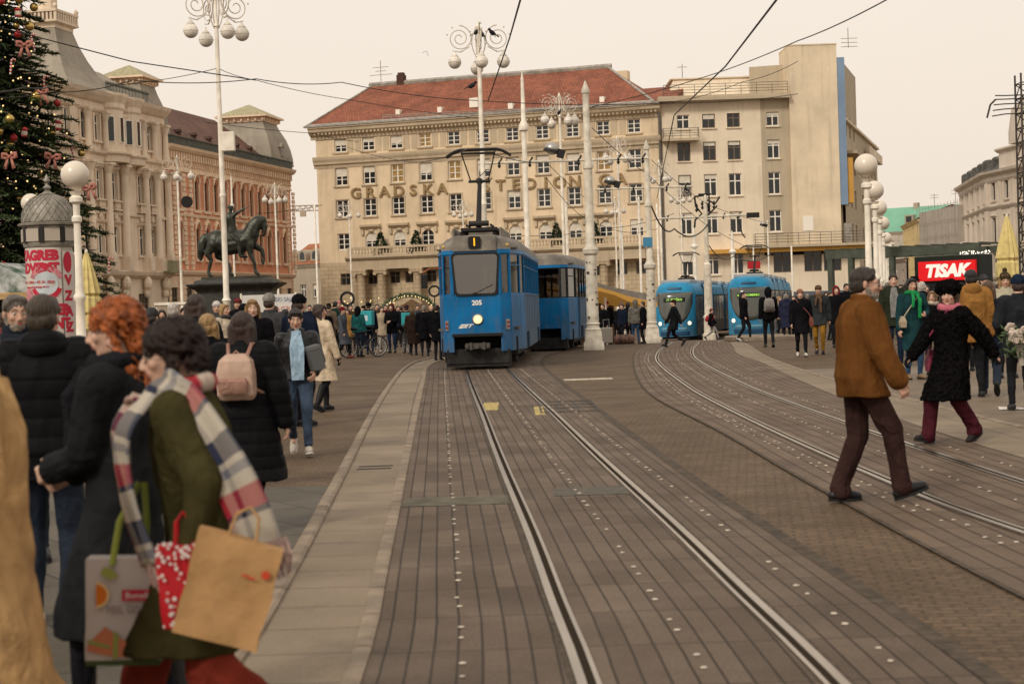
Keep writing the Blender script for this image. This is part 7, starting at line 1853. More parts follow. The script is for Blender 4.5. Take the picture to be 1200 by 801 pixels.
def person(label, loc, rz, H=1.72, pose='stand', top=None, legs=None, shoes=None, hair=None, hat=None, scarf=None, skinc=SK1, fem=False, look=0, nod=0, lean=0, D=None, group=None, face=None, gloves=None, kids=True, feet=None, hands=None, handcurl=.5, name='person', handn=(None, None), tilt=0):
 """a clothed human figure, built as one body skin with garments over it; faces local -Y"""
 k=H/1.75; D=D or loc[1]; vox=max(.0072, D*.00043)/k; sm=3 if vox<.015 else 2
 root=empty(name, loc, R(rz), label, 'person', group); root.scale=(k, k, k)
 P={'stand': (((.10,-.03, .085, 0), (-.10, .04, .085, 0)), ((.27,-.06, .80), (-.27,-.06, .80))),
   'walk': (((.085,-.34, .10,-14), (-.085, .34, .19, 48)), ((.27, .20, .86), (-.26,-.26, .92))),
   'walk2': (((.085, .34, .19, 48), (-.085,-.34, .10,-14)), ((.26,-.26, .92), (-.27, .20, .86))),
   'amble': (((.09,-.18, .085, 0), (-.09, .20, .12, 22)), ((.27, .08, .82), (-.26,-.14, .85))),
   'phone': (((.11,-.02, .085, 0), (-.10, .03, .085, 0)), ((.07,-.30, 1.14), (-.09,-.29, 1.10))),
   'pockets': (((.11,-.02, .085, 0), (-.10, .03, .085, 0)), ((.20,-.15, .96), (-.20,-.15, .96))),
   'sit': (((.13,-.10, .30, 20), (-.13,-.32, .45, 0)), ((.24,-.42, 1.02), (-.24,-.42, 1.02)))}[pose]
 ft=feet or P[0]; hd=hands or P[1]
 LL=.86*.985; hz=min(math.sqrt(max(.01, LL**2-f[1]**2))+f[2] for f in ft); hz=min(hz, .93)
 if pose=='sit': hz=.98
 dz=hz-.93
 A=Matrix.Translation((0, 0, hz)) @ Matrix.Rotation(R(lean), 4, 'X') @ Matrix.Translation((0, 0,-.93))     # upper body
 J={}
 for i, s in ((0, 1), (1,-1)):
  hip=Vector((s*.088, 0, hz)); an=Vector(ft[i][:3]); kn, an=ik(hip, an, .44, .42, (s*.05,-1, 0)); J['leg', s]=(hip, kn, an, ft[i][3])
  sh=A @ Vector((s*.178, .01, 1.415)); T=Vector(hd[i])+Vector((0, 0, dz)); el, wr=ik(sh, T, .295, .265, (s*.55, .8,-.25)); J['arm', s]=(sh, el, wr)
 J['neck']=A @ Vector((0, .02, 1.475)); hc=A @ Vector((0,-.012, 1.628))
 MH=Matrix.Translation(hc) @ Matrix.Rotation(R(look), 4, 'Z') @ Matrix.Rotation(R(nod), 4, 'X') @ Matrix.Rotation(R(tilt), 4, 'Y')
 def put(mb, nm, m, disp=None, par=root, v=None, s_=None):
  me=remesh(mb, v or vox, sm if s_ is None else s_, disp)
  me.materials.append(m); o=bpy.data.objects.new(nm, me); COL.objects.link(o); setpar(o, par); return o
 # body
 mb=MB(); head_shape(mb, MH, fem)
 mb.rings([ell((0, 0, z), rx, ry, 16, A) for z, rx, ry in ((.88, .12, .085), (.95, .15, .10), (1.10, .125, .09), (1.28, .145, .10), (1.40, .15, .085), (1.46, .08, .06), (1.51, .055, .055))])
 mb.cap(A @ Vector((0, .02, 1.44)), hc+Vector((0, .02,-.06)), .056, .05, 12)
 for i, s in ((0, 1), (1,-1)):
  hip, kn, an, pi=J['leg', s]; mb.cap(hip, kn, .078, .052); mb.cap(kn, an, .050, .036); mb.cap(an, an+Vector((0,-.06,-.03)), .033, .025)
  sh, el, wr=J['arm', s]; mb.cap(A @ Vector((s*.08, .01, 1.40)), sh, .05, .048); mb.cap(sh, el, .046, .037); mb.cap(el, wr, .036, .026, 10); J['hd', s]=(wr-el).normalized()
  if not (gloves or D>70): make_hand(mb, wr, J['hd', s], s, handcurl if not isinstance(handcurl, (tuple, list)) else handcurl[i], handn[i])
  else: mb.cap(wr, wr+J['hd', s]*.09, .028, .02)
 body=put(mb, 'body', skin(skinc), None)
 if gloves:
  for s in (1,-1):
   mb=MB(); sh, el, wr=J['arm', s]; make_hand(mb, wr+J['hd', s]*.01, J['hd', s], s, .6, None, .012); mb.cap(wr-J['hd', s]*.05, wr+J['hd', s]*.03, .036, .033)
   put(mb, 'glove', gloves, folds(.002, 20))
 # face details
 facing=math.cos(R(rz+look))
 if D<62 and facing>-.45:
  for s in (-1, 1):
   mb=MB(); mb.M=MH; mb.sphere((s*.030,-.079, .004), .0125, 10, 8, (1.15, .8, .8)); mb.mi=1; mb.sphere((s*.030,-.0862, .004), .0066, 8, 6, (1, .6, 1)); mb.build('eye', [M_EYE if D<28 else M_IRIS, M_IRIS], root, smooth=True)
   if D<40: mb=MB(); mb.M=MH; mb.tube([(s*.012,-.097, .030), (s*.030,-.092, .036), (s*.050,-.078, .028)], [.003, .0038, .0022], 5); mb.build('eyebrow', M_BROW if not (face and face.get('brow')) else face['brow'], root)
  mb=MB(); mb.M=MH; mb.sphere((0,-.0975,-.0545), .0075, 10, 6, (2.9, .7, .6)); mb.sphere((0,-.095,-.0635), .008, 10, 6, (2.4, .7, .7)); mb.build('mouth', M_LIP, root, smooth=True)
 if face and face.get('glasses'):
  mb=MB(); mb.M=MH
  for s in (-1, 1):
   mb.tube([(s*.033+.024*math.cos(2*math.pi*i/14),-.1+.012*abs(math.cos(2*math.pi*i/14)), .004+.019*math.sin(2*math.pi*i/14)) for i in range(14)], .0028, 5, closed=True)
   mb.tube([(s*.056,-.092, .008), (s*.078,-.03, .008), (s*.081, .015, .002)], .002, 4)
  mb.cyl((-.009,-.102, .006), (.009,-.102, .006), .002, n=5); mb.build('glasses', M_BLK, root)
 if face and face.get('beard'):
  mb=MB(); mb.M=MH; mb.sphere((0,-.040,-.082), .058, 12, 9, (.95, 1.02, .75)); mb.sphere((0,-.098,-.043), .014, 10, 7, (2.0, .6, .5))
  for s in (-1, 1): mb.cap((s*.048,-.02,-.08), (s*.068,-.005,-.03), .022, .014)
  put(mb, 'beard', face['beard'], furry(.006), v=max(vox*.8, .006))
 # trousers
 lg=legs or {}; lc=lg.get('mat') or cloth(lg.get('col', (.03, .035, .05))); wd=lg.get('wide', 0); st=lg.get('kind', 'trousers')
 mb=MB(); mb.sphere((0, .008, hz+.02), .13, 16, 10, (1.28, 1.0, .85))
 for s in (1,-1):
  hip, kn, an, pi=J['leg', s]; d=(an-kn).normalized(); e=an-d*(-.0+lg.get('crop', .0))+Vector((0, 0, .01)); mb.cap(hip, kn, .096+wd*.3, .066+wd*.75); mb.cap(kn, e, .064+wd*.7, .046+wd);
  if wd<.01: mb.sphere(e, .052, 10, 7, (1, 1.1, .6))
  if wd>.02: mb.cap(e, e+Vector((0,-.02,-.02)), .05+wd, .052+wd)
 put(mb, st, lc, folds(.010, 8))
 # shoes
 sc_=shoes or {}; sm_=sc_.get('mat') or mat('shoe_%d'%int(sum(sc_.get('col', (.02, .02, .02)))*1000), sc_.get('col', (.02, .02, .02)), .5)
 for s in (1,-1):
  hip, kn, an, pi=J['leg', s]; mb=MB(); mb.M=Matrix.Translation(an) @ Matrix.Rotation(R(s*6), 4, 'Z') @ Matrix.Rotation(R(pi), 4, 'X')
  mb.cap((0, .045,-.042), (0,-.06,-.030), .042, .042); mb.cap((0,-.06,-.036), (0,-.155,-.050), .044, .032); mb.cap((0, 0, 0), (0,-.03,-.04), .038, .035)
  if sc_.get('boot'): mb.cap((0, .01, sc_['boot']), (0, .005,-.02), .052, .042)
  if sc_.get('heel'): mb.cyl((0, .05,-.04), (0, .055,-.085), .022, .018)
  o=put(mb, 'boot' if sc_.get('boot') else 'shoe', sm_, None)
  g=MB(); g.M=mb.M; n_=14; pts=[]
  for i in range(n_):
   t=2*math.pi*i/n_; pts.append((.048*math.sin(t)*(1 if math.cos(t)>0 else .92),-.052-.138*math.cos(t),-.087))
  g.prism(pts, (0, 0, .022)); g.build('sole', sc_.get('sole') or M_RUB, o)
 # coat / jacket
 tp=top or {}; tc_=tp.get('mat') or cloth(tp.get('col', (.02, .02, .022))); hem=tp.get('hem', .80); pf=tp.get('puff', 0); fl=tp.get('flare', .0); cin=tp.get('waist', 0)
 mb=MB(); rs_=[]
 def legc(z):           # centre and spread of the legs at height z
  ys_=[];
  for s in (1,-1):
   hip, kn, an, pi=J['leg', s]
   a, b=(hip, kn) if z>kn.z else (kn, an); t=min(1, max(0, (a.z-z)/max(.01, a.z-b.z))); ys_.append((a.lerp(b, t)).y)
  return sum(ys_)/2, abs(ys_[0]-ys_[1])/2
 zz_=hem; zl_=[]
 while zz_<.90: zl_.append(zz_); zz_+=.09
 for z in zl_:
  cy, spd=legc(z+dz); t=(.93-z)/.5; rs_.append(ell((0, cy*.8, z+dz), .185+pf+fl*t, .125+pf+fl*t*.8+spd*.75, 24))
 for z, rx, ry in ((.93, .183, .135), (1.03, .168-cin, .125-cin*.6), (1.12, .165-cin, .122-cin*.5), (1.22, .18, .13), (1.32, .19, .135), (1.40, .178, .118), (1.455, .12, .09), (1.49, .075+.01, .075)):
  rs_.append(ell((0, .004, z), rx+pf, ry+pf, 24, A))
 mb.rings(rs_)
 for s in (1,-1):
  sh, el, wr=J['arm', s]; mb.cap(A @ Vector((s*.10, .01, 1.395)), sh, .080+pf*.7, .074+pf*.8, 12); mb.cap(sh, el, .074+pf*.8, .060+pf*.9, 12); mb.cap(el, wr-J['hd', s]*.02, .060+pf*.9, .046+pf*.6, 12)
 nk=A @ Vector((0, .012, 1.50)); cl=tp.get('collar', .03)
 if cl: mb.rings([ell((0, .012, 1.45), .095, .09, 16, A), ell((0, .012, 1.50+cl), .082, .084, 16, A)])
 if tp.get('hood') : mb.sphere(A @ Vector((0, .10, 1.485)), .105, 14, 9, (1.15, .75, .8)); mb.cap(A @ Vector((-.08, .04, 1.51)), A @ Vector((-.04,-.05, 1.47)), .035, .025); mb.cap(A @ Vector((.08, .04, 1.51)), A @ Vector((.04,-.05, 1.47)), .035, .025)
 if tp.get('lapel'):
  for s in (-1, 1): mb.cap(A @ Vector((s*.07,-.02, 1.50)), A @ Vector((s*.055,-.115, 1.32)), .03, .014)
 disp=tp.get('disp') or (quilt() if tp.get('quilt') else folds(.013, 5.5))
 ct=put(mb, tp.get('name', 'coat' if hem<.75 else 'jacket'), tc_, disp)
 if tp.get('inner'):   # shirt or sweater showing in an open front
  g=MB(); g.M=A; zb_=tp.get('innerz', .95); g.prism([(-.05, 0, 1.50), (.05, 0, 1.50), (.085, 0, 1.30), (.07, 0, zb_), (-.07, 0, zb_), (-.085, 0, 1.30)], (0,-.01, 0)); vs_=[]
  for v in range(len(g.v)):
   p=A.inverted() @ g.v[v]; p.y-=(.158+pf)*(1 if p.z<1.36 else .72 if p.z<1.45 else .5); g.v[v]=A @ p
  o=g.build('sweater', cloth(tp['inner']), root)
  g=MB(); g.rings([ell((0,-.005, 1.47), .078, .078, 16, A), ell((0,-.005, 1.53), .064, .066, 16, A)]); g.build('neckband', cloth(tp['inner']), root, smooth=True)
 if D<30 and not tp.get('inner'):
  g=MB(); zz0=max(hem+.04, .62)
  for s in (-1, 1): sh, el, wr=J['arm', s]; g.M=Matrix.Identity(4); g.tube([wr-J['hd', s]*.045+o_ for o_ in [J['hd', s].orthogonal().normalized()*0]], .001, 4) if False else None
 # hair, hat
 hr=hair or {}; hm_=hr.get('mat') or mat('hair_%d_%d'%(int(hr.get('col', (.03, .02, .015))[0]*1000), int(hr.get('col', (.03, .02, .015))[1]*1000)), hr.get('col', (.03, .02, .015)), .5, noise_amt=.45, nscale=30, stretch=(4, 4, .4), bump=.5, bscale=60, spec=.4)
 stl=hr.get('style', 'short')
 def strands(a): return lambda c: a*noise.noise(Vector((c.x*60, c.y*60, c.z*6)))+a*.8*noise.noise(c*12)
 if stl!='bald':
  mb=MB(); mb.M=MH
  if stl in ('curly', 'curls'):
   q=random.Random(5);
   for i in range(560):
    t=q.uniform(0, 2*math.pi); u=q.uniform(-1.0 if stl=='curly' else-.26, 1); z_=.05+.09*u if u>0 else .05+.33*u
    rr=.098*math.sqrt(max(.05, 1-max(0, u)**2)); y_=.022+rr*math.cos(t)*1.1; x_=rr*math.sin(t)
    if y_<-.035 and z_<.055: continue
    if z_<-.1: y_=.03+abs(y_-.03)*.9; x_*=1.05
    a0=q.uniform(0, 6.28); c=Vector((x_, y_, z_)); rr2=q.uniform(.007, .013)
    mb.tube([c+Vector((rr2*math.cos(a0+w_*1.3), rr2*math.sin(a0+w_*1.3),-.011*w_)) for w_ in range(6)], .0052, 5)
   mb.sphere((0, .03, .045), .090, 14, 10, (.98, 1.1, 1.02)); mb.cap((0, .07, 0), (0, .085,-.20 if stl=='curly' else-.03), .07, .045)
   put(mb, 'hair', hm_, lambda c: .003*noise.noise(c*70), v=.0056, s_=1)
  else:
   mb.sphere((0, .024, .044), .0865 if stl!='short' else .0845, 18, 12, (.98, 1.17, 1.02)); mb.sphere((0, .045,-.01), .082, 14, 10, (1.0, .9, .95))
   for s in (-1, 1): mb.cap((s*.04,-.048, .092), (s*.076,-.01, .04), .02, .018)
   fz_=(-.055, .088, .022) if stl!='short' else (-.044, .098, .02); mb.cap((-.04, fz_[0], fz_[1]), (.04, fz_[0], fz_[1]), fz_[2], fz_[2])
   if stl in ('long', 'bob'):
    ln=-.12 if stl=='bob' else-.12-hr.get('len', .26)
    for xx in (-.065,-.03, .005, .04, .07): mb.cap((xx, .06, 0), (xx*1.1, .085 if ln<-.2 else .05, ln-.03*math.cos(xx*30)), .042, .022)
    for s in (-1, 1): mb.cap((s*.075, .01, .03), (s*.088, .02, max(ln,-.13)), .028, .026);
    if stl=='long' and hr.get('front', True):
     for s in (-1, 1): mb.cap((s*.086, .01,-.12), (s*.10,-.06, ln*.95), .026, .014)
   if stl=='tied': mb.cap((0, .10, .02), (0, .13,-.10), .03, .018)
   if stl=='bun': mb.sphere((0, .12, .06), .04, 10, 8)
   put(mb, 'hair', hm_, strands(.006 if stl!='fuzzy' else .012), v=max(vox*.9, .007))
 if hat:
  hc_=hat.get('mat') or cloth(hat.get('col', (.03, .03, .03)), bump=.5, bscale=90); mb=MB(); mb.M=MH; kd=hat.get('kind', 'beanie')
  if kd=='beanie':
   mb.sphere((0, .02, .065), .094, 18, 12, (1.0, 1.15, .98)); mb.rings([ell((0, .016, .035), .094, .112, 20), ell((0, .016, .085), .096, .113, 20)])
   if hat.get('pom'): mb.sphere((0, .02, .185), .045, 10, 8)
   put(mb, 'hat', hc_, lambda c: .003*math.sin(c.x*160)+.003*noise.noise(c*20))
  elif kd=='fur':
   mb.sphere((0, .018, .078), .128, 18, 12, (1.12, 1.14, .80)); put(mb, 'fur_hat', hc_, furry(.014))
  elif kd=='hood':
   mb.sphere((0, .04, .01), .125, 18, 12, (.92, 1.05, 1.22)); mb.cap((0, .06,-.08), (0, .06,-.16), .10, .11); o=put(mb, 'hood', hc_, folds(.008, 9))
   b=bmesh.new(); b.from_mesh(o.data); Mi=MH.inverted(); bmesh.ops.delete(b, geom=[v for v in b.verts if (Mi @ v.co).y<-.045 and abs((Mi @ v.co).x)<.078 and-.13<(Mi @ v.co).z<.10], context='VERTS'); b.to_mesh(o.data); b.free(); o.modifiers.new('s', 'SOLIDIFY').thickness=.012
  elif kd=='cap':
   mb.sphere((0, .018, .062), .093, 18, 12, (1.0, 1.15, .88)); mb.rings([ell((0,-.10, .052), .07, .06, 16), ell((0,-.10, .062), .07, .06, 16)]); put(mb, 'cap', hc_, None)
  elif kd=='brim':
   mb.lathe([(.10, .03), (.105, .10), (.09, .16), (.03, .155)], 18, (0, .02, 0)); mb.lathe([(.19, .045), (.19, .055), (.1, .07)], 22, (0, .02, 0)); put(mb, 'hat', hc_, None)
  elif kd=='helmet':
   mb.sphere((0, .018, .06), .105, 18, 12, (1.0, 1.25, .85)); put(mb, 'helmet', hc_, None)
 if scarf:
  mb=MB(); mb.M=A; n_=16
  mb.tube([(.098*math.cos(2*math.pi*i/n_), .0+.095*math.sin(2*math.pi*i/n_), 1.495+.012*math.sin(4*math.pi*i/n_)) for i in range(n_)], [.040+.006*math.sin(i*2.3) for i in range(n_)], 8, closed=True)
  if scarf.get('end', 1): mb.tube([(.05,-.11, 1.47), (.07,-.165-pf, 1.36), (.06,-.17-pf, 1.20), (.06,-.165-pf, 1.05)], [.035, .038, .036, .03], 8); mb.tube([(-.03,-.12, 1.47), (-.05,-.165-pf, 1.38), (-.06,-.165-pf, 1.24)], [.03, .034, .03], 8)
  put(mb, 'scarf', scarf.get('mat') or cloth(scarf['col']), folds(.008, 14))
 INFO=dict(root=root, J=J, A=A, k=k, MH=MH, hz=hz, M=Matrix.Translation(loc) @ Matrix.Rotation(R(rz), 4, 'Z') @ Matrix.Scale(k, 4))
 return INFO
def top_at(px, ytop, D): return EYE+(hy(px)-ytop)/(FPX/D)-GD(px, D).z
def pp(label, px, ytop, D, rz, extra=0,**k):
 """stand a person in column px at distance D with the crown of the head as high as ytop shows"""
 g=GD(px, D); H=min(1.93, max(1.52, top_at(px, ytop, D)-extra)); return person(label, (g.x, g.y, g.z), rz, H, D=D,**k)
# bags: things of their own, hung where a shoulder or hand is
def gput(inf, v): return inf['M'] @ Vector(v)
def bagobj(name, label, inf, cat, group=None):
 r=empty(name, inf['M'].translation, 0, label, cat, group); r.matrix_world=inf['M']; return r
def backpack(inf, label, col, col2=None, w=.30, h=.40, d=.15, z=1.02, mt=None):
 m=mt or cloth(col, .6); m2=cloth(col2 or tuple(c*.6 for c in col), .6); A=inf['A']; r=bagobj('backpack', label, inf, 'backpack')
 y0=.155; mb=MB(); mb.M=A @ Matrix.Translation((0, y0, z)); n=24
 def rr(hw, hd, zz_, yo=0): return [(hw*(1 if abs(math.cos(t))>.7 else abs(math.cos(t))/.7)*(1 if math.cos(t)>0 else-1), yo+hd+hd*(1 if abs(math.sin(t))>.7 else abs(math.sin(t))/.7)*(1 if math.sin(t)>0 else-1), zz_) for t in [2*math.pi*(i+.5)/n for i in range(n)]]
 mb.rings([rr(w*.42, d*.38, 0), rr(w*.5, d*.5, .04), rr(w*.5, d*.5, h*.6), rr(w*.44, d*.45, h*.85), rr(w*.26, d*.32, h)])
 me=remesh(mb, .009, 2, folds(.004, 14)); me.materials.append(m); o=bpy.data.objects.new('bag_body', me); COL.objects.link(o); setpar(o, r)
 mb=MB(); mb.M=A @ Matrix.Translation((0, y0+d, z)); mb.rings([rr(w*.36, .02, .05), rr(w*.38, .028, .08), rr(w*.38, .028, h*.42), rr(w*.33, .018, h*.48)]); mb.build('front_pocket', m2, r, smooth='auto')
 for s in (-1, 1):
  mb=MB(); mb.M=A; mb.tube([(s*.07, y0+.02, z+h*.9), (s*.095, .10, 1.50), (s*.105, .0, 1.50), (s*.12,-.125, 1.38), (s*.16,-.10, 1.20), (s*.19, .04, 1.10), (s*.13, y0+.02, z+.08)], .016, 6); mb.build('strap', m2, r)
 mb=MB(); mb.M=A; mb.tube([(-.03, y0+.05, z+h*.97), (0, y0+.05, z+h*1.06), (.03, y0+.05, z+h*.97)], .009, 6); mb.build('handle', m2, r)
 return r
def shoulder_bag(inf, label, col, side=1, z=.86, w=.30, h=.24, y=-.02, x=.27, mt=None, cross=True, name='handbag'):
 m=mt or mat('leather_%d_%d'%(int(col[0]*200), int(col[1]*200)), col, .42, noise_amt=.2, nscale=8, bump=.15, bscale=40); r=bagobj(name, label, inf, 'handbag'); A=inf['A']
 mb=MB(); mb.M=A @ Matrix.Translation((side*x, y, z)) @ Matrix.Rotation(R(side*8), 4, 'Z'); mb.rings([[(-.045,-w/2, 0), (.045,-w/2, 0), (.045, w/2, 0), (-.045, w/2, 0)], [(-.055,-w/2, h*.5), (.055,-w/2, h*.5), (.055, w/2, h*.5), (-.055, w/2, h*.5)], [(-.02,-w*.42, h), (.02,-w*.42, h), (.02, w*.42, h), (-.02, w*.42, h)]])
 mb.build('bag_body', m, r, bevel=.012)
 mb=MB(); mb.M=A; sx=-side*.09 if cross else side*.14
 mb.tube([(side*x, y-w*.38, z+h), (side*(x*.75),-.16, 1.15), (sx,-.11, 1.47), (sx, .0, 1.515), (sx, .10, 1.47), (side*(x*.75), .15, 1.15), (side*x, y+w*.38, z+h)], .011, 6); mb.build('strap', m, r)
 return r
M_JEAN=mat('blue_denim', (.032, .050, .082), .85, noise_amt=.35, nscale=5, bump=.3, bscale=160); M_DJEAN=mat('dark_denim', (.011, .017, .030), .85, noise_amt=.3, nscale=5, bump=.3, bscale=160); M_LJEAN=mat('light_denim', (.11, .17, .25), .85, noise_amt=.3, nscale=5, bump=.3, bscale=160)
M_JEAN, M_DJEAN, M_LJEAN=wrinkle(M_JEAN), wrinkle(M_DJEAN), wrinkle(M_LJEAN)
M_LEATH=mat('black_leather', (.008, .008, .009), .45, bump=.3, bscale=25, spec=.3); M_FURB=mat('black_fur', (.006, .0055, .0055), .95, bump=.9, bscale=70, noise_amt=.5, nscale=30, spec=.0)
import time; T0=time.time()
# the near people
g=GD(1004, 12.85); gm=person('bearded man in rust-brown jacket and glasses striding across the right-hand tracks', (g.x, g.y, 0), 98, 1.78, D=12.85, look=-14, nod=4, lean=5,
 feet=((.09, .15, .09, 2), (-.09,-.27, .115,-18)), hands=((.25,-.02, .86), (-.29,-.20, .90)), handcurl=.75,
 top=dict(mat=mat('rust_corduroy', (.118, .047, .013), .9, spec=.02, noise_amt=.3, nscale=5, bump=.5, bscale=70, stretch=(1, 1, .3)), hem=.80, puff=.042, collar=.045, lapel=True), legs=dict(col=(.035, .018, .016), wide=.022),
 shoes=dict(mat=M_LEATH), hair=dict(style='short', col=(.026, .017, .012)), face=dict(glasses=True, beard=mat('grey_beard', (.20, .165, .135), .9, noise_amt=.4, nscale=60)), skinc=SK1)
g=GD(1112, 17.6); gf=person('woman in black fur hat and long black fur coat striding left', (g.x, g.y, 0),-62, 1.66, D=17.6, fem=True, look=38,
 feet=((.08, .25, .13, 25), (-.08,-.27, .10,-8)), hands=((.34, .44, .86), (-.30,-.42, .84)), gloves=cloth((.012, .012, .014)),
 top=dict(mat=M_FURB, hem=.50, puff=.035, flare=.05, disp=furry(.011), name='fur_coat'), legs=dict(col=(.055, .012, .018), wide=.030), shoes=dict(col=(.015, .012, .012)), hair=dict(style='bob', col=(.05, .03, .02)), hat=dict(kind='fur', mat=M_FURB), scarf=dict(col=(.45, .13, .17), end=0), skinc=SK2)
shoulder_bag(gf, 'burgundy shoulder bag with pink strap on the woman in the fur hat', (.20, .03, .06), side=-1, x=.26, y=.06, z=.80)
g=GD(346, 18.9); gj=person('young woman in light blue turtleneck and black leather jacket, carrying a grey box', (g.x, g.y, 0), 8, 1.66, D=18.9, fem=True, nod=10,
 feet=((.09,-.36, .10,-8), (-.07, .25, .16, 40)), hands=((.20,-.22, 1.00), (-.27, .06, .84)), top=dict(mat=M_LEATH, hem=.90, puff=.006, inner=(.30, .42, .52), innerz=.93, lapel=True), legs=dict(mat=M_JEAN, crop=.03), shoes=dict(col=(.45, .40, .34), sole=mat('white_rubber', (.55, .52, .46), .6)), hair=dict(style='tied', col=(.018, .013, .011)), skinc=SK1)
r=bagobj('shoe_box', 'flat grey cardboard box held under the arm of the woman in the turtleneck', gj, 'box'); mb=MB(); mb.M=Matrix.Translation((.20,-.19, 1.12)) @ Matrix.Rotation(R(12), 4, 'Z') @ Matrix.Rotation(R(-14), 4, 'Y'); mb.box(-.07, .07,-.14, .13,-.14, .14); mb.build('box_body', mat('grey_card', (.09, .09, .09), .6), r, bevel=.004)
mb=MB(); mb.M=Matrix.Translation((.20,-.19, 1.12)) @ Matrix.Rotation(R(12), 4, 'Z') @ Matrix.Rotation(R(-14), 4, 'Y'); mb.box(-.074, .074,-.144, .134, .10, .145); mb.build('lid', mat('grey_card_lid', (.12, .12, .12), .6), r, bevel=.003)
g=GD(374, 26.8); gc=person('woman in knee-length cream coat and black boots seen from behind, strap over her shoulder', (g.x, g.y, 0), 140, 1.69, D=26.8, fem=True, look=-25, gloves=cloth((.012, .012, .012)),
 pose='amble', top=dict(col=(.56, .45, .32), hem=.50, puff=.012, flare=.03), legs=dict(col=(.012, .012, .014)), shoes=dict(col=(.01, .01, .01), boot=.30, heel=1), hair=dict(style='bob', col=(.035, .02, .014)), skinc=SK1)
shoulder_bag(gc, 'slouchy black bag on the cream coated woman', (.015, .015, .016), side=1, x=.24, y=.10, z=.78, w=.34, h=.3, cross=False)
g=GD(284, 12.3); gb=person('woman in long black puffer coat seen from behind, wearing a pink backpack', (g.x, g.y, 0), 172, 1.60, D=12.3, fem=True,
 pose='amble', hands=((.30,-.02, .80), (-.32,-.04, .82)), top=dict(mat=mat('black_nylon', (.006, .006, .007), .6, bump=.3, bscale=12, spec=.06), hem=.42, puff=.045, quilt=True, flare=.06), legs=dict(col=(.012, .012, .014)), shoes=dict(col=(.02, .02, .02), sole=mat('white_rubber')), hair=dict(style='long', col=(.030, .014, .010), len=.26), skinc=SK1)
bp=backpack(gb, 'dusty pink leather backpack on the black puffer coat', (.43, .29, .22), (.30, .17, .13), w=.29, h=.36, d=.13, z=1.07, mt=mat('pink_leather', (.43, .29, .22), .45, noise_amt=.15, nscale=6))
g=GD(51, 8.85); gp=person('man in black hooded puffer jacket and blue jeans standing with his back to us', (g.x, g.y, 0), 186, 1.71, D=8.85, look=-6,
 feet=((.12,-.10, .085, 0), (-.10, .12, .095, 8)), hands=((.24,-.14, .93), (-.24,-.14, .93)), top=dict(mat=mat('black_nylon'), hem=.78, puff=.045, quilt=True, hood=True, collar=.05), legs=dict(mat=M_DJEAN, wide=.006), shoes=dict(col=(.02, .02, .02), sole=mat('white_rubber')), hair=dict(style='short', col=(.045, .03, .018)), skinc=SK1)
g=GD(136, 6.6); gr=person('woman with curly ginger hair and long dark grey coat, facing left, holding her hands together', (g.x, g.y, 0),-104, 1.66, D=6.6, fem=True, look=14, nod=8,
 feet=((.09,-.16, .085, 0), (-.09, .18, .11, 15)), hands=((.05,-.30, 1.06), (-.08,-.27, 1.03)), handcurl=.9, top=dict(mat=cloth((.016, .017, .018), .9, .4, 120), hem=.40, puff=.015, flare=.05, waist=.01, lapel=True), legs=dict(col=(.012, .012, .014)), shoes=dict(col=(.012, .012, .012), boot=.28), hair=dict(style='curly', mat=mat('ginger_hair', (.24, .062, .014), .5, noise_amt=.5, nscale=22, bump=.4, bscale=50)), scarf=dict(col=(.014, .014, .016), end=1), skinc=SK2)
g=GD(233, 5.75); gs=person('woman in olive coat, round glasses and long plaid scarf, walking left with shopping bags', (g.x, g.y, 0),-94, 1.62, D=5.75, fem=True, look=14, nod=10, lean=8,
 feet=((.09, .34, .17, 42), (-.09,-.34, .10,-10)), hands=((.33, .03, .92), (-.24, .06, .80)), handcurl=1.15, top=dict(mat=cloth((.042, .036, .014), .9, .4, 130), hem=.55, puff=.014, flare=.035, collar=.04), legs=dict(col=(.16, .025, .015), wide=.035), shoes=dict(col=(.02, .02, .02)), hair=dict(style='curls', mat=mat('dark_curls', (.018, .011, .009), .6, noise_amt=.4, nscale=25, spec=.15)), face=dict(glasses=True), skinc=SK2)
def ribbon(name, pts, w, th, m, par, wdir=(1, 0, 0)):
 """thick cloth band with UV running along it; v in metres"""
 P=[Vector(p) for p in pts]; C_=[]
 for i in range(len(P)-1):
  for q in range(6):
   t=q/6; a, b, c, d=P[max(i-1, 0)], P[i], P[i+1], P[min(i+2, len(P)-1)]; C_.append(.5*((2*b)+(c-a)*t+(2*a-5*b+4*c-d)*t*t+(3*b-a-3*c+d)*t**3))
 C_.append(P[-1]); vs=[]; uv=[]; v=0; nw=7
 for i, c in enumerate(C_):
  if i: v+=(c-C_[i-1]).length
  wd_=Vector(wdir(i/len(C_))) if callable(wdir) else Vector(wdir); t=(C_[min(i+1, len(C_)-1)]-C_[max(i-1, 0)]).normalized(); wd_=(wd_-t*wd_.dot(t)).normalized(); nn=t.cross(wd_)
  for j in range(nw):
   u=j/(nw-1)-.5; vs.append(c+wd_*w*u+nn*.012*math.sin(u*9+i*.22)); uv.append((u*w, v))
 fs=[(i*nw+j, i*nw+j+1, (i+1)*nw+j+1, (i+1)*nw+j) for i in range(len(C_)-1) for j in range(nw-1)]
 me=bpy.data.meshes.new(name); me.from_pydata([tuple(p) for p in vs], [], fs); ul=me.uv_layers.new(name='UVMap')
 for l in me.loops: ul.data[l.index].uv=uv[l.vertex_index]
 me.materials.append(m); me.polygons.foreach_set('use_smooth', [True]*len(me.polygons)); me.update(); o=bpy.data.objects.new(name, me); COL.objects.link(o); setpar(o, par); md=o.modifiers.new('s', 'SOLIDIFY'); md.thickness=th; md.offset=0; return o, C_
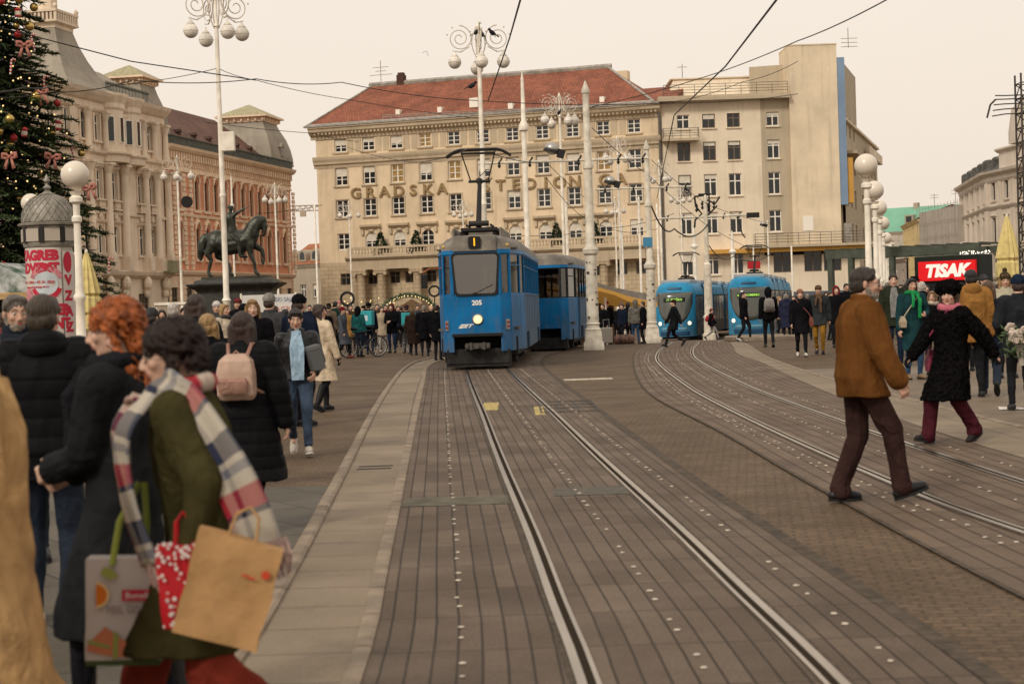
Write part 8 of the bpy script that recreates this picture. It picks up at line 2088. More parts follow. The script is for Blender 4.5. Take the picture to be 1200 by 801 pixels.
def plaid():
 m=mat('plaid_wool', (.5, .45, .38), .95, bump=.4, bscale=140); t=m.node_tree; b=t.nodes['Principled BSDF']
 uv=t.nodes.new('ShaderNodeTexCoord'); sp=t.nodes.new('ShaderNodeSeparateXYZ'); t.links.new(uv.outputs['UV'], sp.inputs[0])
 def ramp(src, mul, cols):
  a=t.nodes.new('ShaderNodeMath'); a.operation='MULTIPLY'; a.inputs[1].default_value=mul; t.links.new(src, a.inputs[0]); f=t.nodes.new('ShaderNodeMath'); f.operation='FRACT'; t.links.new(a.outputs[0], f.inputs[0])
  r_=t.nodes.new('ShaderNodeValToRGB'); r_.color_ramp.interpolation='CONSTANT'; el=r_.color_ramp.elements; el[0].position=0; el[0].color=(*cols[0][1], 1); el[1].position=cols[1][0]; el[1].color=(*cols[1][1], 1)
  for p, c in cols[2:]: e_=el.new(p); e_.color=(*c, 1)
  t.links.new(f.outputs[0], r_.inputs[0]); return r_
 cr, nv, rd, gy=(.42, .37, .30), (.022, .026, .05), (.30, .018, .03), (.15, .15, .17)
 r1=ramp(sp.outputs['Y'], 2.5, [(0, cr), (.22, nv), (.44, cr), (.50, gy), (.58, cr), (.70, rd), (.90, nv), (.95, cr)]); r2=ramp(sp.outputs['X'], 4.2, [(0, cr), (.30, gy), (.42, cr), (.60, rd), (.74, cr), (.88, nv)])
 mx=t.nodes.new('ShaderNodeMixRGB'); mx.inputs[0].default_value=.33; t.links.new(r1.outputs[0], mx.inputs[1]); t.links.new(r2.outputs[0], mx.inputs[2])
 t.links.new(mx.outputs[0], b.inputs['Base Color']); return m
M_PLAID=plaid(); rs=gs['root']; A=gs['A']
def T(p): return A @ Vector(p)
sx=1 if (gs['M'].to_3x3() @ Vector((1, 0, 0))).y<0 else-1
mb=MB(); mb.M=A; n_=18
mb.tube([(.105*math.cos(2*math.pi*i/n_), .10*math.sin(2*math.pi*i/n_), 1.49+.02*math.sin(2*math.pi*i/n_)) for i in range(n_)], [.038+.006*math.sin(i*2.3) for i in range(n_)], 9, closed=True)
me=remesh(mb, .009, 2, folds(.008, 14)); me.materials.append(mat('red_cream_wool', (.42, .34, .28), .95, col2=(.30, .03, .04), nscale=7, spec=.02, ncon=.9, detail=1)); o=bpy.data.objects.new('scarf', me); COL.objects.link(o); setpar(o, rs)
sf, c1=ribbon('scarf_tail', [T((sx*.10,-.10, 1.50)), T((sx*.16,-.19, 1.40)), T((sx*.15,-.215, 1.28)), T((sx*.16,-.205, 1.10)), T((sx*.16,-.17, .90))], .20, .014, M_PLAID, rs, wdir=(.75, .5, 0))
sf2, c2=ribbon('scarf_tail', [T((sx*.02,-.13, 1.49)), T((sx*.12,-.06, 1.52)), T((sx*.20, .03, 1.47)), T((sx*.27, .12, 1.36)), T((sx*.31, .20, 1.20)), T((sx*.32, .25, 1.03)), T((sx*.32, .265, .92))], .155, .014, M_PLAID, rs, wdir=lambda t: (.45, 1, .6) if t<.35 else (.15, 1, .35))
q=random.Random(3)
for C_, wd_ in ((c1, Vector((.75, .5, 0))), (c2, Vector((.15, 1, .35)))):
 fr=MB(); e=C_[-1]; dn=(C_[-1]-C_[-3]).normalized()
 for i in range(16):
  u=(i/15-.5)*.2; b0=e+wd_.normalized()*u; fr.tube([b0, b0+dn*.06+Vector((q.uniform(-.01, .01), q.uniform(-.01, .01), 0)), b0+dn*.11+Vector((q.uniform(-.02, .02), q.uniform(-.02, .02),-.02))], [.006, .007, .004], 5)
 fr.build('scarf_fringe', cloth((.36, .25, .22), .95), rs)
g=GD(-42, 5.35); gt=person('passer-by in camel coat cut off by the left edge, only sleeve and skirt showing', (g.x, g.y, 0),-78, 1.68, D=5.35, fem=True, gloves=cloth((.02, .018, .016)),
 hands=((.30,-.12, .92), (-.24,-.05, .86)), feet=((.09, .22, .13, 25), (-.09,-.26, .09, 0)), top=dict(mat=cloth((.46, .285, .13), .9, .3, 120), hem=.42, puff=.05, flare=.16, disp=folds(.018, 5)), legs=dict(col=(.02, .02, .02)), shoes=dict(col=(.02, .02, .02), boot=.25), hair=dict(style='long', col=(.08, .05, .03)), skinc=SK2)
g=GD(19, 11.2); gq=person('grey-bearded man in dark quilted jacket facing us behind the puffer man', (g.x, g.y, 0), 18, top_at(19, 346, 11.2), D=11.2, nod=4, look=12, pose='pockets', top=dict(col=(.018, .022, .03), hem=.8, puff=.03, quilt=True, collar=.06), legs=dict(mat=M_DJEAN), hair=dict(style='short', col=(.10, .08, .065)), face=dict(beard=mat('grey_beard')), skinc=SK1)
# shopping bags carried by the two women
def paper_bag(name, label, cat, c, w, h, d, mats, rz, ry=0, seed=1, wr=.006, handles=None, group=None):
 """soft box with crumpled sides; c = middle of its top edge"""
 r=empty(name, c, 0, label, cat, group); r.rotation_euler=(0, ry, rz)
 q=random.Random(seed); mb=MB(); nx_, nz_=9, 10
 rs_=[]
 for j in range(nz_+1):
  t=j/nz_; z=-h*(1-t); ring=[]; bul=1-.25*t**2; pts=[]
  for i in range(nx_): pts.append((-w/2+w*i/(nx_-1),-d/2*bul))
  for i in range(1, 4): pts.append((w/2,-d/2*bul+d*bul*i/4))
  for i in range(nx_): pts.append((w/2-w*i/(nx_-1), d/2*bul))
  for i in range(1, 4): pts.append((-w/2, d/2*bul-d*bul*i/4))
  for x, y in pts: ring.append((x+wr*noise.noise(Vector((x*9, z*9, seed))), y+wr*1.6*noise.noise(Vector((x*8+3, z*8, seed+5)))*(1 if 0<j else .4), z+(wr*noise.noise(Vector((x*5, y*5, seed+9))) if j==nz_ else 0)))
  rs_.append(ring)
 mb.rings(rs_); o=mb.build('bag_body', mats, r, smooth='auto')
 if handles:
  for s in (-1, 1):
   g_=MB(); g_.tube([(-w*.17, s*d*.3,-.015), (-w*.13, s*d*.15, handles*.7), (0, 0, handles), (w*.13, s*d*.15, handles*.7), (w*.17, s*d*.3,-.015)], .005 if handles<.2 else .009, 6); g_.build('handle', mats[-1] if isinstance(mats, list) else mats, r)
 return r, o
M_KRAFT=mat('kraft_paper', (.36, .205, .085), .75, noise_amt=.12, nscale=9, bump=.5, bscale=14)
M_REDBAG=mat('red_gift_paper', (.36, .006, .012), .5); M_WBAG=mat('white_laminate', (.42, .36, .33), .45, noise_amt=.06, nscale=5); M_LIME=mat('lime_handle', (.28, .33, .06), .6)
hand_s=gs['M'] @ (gs['J']['arm', sx][2]+gs['J']['hd', sx]*.08)
mono=lambda D_: FPX/D_
kb=at(284, 630, 5.33); kr, ko=paper_bag('paper_bag', 'brown kraft paper bag swinging from the olive-coated woman hand', 'shopping bag', kb, .27, .325, .12, M_KRAFT, R(6), R(17), 3, .012, handles=.10)
text_obj('bag_print', '~', .08, (.05,-.066,-.10), 0, mat('print_red', (.45, .05, .02), .6), kr, depth=.001)
g_=MB(); g_.cyl((.10,-.064,-.085), (.10,-.0645,-.085), .014, n=14); g_.build('printed_dot', MC['print_red'], kr)
rb_=at(218, 636, 5.42); rr_, ro=paper_bag('gift_bag', 'red gift bag with white dots beside the brown paper bag', 'shopping bag', rb_, .18, .26, .09, M_REDBAG, R(-4), R(-4), 7, .008, handles=.10)
g_=MB(); q=random.Random(12)
for i in range(95):
 z=-.25+.26*(q.random()**2.4 if q.random()<.55 else 1-q.random()**2.4*.5); x=q.uniform(-.085, .085); rd_=q.uniform(.003, .0075)
 g_.cyl((x,-.054, z), (x,-.0560, z), rd_, n=8)
tag(g_.build('white_dots', mat('white_print', (.6, .55, .52), .6), rr_), kind='stuff')
wb=at(147, 652, 5.72); wr_, wo=paper_bag('shopping_bag', 'white laminated shopping bag with lime straps, printed with an orange and a gift', 'shopping bag', wb, .245, .345, .13, M_WBAG, R(4), R(2), 5, .006)
for s in (-1, 1): g_=MB(); g_.tube([(s*.055+.02,-.06,-.02), (s*.045+.03,-.03, .12), (.055+s*.008, 0, .25)], .012, 6); g_.build('strap', M_LIME, wr_)
yf=-.078
def disc(cx, cz, r0, r1, m, y=yf, a0=0, a1=360, par=wr_, name='print', n=24):
 g_=MB(); vs=[]
 for i in range(n+1):
  t=R(a0+(a1-a0)*i/n)
  for q_ in (r0, r1): vs.append((cx+q_*math.cos(t), y, cz+q_*math.sin(t)))
 g_.add(vs, [(2*i, 2*i+2, 2*i+3, 2*i+1) for i in range(n)]); return g_.build(name, m, par, fix=False)
disc(-.085,-.115, 0, .036, mat('orange_print', (.50, .13, .01), .6), a0=-88, a1=88, name='orange_print'); disc(-.085,-.115, .036, .044, mat('peel_print', (.60, .42, .2), .6), a0=-88, a1=88, name='orange_print')
g_=MB(); g_.box(-.0, .105, yf-.001, yf,-.135,-.098); g_.build('red_label', mat('label_red', (.40, .01, .03), .6), wr_)
text_obj('label_text', 'Bonella', .030, (.055, yf-.003,-.117), 0, mat('white_print'), wr_, depth=.0005); text_obj('bag_slogan', 'FEEL GOOD', .034, (.028, yf-.003,-.165), 0, mat('grey_print', (.16, .13, .12), .6), wr_, depth=.0005, sx=.85)
g_=MB(); g_.prism([(-.115, yf,-.30), (-.03, yf,-.32), (.05, yf,-.325), (.045, yf,-.295), (-.055, yf,-.22), (-.11, yf,-.275)], (0,-.001, 0)); g_.build('gift_print', mat('gift_print_m', (.40, .13, .06), .6), wr_)
g_=MB(); g_.prism([(-.03, yf-.002,-.33), (-.015, yf-.002,-.325), (-.01, yf-.002,-.245), (-.028, yf-.002,-.235)], (0,-.001, 0)); g_.prism([(-.11, yf-.002,-.262), (-.04, yf-.002,-.282), (-.04, yf-.002,-.294), (-.112, yf-.002,-.275)], (0,-.001, 0)); g_.build('ribbon_print', mat('ribbon_print_m', (.20, .22, .05), .6), wr_)
g_=MB(); g_.box(-.1225, .1225,-.068, .068,-.352,-.335); g_.build('green_base', mat('dark_green_base', (.04, .06, .015), .6), wr_)
g_=MB(); g_.prism([(-.06, yf,-.02), (-.03, yf,-.03), (-.01, yf,-.055), (-.04, yf,-.065), (-.07, yf,-.045)], (0,-.001, 0)); g_.build('leaf_print', mat('leaf_print_m', (.25, .27, .06), .6), wr_)
# the crowd: every person a figure of their own
NV, BK, GY, BR, CR, TN, OL, TL, BG=(.010, .014, .026), (.007, .007, .008), (.05, .05, .052), (.055, .033, .018), (.48, .40, .30), (.28, .15, .06), (.045, .045, .022), (.02, .11, .12), (.07, .012, .022)
HB, HD, HL, HG, HW=(.035, .02, .012), (.014, .01, .009), (.28, .17, .07), (.20, .17, .14), (.42, .38, .33)
dk=dict(col=BK);
def C(label, px, ytop, D, rz, coat=BK, hem=.80, pose='stand', legs=(.012, .013, .018), hair=('short', HB), hat=None, sc_=None, fem=False, g=None, puff=.015, shoe=(.02, .02, .02),**k):
 tp=dict(col=coat, hem=hem, puff=puff, flare=.02 if hem<.7 else 0); tp.update(k.pop('tp', {}))
 ht=None if hat is None else dict(kind=hat[0], col=hat[1], pom=len(hat)>2)
 return pp(label, px, ytop, D, rz, extra=(.10 if ht and ht['pom'] else .02 if ht else 0), pose=pose, top=tp, legs=dict(col=legs) if isinstance(legs, tuple) else legs, shoes=dict(col=shoe) if isinstance(shoe, tuple) else shoe, hair=dict(style=hair[0], col=hair[1]), hat=ht, scarf=dict(col=sc_, end=k.pop('send', 0)) if sc_ else None, fem=fem, skinc=rnd.choice([SK1, SK2, SK2]), gloves=k.pop('gloves', None), group=g,**k)
GL='crowd before the monument'
C('man in grey beanie with green scarf seen over the shoulders at left', 178, 361, 24, 165, OL, hat=('beanie', GY), sc_=(.02, .16, .05), g=GL)
C('grey-haired person in pale collar near the green scarf', 203, 355, 27, 185, GY, hair=('short', HW), g=GL)
C('woman with long brown hair seen from behind, left of the blonde one', 230, 345, 17.5, 170, BK, .6, hair=('long', HB), fem=True, g=GL)
C('woman with short blond hair seen from behind in black coat', 243, 368, 15.2, 185, BK, .6, hair=('bob', HL), fem=True, g=GL, puff=.03)
C('man in white knit cap facing us behind the backpack woman', 254, 353, 38, 10, GY, hat=('beanie', (.45, .42, .38)), g=GL)
C('blond woman in cream coat facing right in the crowd', 263, 356, 33, 60, CR, .6, hair=('bob', HL), fem=True, sc_=GY, g=GL)
C('man in dark red cap in front of the white banner', 279, 345, 42,-10, BK, hat=('cap', (.12, .02, .02)), g=GL)
C('person in black knit beanie below the red cap', 286, 356, 31, 175, BK, hat=('beanie', BK), g=GL)
C('blond woman with long hair and black coat facing us by the banner', 296, 351, 23, 12, BK, .6, hair=('long', (.22, .12, .045)), fem=True, g=GL)
C('person in mustard furry hat half hidden behind the dark-haired woman', 309, 368, 30, 160, BK, hat=('fur', (.22, .14, .035)), g=GL)
C('person in grey striped beanie in front of the banner', 316, 344, 27, 170, GY, hat=('beanie', (.22, .20, .18)), g=GL)
C('man in black beanie and dark jacket beside the cream coated woman', 351, 345, 23.5, 150, NV, hat=('beanie', BK), g=GL, puff=.03)
C('dark haired person far behind the turtleneck woman', 334, 362, 36, 190, (.015, .04, .03), hair=('short', HD), g=GL)
C('person with brown hair behind the ginger woman', 158, 352, 21, 175, BK, hair=('bob', HB), fem=True, g=GL)
C('dark haired child-height person far left under the stall', 6, 366, 24, 150, (.2, .05, .04), hair=('bob', HB), fem=True, g=GL)
C('man in navy jacket between grey hair and long brown hair', 216, 360, 34, 20, NV, hair=('short', HD), g=GL)
C('woman in dark coat at the foot of the monument', 239, 362, 46,-30, BR, .6, hair=('long', HB), fem=True, g=GL)
C('man in grey jacket far behind the banner post', 345, 356, 60, 90, GY, g=GL)
C('walker in black behind the cream coat', 379, 359, 48, 200, BK, g=GL, hat=('beanie', NV))
GM='crowd waiting left of the old tram'
C('man in brown-grey winter coat seen from behind, left end of the tram-stop crowd', 385.5, 355, 60, 175, (.12, .085, .06), .6, hat=('cap', HD), g=GM)
C('person in dark green jacket with red bag next to the brown-grey coat', 393, 353, 61, 150, (.012, .03, .025), hair=('short', HD), g=GM)
C('woman in dark red beanie and long grey coat walking right with red shoes', 401, 359, 55.5, 70, (.07, .075, .09), .48, 'amble', hat=('beanie', (.16, .012, .02)), shoe=(.16, .02, .02), fem=True, g=GM)
C('person in ochre coat behind the red beanie', 407.5, 362, 63,-20, (.26, .14, .045), .6, hair=('bob', HB), fem=True, g=GM)
C('person in pink cap far behind the crowd', 397, 352, 68, 0, GY, hat=('cap', (.4, .15, .15)), g=GM)
c1_=C('cyclist in black hood and teal jacket astride a bicycle', 419.5, 359, 56.5, 150, (.012, .075, .075), .85, hat=('hood', BK), g=GM, legs=(.02, .03, .05))
C('bareheaded man standing behind the cyclist', 411, 357, 66, 10, BR, g=GM)
c2_=C('delivery courier with big turquoise box backpack, seen from behind', 432, 354, 60, 170, NV, hat=('helmet', BK), g=GM, legs=(.012, .014, .03))
C('person in fur-trimmed cream vest and grey skirt facing the tram', 447, 359, 62, 20, (.40, .32, .22), .62, hair=('bob', HD), fem=True, g=GM, legs=(.3, .27, .24), shoe=(.4, .38, .35))
C('woman in dark red hood looking at her phone', 458.5, 356, 61,-15, BK, .7, 'phone', hat=('hood', (.10, .012, .015)), fem=True, g=GM, legs=(.03, .06, .13))
c3_=C('second delivery courier with turquoise box bag, beside a bicycle', 476, 357, 60.5, 195, BK, hat=('beanie', (.05, .02, .02)), g=GM)
C('woman in long brown quilted coat seen from behind', 483, 362, 57, 170, (.028, .017, .013), .42, hair=('bob', (.09, .05, .02)), fem=True, g=GM, puff=.045, tp=dict(quilt=True))
C('person in bulky black puffer coat close to the tram corner', 496.5, 358, 55.5, 180, BK, .58, hair=('short', HG), g=GM, puff=.05, tp=dict(quilt=True))
C('bald pink-headed man behind the black puffer coat', 505, 357, 62, 20, BK, hair=('bald', HB), g=GM)
C('man in black half hidden by the tram front corner', 511.5, 357, 50, 160, BK, .6, g=GM)
C('dark-haired person behind the cream vest', 442, 356, 68, 10, BR, g=GM)
C('person in dark blue jacket far behind the phone woman', 466, 358, 72, 30, NV, g=GM)
C('woman in black beret at the crowd centre', 426, 358, 70,-40, BK, hat=('beanie', BK), fem=True, g=GM)
C('far person in wine coat behind the couriers', 452, 357, 76, 0, BG, .6, g=GM)
C('far person with pale hood left of the arch', 437, 359, 78, 20, CR, hat=('hood', CR), g=GM)
C('far person in grey before the nativity hut', 489, 357, 74, 10, GY, g=GM)
C('far person in black before the portico column', 470, 359, 80, 190, BK, g=GM)
GP='people waiting between the thick masts'
C('person in red cap between the masts', 711, 353, 76, 20, BK, hat=('beanie', (.4, .02, .03)), g=GP)
C('man in black jacket holding a pale suitcase between the masts', 706, 356, 70,-30, BK, g=GP)
C('person in black coat bending between the masts', 722, 355, 72, 100, BK, .6, g=GP, lean=18)
C('person in dark padded jacket next to a patterned bag', 729, 356, 71,-60, NV, g=GP, puff=.03)
C('person in grey hooded jacket with grey backpack between the masts', 744, 351, 70, 185, (.14, .13, .11), hat=('hood', (.13, .11, .09)), g=GP, legs=(.03, .06, .12))
C('black haired person facing the tram between the masts', 736, 354, 75, 150, BK, .6, hair=('bob', HD), fem=True, g=GP)
C('person in black leaning by the second thick mast', 753, 353, 68,-90, BK, .6, g=GP)
C('dark figure at the left foot of the second mast', 717, 358, 82, 0, BK, g=GP)
GR='people crossing on the right half of the square'
C('man in dark coat striding left in front of the first modern tram', 789, 349, 57,-82, (.010, .011, .012), .66, 'walk', hat=('beanie', HB), g=GR)
C('person in black with red backpack before the modern trams', 832, 360, 84, 80, BK, .8, 'walk2', legs=(.30, .28, .26), hat=('cap', (.2, .02, .02)), g=GR, D_=0) if False else None
c4_=C('person in black jacket with red backpack between the two modern trams', 833, 360, 84, 85, BK, .8, 'walk2', legs=(.25, .23, .22), hat=('cap', (.2, .02, .02)), g=GR)
C('man in black walking right on the stop island', 871, 341, 64, 60, BK, .82, 'amble', hair=('short', HD), g=GR, shoe=(.5, .48, .44), tp=dict(hood=True))
c5_=C('hooded walker with grey backpack seen from behind before the second modern tram', 900, 336, 52.5, 178, BK, .82, 'amble', hat=('hood', BK), g=GR, shoe=(.05, .04, .03))
C('woman in long navy quilted coat with hood seen from behind', 921, 344, 66, 170, (.022, .024, .05), .45, hair=('bob', HG), fem=True, g=GR, puff=.04, tp=dict(quilt=True, hood=True))
C('person in camel jacket behind the navy quilted coat', 913, 347, 72, 30, (.32, .24, .16), hair=('long', HL), fem=True, g=GR)
c6_=C('woman in knit cap, black coat and white boots carrying a red-brown bag', 937.5, 338, 43.5,-6, BK, .62, 'amble', hat=('beanie', (.22, .10, .07)), fem=True, g=GR, shoe=dict(col=(.50, .47, .38), boot=.16), puff=.03)
C('man in brown cap and scarf with mustard trousers', 959, 333, 45,-14, (.030, .034, .035), .74, 'amble', legs=(.26, .13, .02), hat=('cap', (.09, .055, .03)), sc_=(.10, .06, .035), send=1, g=GR, puff=.02)
C('woman in deep red hood behind the man in mustard trousers', 980, 335, 50,-5, BK, .7, hat=('hood', (.20, .015, .02)), fem=True, g=GR)
C('person with glasses in black jacket left of the brown-jacketed man', 992, 332, 54, 10, BK, hair=('short', HD), g=GR, face=dict(glasses=True))
C('person in rose scarf walking behind the red hood', 972, 342, 60, 60, NV, g=GR, sc_=(.3, .1, .1))
GT='people around the kiosk'
C('man in open dark green jacket and grey sweater facing us', 1047, 320, 35,-8, (.022, .026, .017), .78, 'stand', legs=(.012, .02, .04), hair=('short', HB), g=GT, shoe=(.16, .10, .045), tp=dict(inner=(.19, .19, .18)))
c7_=C('young woman with long black hair in teal coat with bright green scarf', 1068, 326, 30.5, 12, (.012, .040, .045), .50, 'pockets', legs=(.03, .06, .11), hair=('long', HD), fem=True, g=GT, shoe=(.2, .13, .07), hands=((.12,-.27, 1.12), (-.27,-.06, .86)), sc_=(.015, .20, .06), send=1)
C('woman in glasses with cream collar beside the black fur hat', 1092, 341, 32,-20, BK, .7, 'pockets', hair=('bob', (.16, .09, .04)), fem=True, g=GT, sc_=(.4, .33, .26), face=dict(glasses=True))
C('person in black brimmed hat behind the green scarf woman', 1072, 318, 46, 20, BK, hat=('brim', BK), g=GT)
C('blond person behind the black brimmed hat', 1080, 330, 42, 190, BK, hair=('bob', HW), fem=True, g=GT)
C('man in white shirt collar behind the bearded man', 1034, 335, 42, 60, (.20, .19, .18), .7, hair=('short', HB), g=GT)
C('person in tan hooded parka seen from behind under the kiosk sign', 1138, 316, 25, 178, (.26, .125, .035), .75, hair=('short', HD), g=GT, puff=.04, tp=dict(hood=True))
C('person in grey cap beyond the tan parka', 1153, 322, 38, 30, BK, hat=('beanie', GY), g=GT)
C('long-haired woman in navy jacket and jeans walking away', 1158, 325, 25.2, 165, (.012, .018, .03), .78, 'walk', legs=dict(mat=M_DJEAN, wide=.012), hair=('long', (.085, .045, .022)), fem=True, g=GT, shoe=(.02, .02, .02), puff=.02)
C('woman in bobble hat and beige jacket facing us at the right edge', 1178, 314, 30,-10, (.38, .34, .25), .78, 'pockets', hair=('long', HL), hat=('beanie', (.05, .035, .02), 1), fem=True, g=GT, puff=.03)
c8_=C('person in charcoal puffer with dark blue hood at the right edge', 1193, 322, 22, 172, (.018, .020, .024), .74, 'pockets', hat=('beanie', (.015, .02, .04)), g=GT, puff=.03)
C('person partly behind the tan parka, dark hair', 1124, 331, 40, 20, NV, g=GT, hair=('bob', HD), fem=True)
C('man at the kiosk counter in dark brown', 1104, 333, 52, 170, BR, g=GT)
C('far man between the bearded man and the green jacket', 1056, 333, 50,-20, BK, g=GT)
C('far woman in grey coat left of the pergola post', 1004, 345, 62, 0, GY, .6, fem=True, g=GT, hair=('bob', HB))
C('far person in black right of the kiosk', 1168, 333, 46, 200, BK, g=GT)
for px, yt, D, rz, co, hm, hr_, ht_, lab in (
 (1016, 338, 58, 20, BR, .6, ('bob', HB), None, 'woman in brown coat behind the bearded man, left of the green jacket'),
 (1026, 334, 66,-30, BK, .8, ('short', HD), None, 'far man in black under the pergola beam'),
 (1040, 331, 60, 150, GY, .8, ('short', HB), ('beanie', (.2, .18, .15)), 'person in pale beanie behind the grey sweater man'),
 (1062, 332, 58, 10, (.2, .12, .06), .6, ('long', HB), None, 'woman in tan coat between grey sweater and green scarf'),
 (1086, 334, 56,-10, BG, .8, ('bob', HD), None, 'person in wine red jacket behind the fur hat'),
 (1098, 337, 44, 40, BK, .7, ('short', HD), None, 'man in black just right of the woman with cream collar'),
 (1116, 330, 60, 170, GY, .8, ('bald', HB), None, 'bald man directly under the red kiosk sign'),
 (1131, 336, 33, 160, BK, .7, ('bob', HB), None, 'person in black between fur hat and tan parka'),
 (1147, 329, 50, 15, (.03, .05, .09), .8, ('bob', HL), None, 'blond person in blue jacket right of the tan parka'),
 (1164, 330, 60,-20, CR, .7, ('short', HG), None, 'far grey-haired person in cream under the parasol'),
 (1184, 327, 44, 190, BR, .7, ('long', HB), None, 'long-haired person in brown beside the yellow parasol'),
 (1199, 326, 36, 170, BK, .6, ('short', HD), None, 'man in black cut by the right edge of the picture'),
 (946, 344, 62, 170, GY, .6, ('short', HG), None, 'grey-haired man between the knit cap and the brown cap'),
 (968, 340, 72, 10, BK, .7, ('bob', HD), None, 'far woman in black behind the red hood'),
 (930, 346, 76,-20, NV, .7, ('short', HB), None, 'far man in navy behind the knit-capped woman'),
 (322, 358, 48, 170, BR, .7, ('bob', HB), None, 'woman in brown between banner and turtleneck woman'),
 (270, 361, 52, 30, BK, .7, ('short', HD), None, 'far man in black left of the red cap'),
 (190, 362, 40, 10, BG, .7, ('bob', HB), None, 'person in wine coat between grey beanie and grey hair'),
 (168, 360, 44, 170, BK, .7, ('short', HG), None, 'far grey-haired man beside the ginger curls'),
 (363, 357, 66, 10, NV, .7, ('short', HD), None, 'far man in navy behind the cream coated woman')):
 C(lab, px, yt, D, rz, co, hm, hair=hr_, hat=ht_, fem=hr_[0] in ('bob', 'long'), g=GT if px>1000 else GR if px>900 else GL, pose=rnd.choice(['stand', 'amble', 'pockets', 'phone']))
# what they carry
def cube_bag(inf, label):
 r=bagobj('delivery_bag', label, inf, 'delivery bag', 'turquoise delivery bags'); mb=MB(); mb.M=inf['A']; mb.box(-.24, .24, .15, .52, .98, 1.48); mb.build('bag_body', mat('turquoise_nylon', (.035, .30, .33), .6, noise_amt=.1, nscale=5), r, bevel=.03)
 mb=MB(); mb.M=inf['A']; mb.box(-.09, .09, .52, .525, 1.14, 1.32); mb.build('emblem', mat('pale_emblem', (.5, .62, .62), .6), r); mb=MB(); mb.M=inf['A']
 for s in (-1, 1): mb.box(s*.13-.02, s*.13+.02,-.16, .16, 1.40, 1.53)
 mb.build('strap', M_BLK, r)
cube_bag(c2_, 'turquoise box bag on the courier left of the cream vest'); cube_bag(c3_, 'turquoise box bag on the courier beside the second bicycle')
backpack(c5_, 'light grey backpack on the hooded walker', (.20, .18, .165), z=1.05); backpack(c4_, 'small red backpack between the modern trams', (.32, .02, .03), z=1.05, w=.26, h=.34)
shoulder_bag(c6_, 'red-brown shoulder bag on the woman in white boots', (.17, .05, .035), side=1, x=.25, y=-.05, z=.80); shoulder_bag(c7_, 'beige box handbag on the woman with the green scarf', (.34, .27, .19), side=-1, x=.24, y=-.10, z=.90, w=.26, h=.2)
p=GD(710, 69); r=empty('suitcase', p, R(10), 'pale grey upright suitcase between the two thick masts', 'suitcase'); mb=MB(); mb.box(-.22, .22,-.12, .12, .06, .70); mb.build('shell', mat('pale_suitcase', (.42, .38, .32), .5), r, bevel=.04)
mb=MB(); mb.tube([(-.12, .08, .68), (-.12, .08, 1.02), (.12, .08, 1.02), (.12, .08, .68)], .013, 6); mb.build('handle', M_CHROME, r)
for x in (-.17, .17): g=MB(); g.cyl((x,-.03, .035), (x, .03, .035), .035, n=10); g.build('wheel', M_RUB, r)
p=GD(730, 69); r=empty('duffel_bag', p, 0, 'patterned dark duffel bag on the ground between the masts', 'bag'); mb=MB(); mb.cap((-.25, 0, .2), (.25, 0, .2), .2, .2, 14); mb.build('bag_body', mat('patterned_fabric', (.10, .07, .06), .8, col2=(.30, .16, .12), nscale=9), r, smooth=True); mb=MB(); mb.tube([(-.15,-.12, .35), (-.1,-.1, .52), (.1,-.1, .52), (.15,-.12, .35)], .014, 5); mb.build('handle', M_BLK, r)
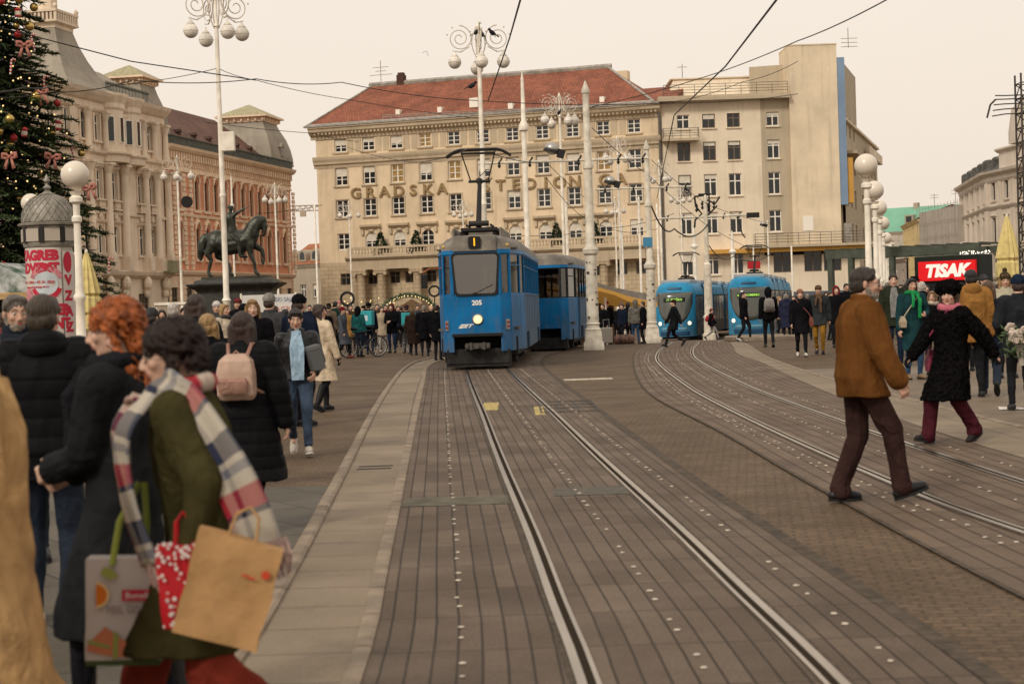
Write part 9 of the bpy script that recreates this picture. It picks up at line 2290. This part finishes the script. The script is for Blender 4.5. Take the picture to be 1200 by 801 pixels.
def bicycle(p, rz, label):
 r=empty('bicycle', p, rz, label, 'bicycle', 'bicycles of the couriers')
 for y in (-.53, .53):
  mb=MB(); mb.tube([(0, y+.335*math.cos(2*math.pi*i/22), .345+.335*math.sin(2*math.pi*i/22)) for i in range(22)], .019, 6, closed=True); wh=mb.build('wheel', M_RUB, r)
  mb=MB(); mb.tube([(0, y+.312*math.cos(2*math.pi*i/22), .345+.312*math.sin(2*math.pi*i/22)) for i in range(22)], .010, 5, closed=True)
  for i in range(16): a_=2*math.pi*i/16; mb.cyl((0, y, .345), (0, y+.31*math.cos(a_), .345+.31*math.sin(a_)), .0025, n=4)
  mb.cyl((-.05, y, .345), (.05, y, .345), .02, n=8); mb.build('rim_and_spokes', M_CHROME, wh)
 mb=MB(); P_=dict(bb=(0, .08, .30), st=(0, .22, .80), hd=(0,-.36, .88), hl=(0,-.40, .70), ra=(0, .53, .345), fa=(0,-.53, .345))
 for a_, b_ in (('bb', 'st'), ('bb', 'hl'), ('st', 'hd'), ('hd', 'hl')): mb.cyl(P_[a_], P_[b_], .019, n=7)
 for s in (-.05, .05): mb.cyl((s, .53, .345), P_['bb'], .010, n=5); mb.cyl((s, .53, .345), P_['st'], .009, n=5); mb.cyl((s,-.53, .345), P_['hl'], .013, n=6)
 mb.build('frame', mat('black_frame', (.015, .015, .016), .35), r)
 mb=MB(); mb.tube([(-.29,-.30, 1.0), (-.1,-.38, .98), (.1,-.38, .98), (.29,-.30, 1.0)], .014, 6); mb.cyl(P_['hd'], (0,-.38, .98), .015); mb.build('handlebar', M_BLK, r)
 mb=MB(); mb.cyl(P_['st'], (0, .24, .90), .014); mb.cap((0, .20, .93), (0, .36, .94), .03, .065); mb.build('saddle', M_BLK, r)
 mb=MB(); mb.cyl((.03, .08, .30), (.045, .08, .30), .09, n=14); mb.cyl((.08, .08, .30), (.08, .20, .22), .008); mb.box(.07, .15, .17, .24, .20, .22); mb.cyl((-.08, .08, .30), (-.08,-.04, .38), .008); mb.box(-.15,-.07,-.08,-.01, .37, .39); mb.build('crank', M_CHROME, r)
bicycle(GD(424, 56), R(118), 'black bicycle under the cyclist in the teal jacket'); bicycle(GD(474.5, 59.5), R(12), 'black bicycle beside the second turquoise courier')
a=at(1194, 394, 20.5); r=empty('flower_bouquet', a, 0, 'bouquet of pale roses and green leaves at the right edge', 'bouquet'); q=random.Random(9); mb=MB(); lf=MB()
for i in range(34):
 d=Vector((q.uniform(-1, 1), q.uniform(-1, .6), q.uniform(-.5, 1))); c=d*.13; mb.sphere(c, q.uniform(.03, .05), 8, 6); mb.tube([c+Vector((.03*math.cos(t),-.035, .03*math.sin(t))) for t in (0, 1.2, 2.4, 3.6, 4.8, 6)], .009, 4)
for i in range(150):
 c=Vector((q.uniform(-1, 1), q.uniform(-1, 1), q.uniform(-1.3, .6)))*.17; e1=Vector((q.uniform(-1, 1), q.uniform(-1, 1), q.uniform(-1, .5))).normalized()*.09; e2=e1.orthogonal().normalized()*.022; lf.poly([c, c+e1*.5+e2, c+e1, c+e1*.5-e2])
tag(mb.build('roses', mat('pale_rose_petal', (.48, .40, .33), .7, noise_amt=.2, nscale=20), r, smooth=True), kind='stuff'); tag(lf.build('leaves', mat('bouquet_leaf', (.05, .08, .03), .7), r, fix=False), kind='stuff')
mb=MB(); mb.tube([(0, 0,-.1), (.03, 0,-.35)], [.05, .03], 8); mb.build('wrapping', mat('pale_wrap', (.4, .36, .3), .7), r)
g=G(1183, 484) if False else G(1183, 479); mb=MB(); mb.poly([(g.x-.16, g.y-.1, .004), (g.x+.2, g.y-.16, .004), (g.x+.17, g.y+.14, .012), (g.x-.12, g.y+.1, .03)]); tag(mb.build('napkin', mat('white_paper', (.6, .55, .5), .8), fix=False), 'small white paper lying on the paving beyond the fur-hatted woman', 'litter')
g=at(1040, 405, 12.5)
print('script people done', time.time()-T0)
bpy.data.scenes.remove(SC2)
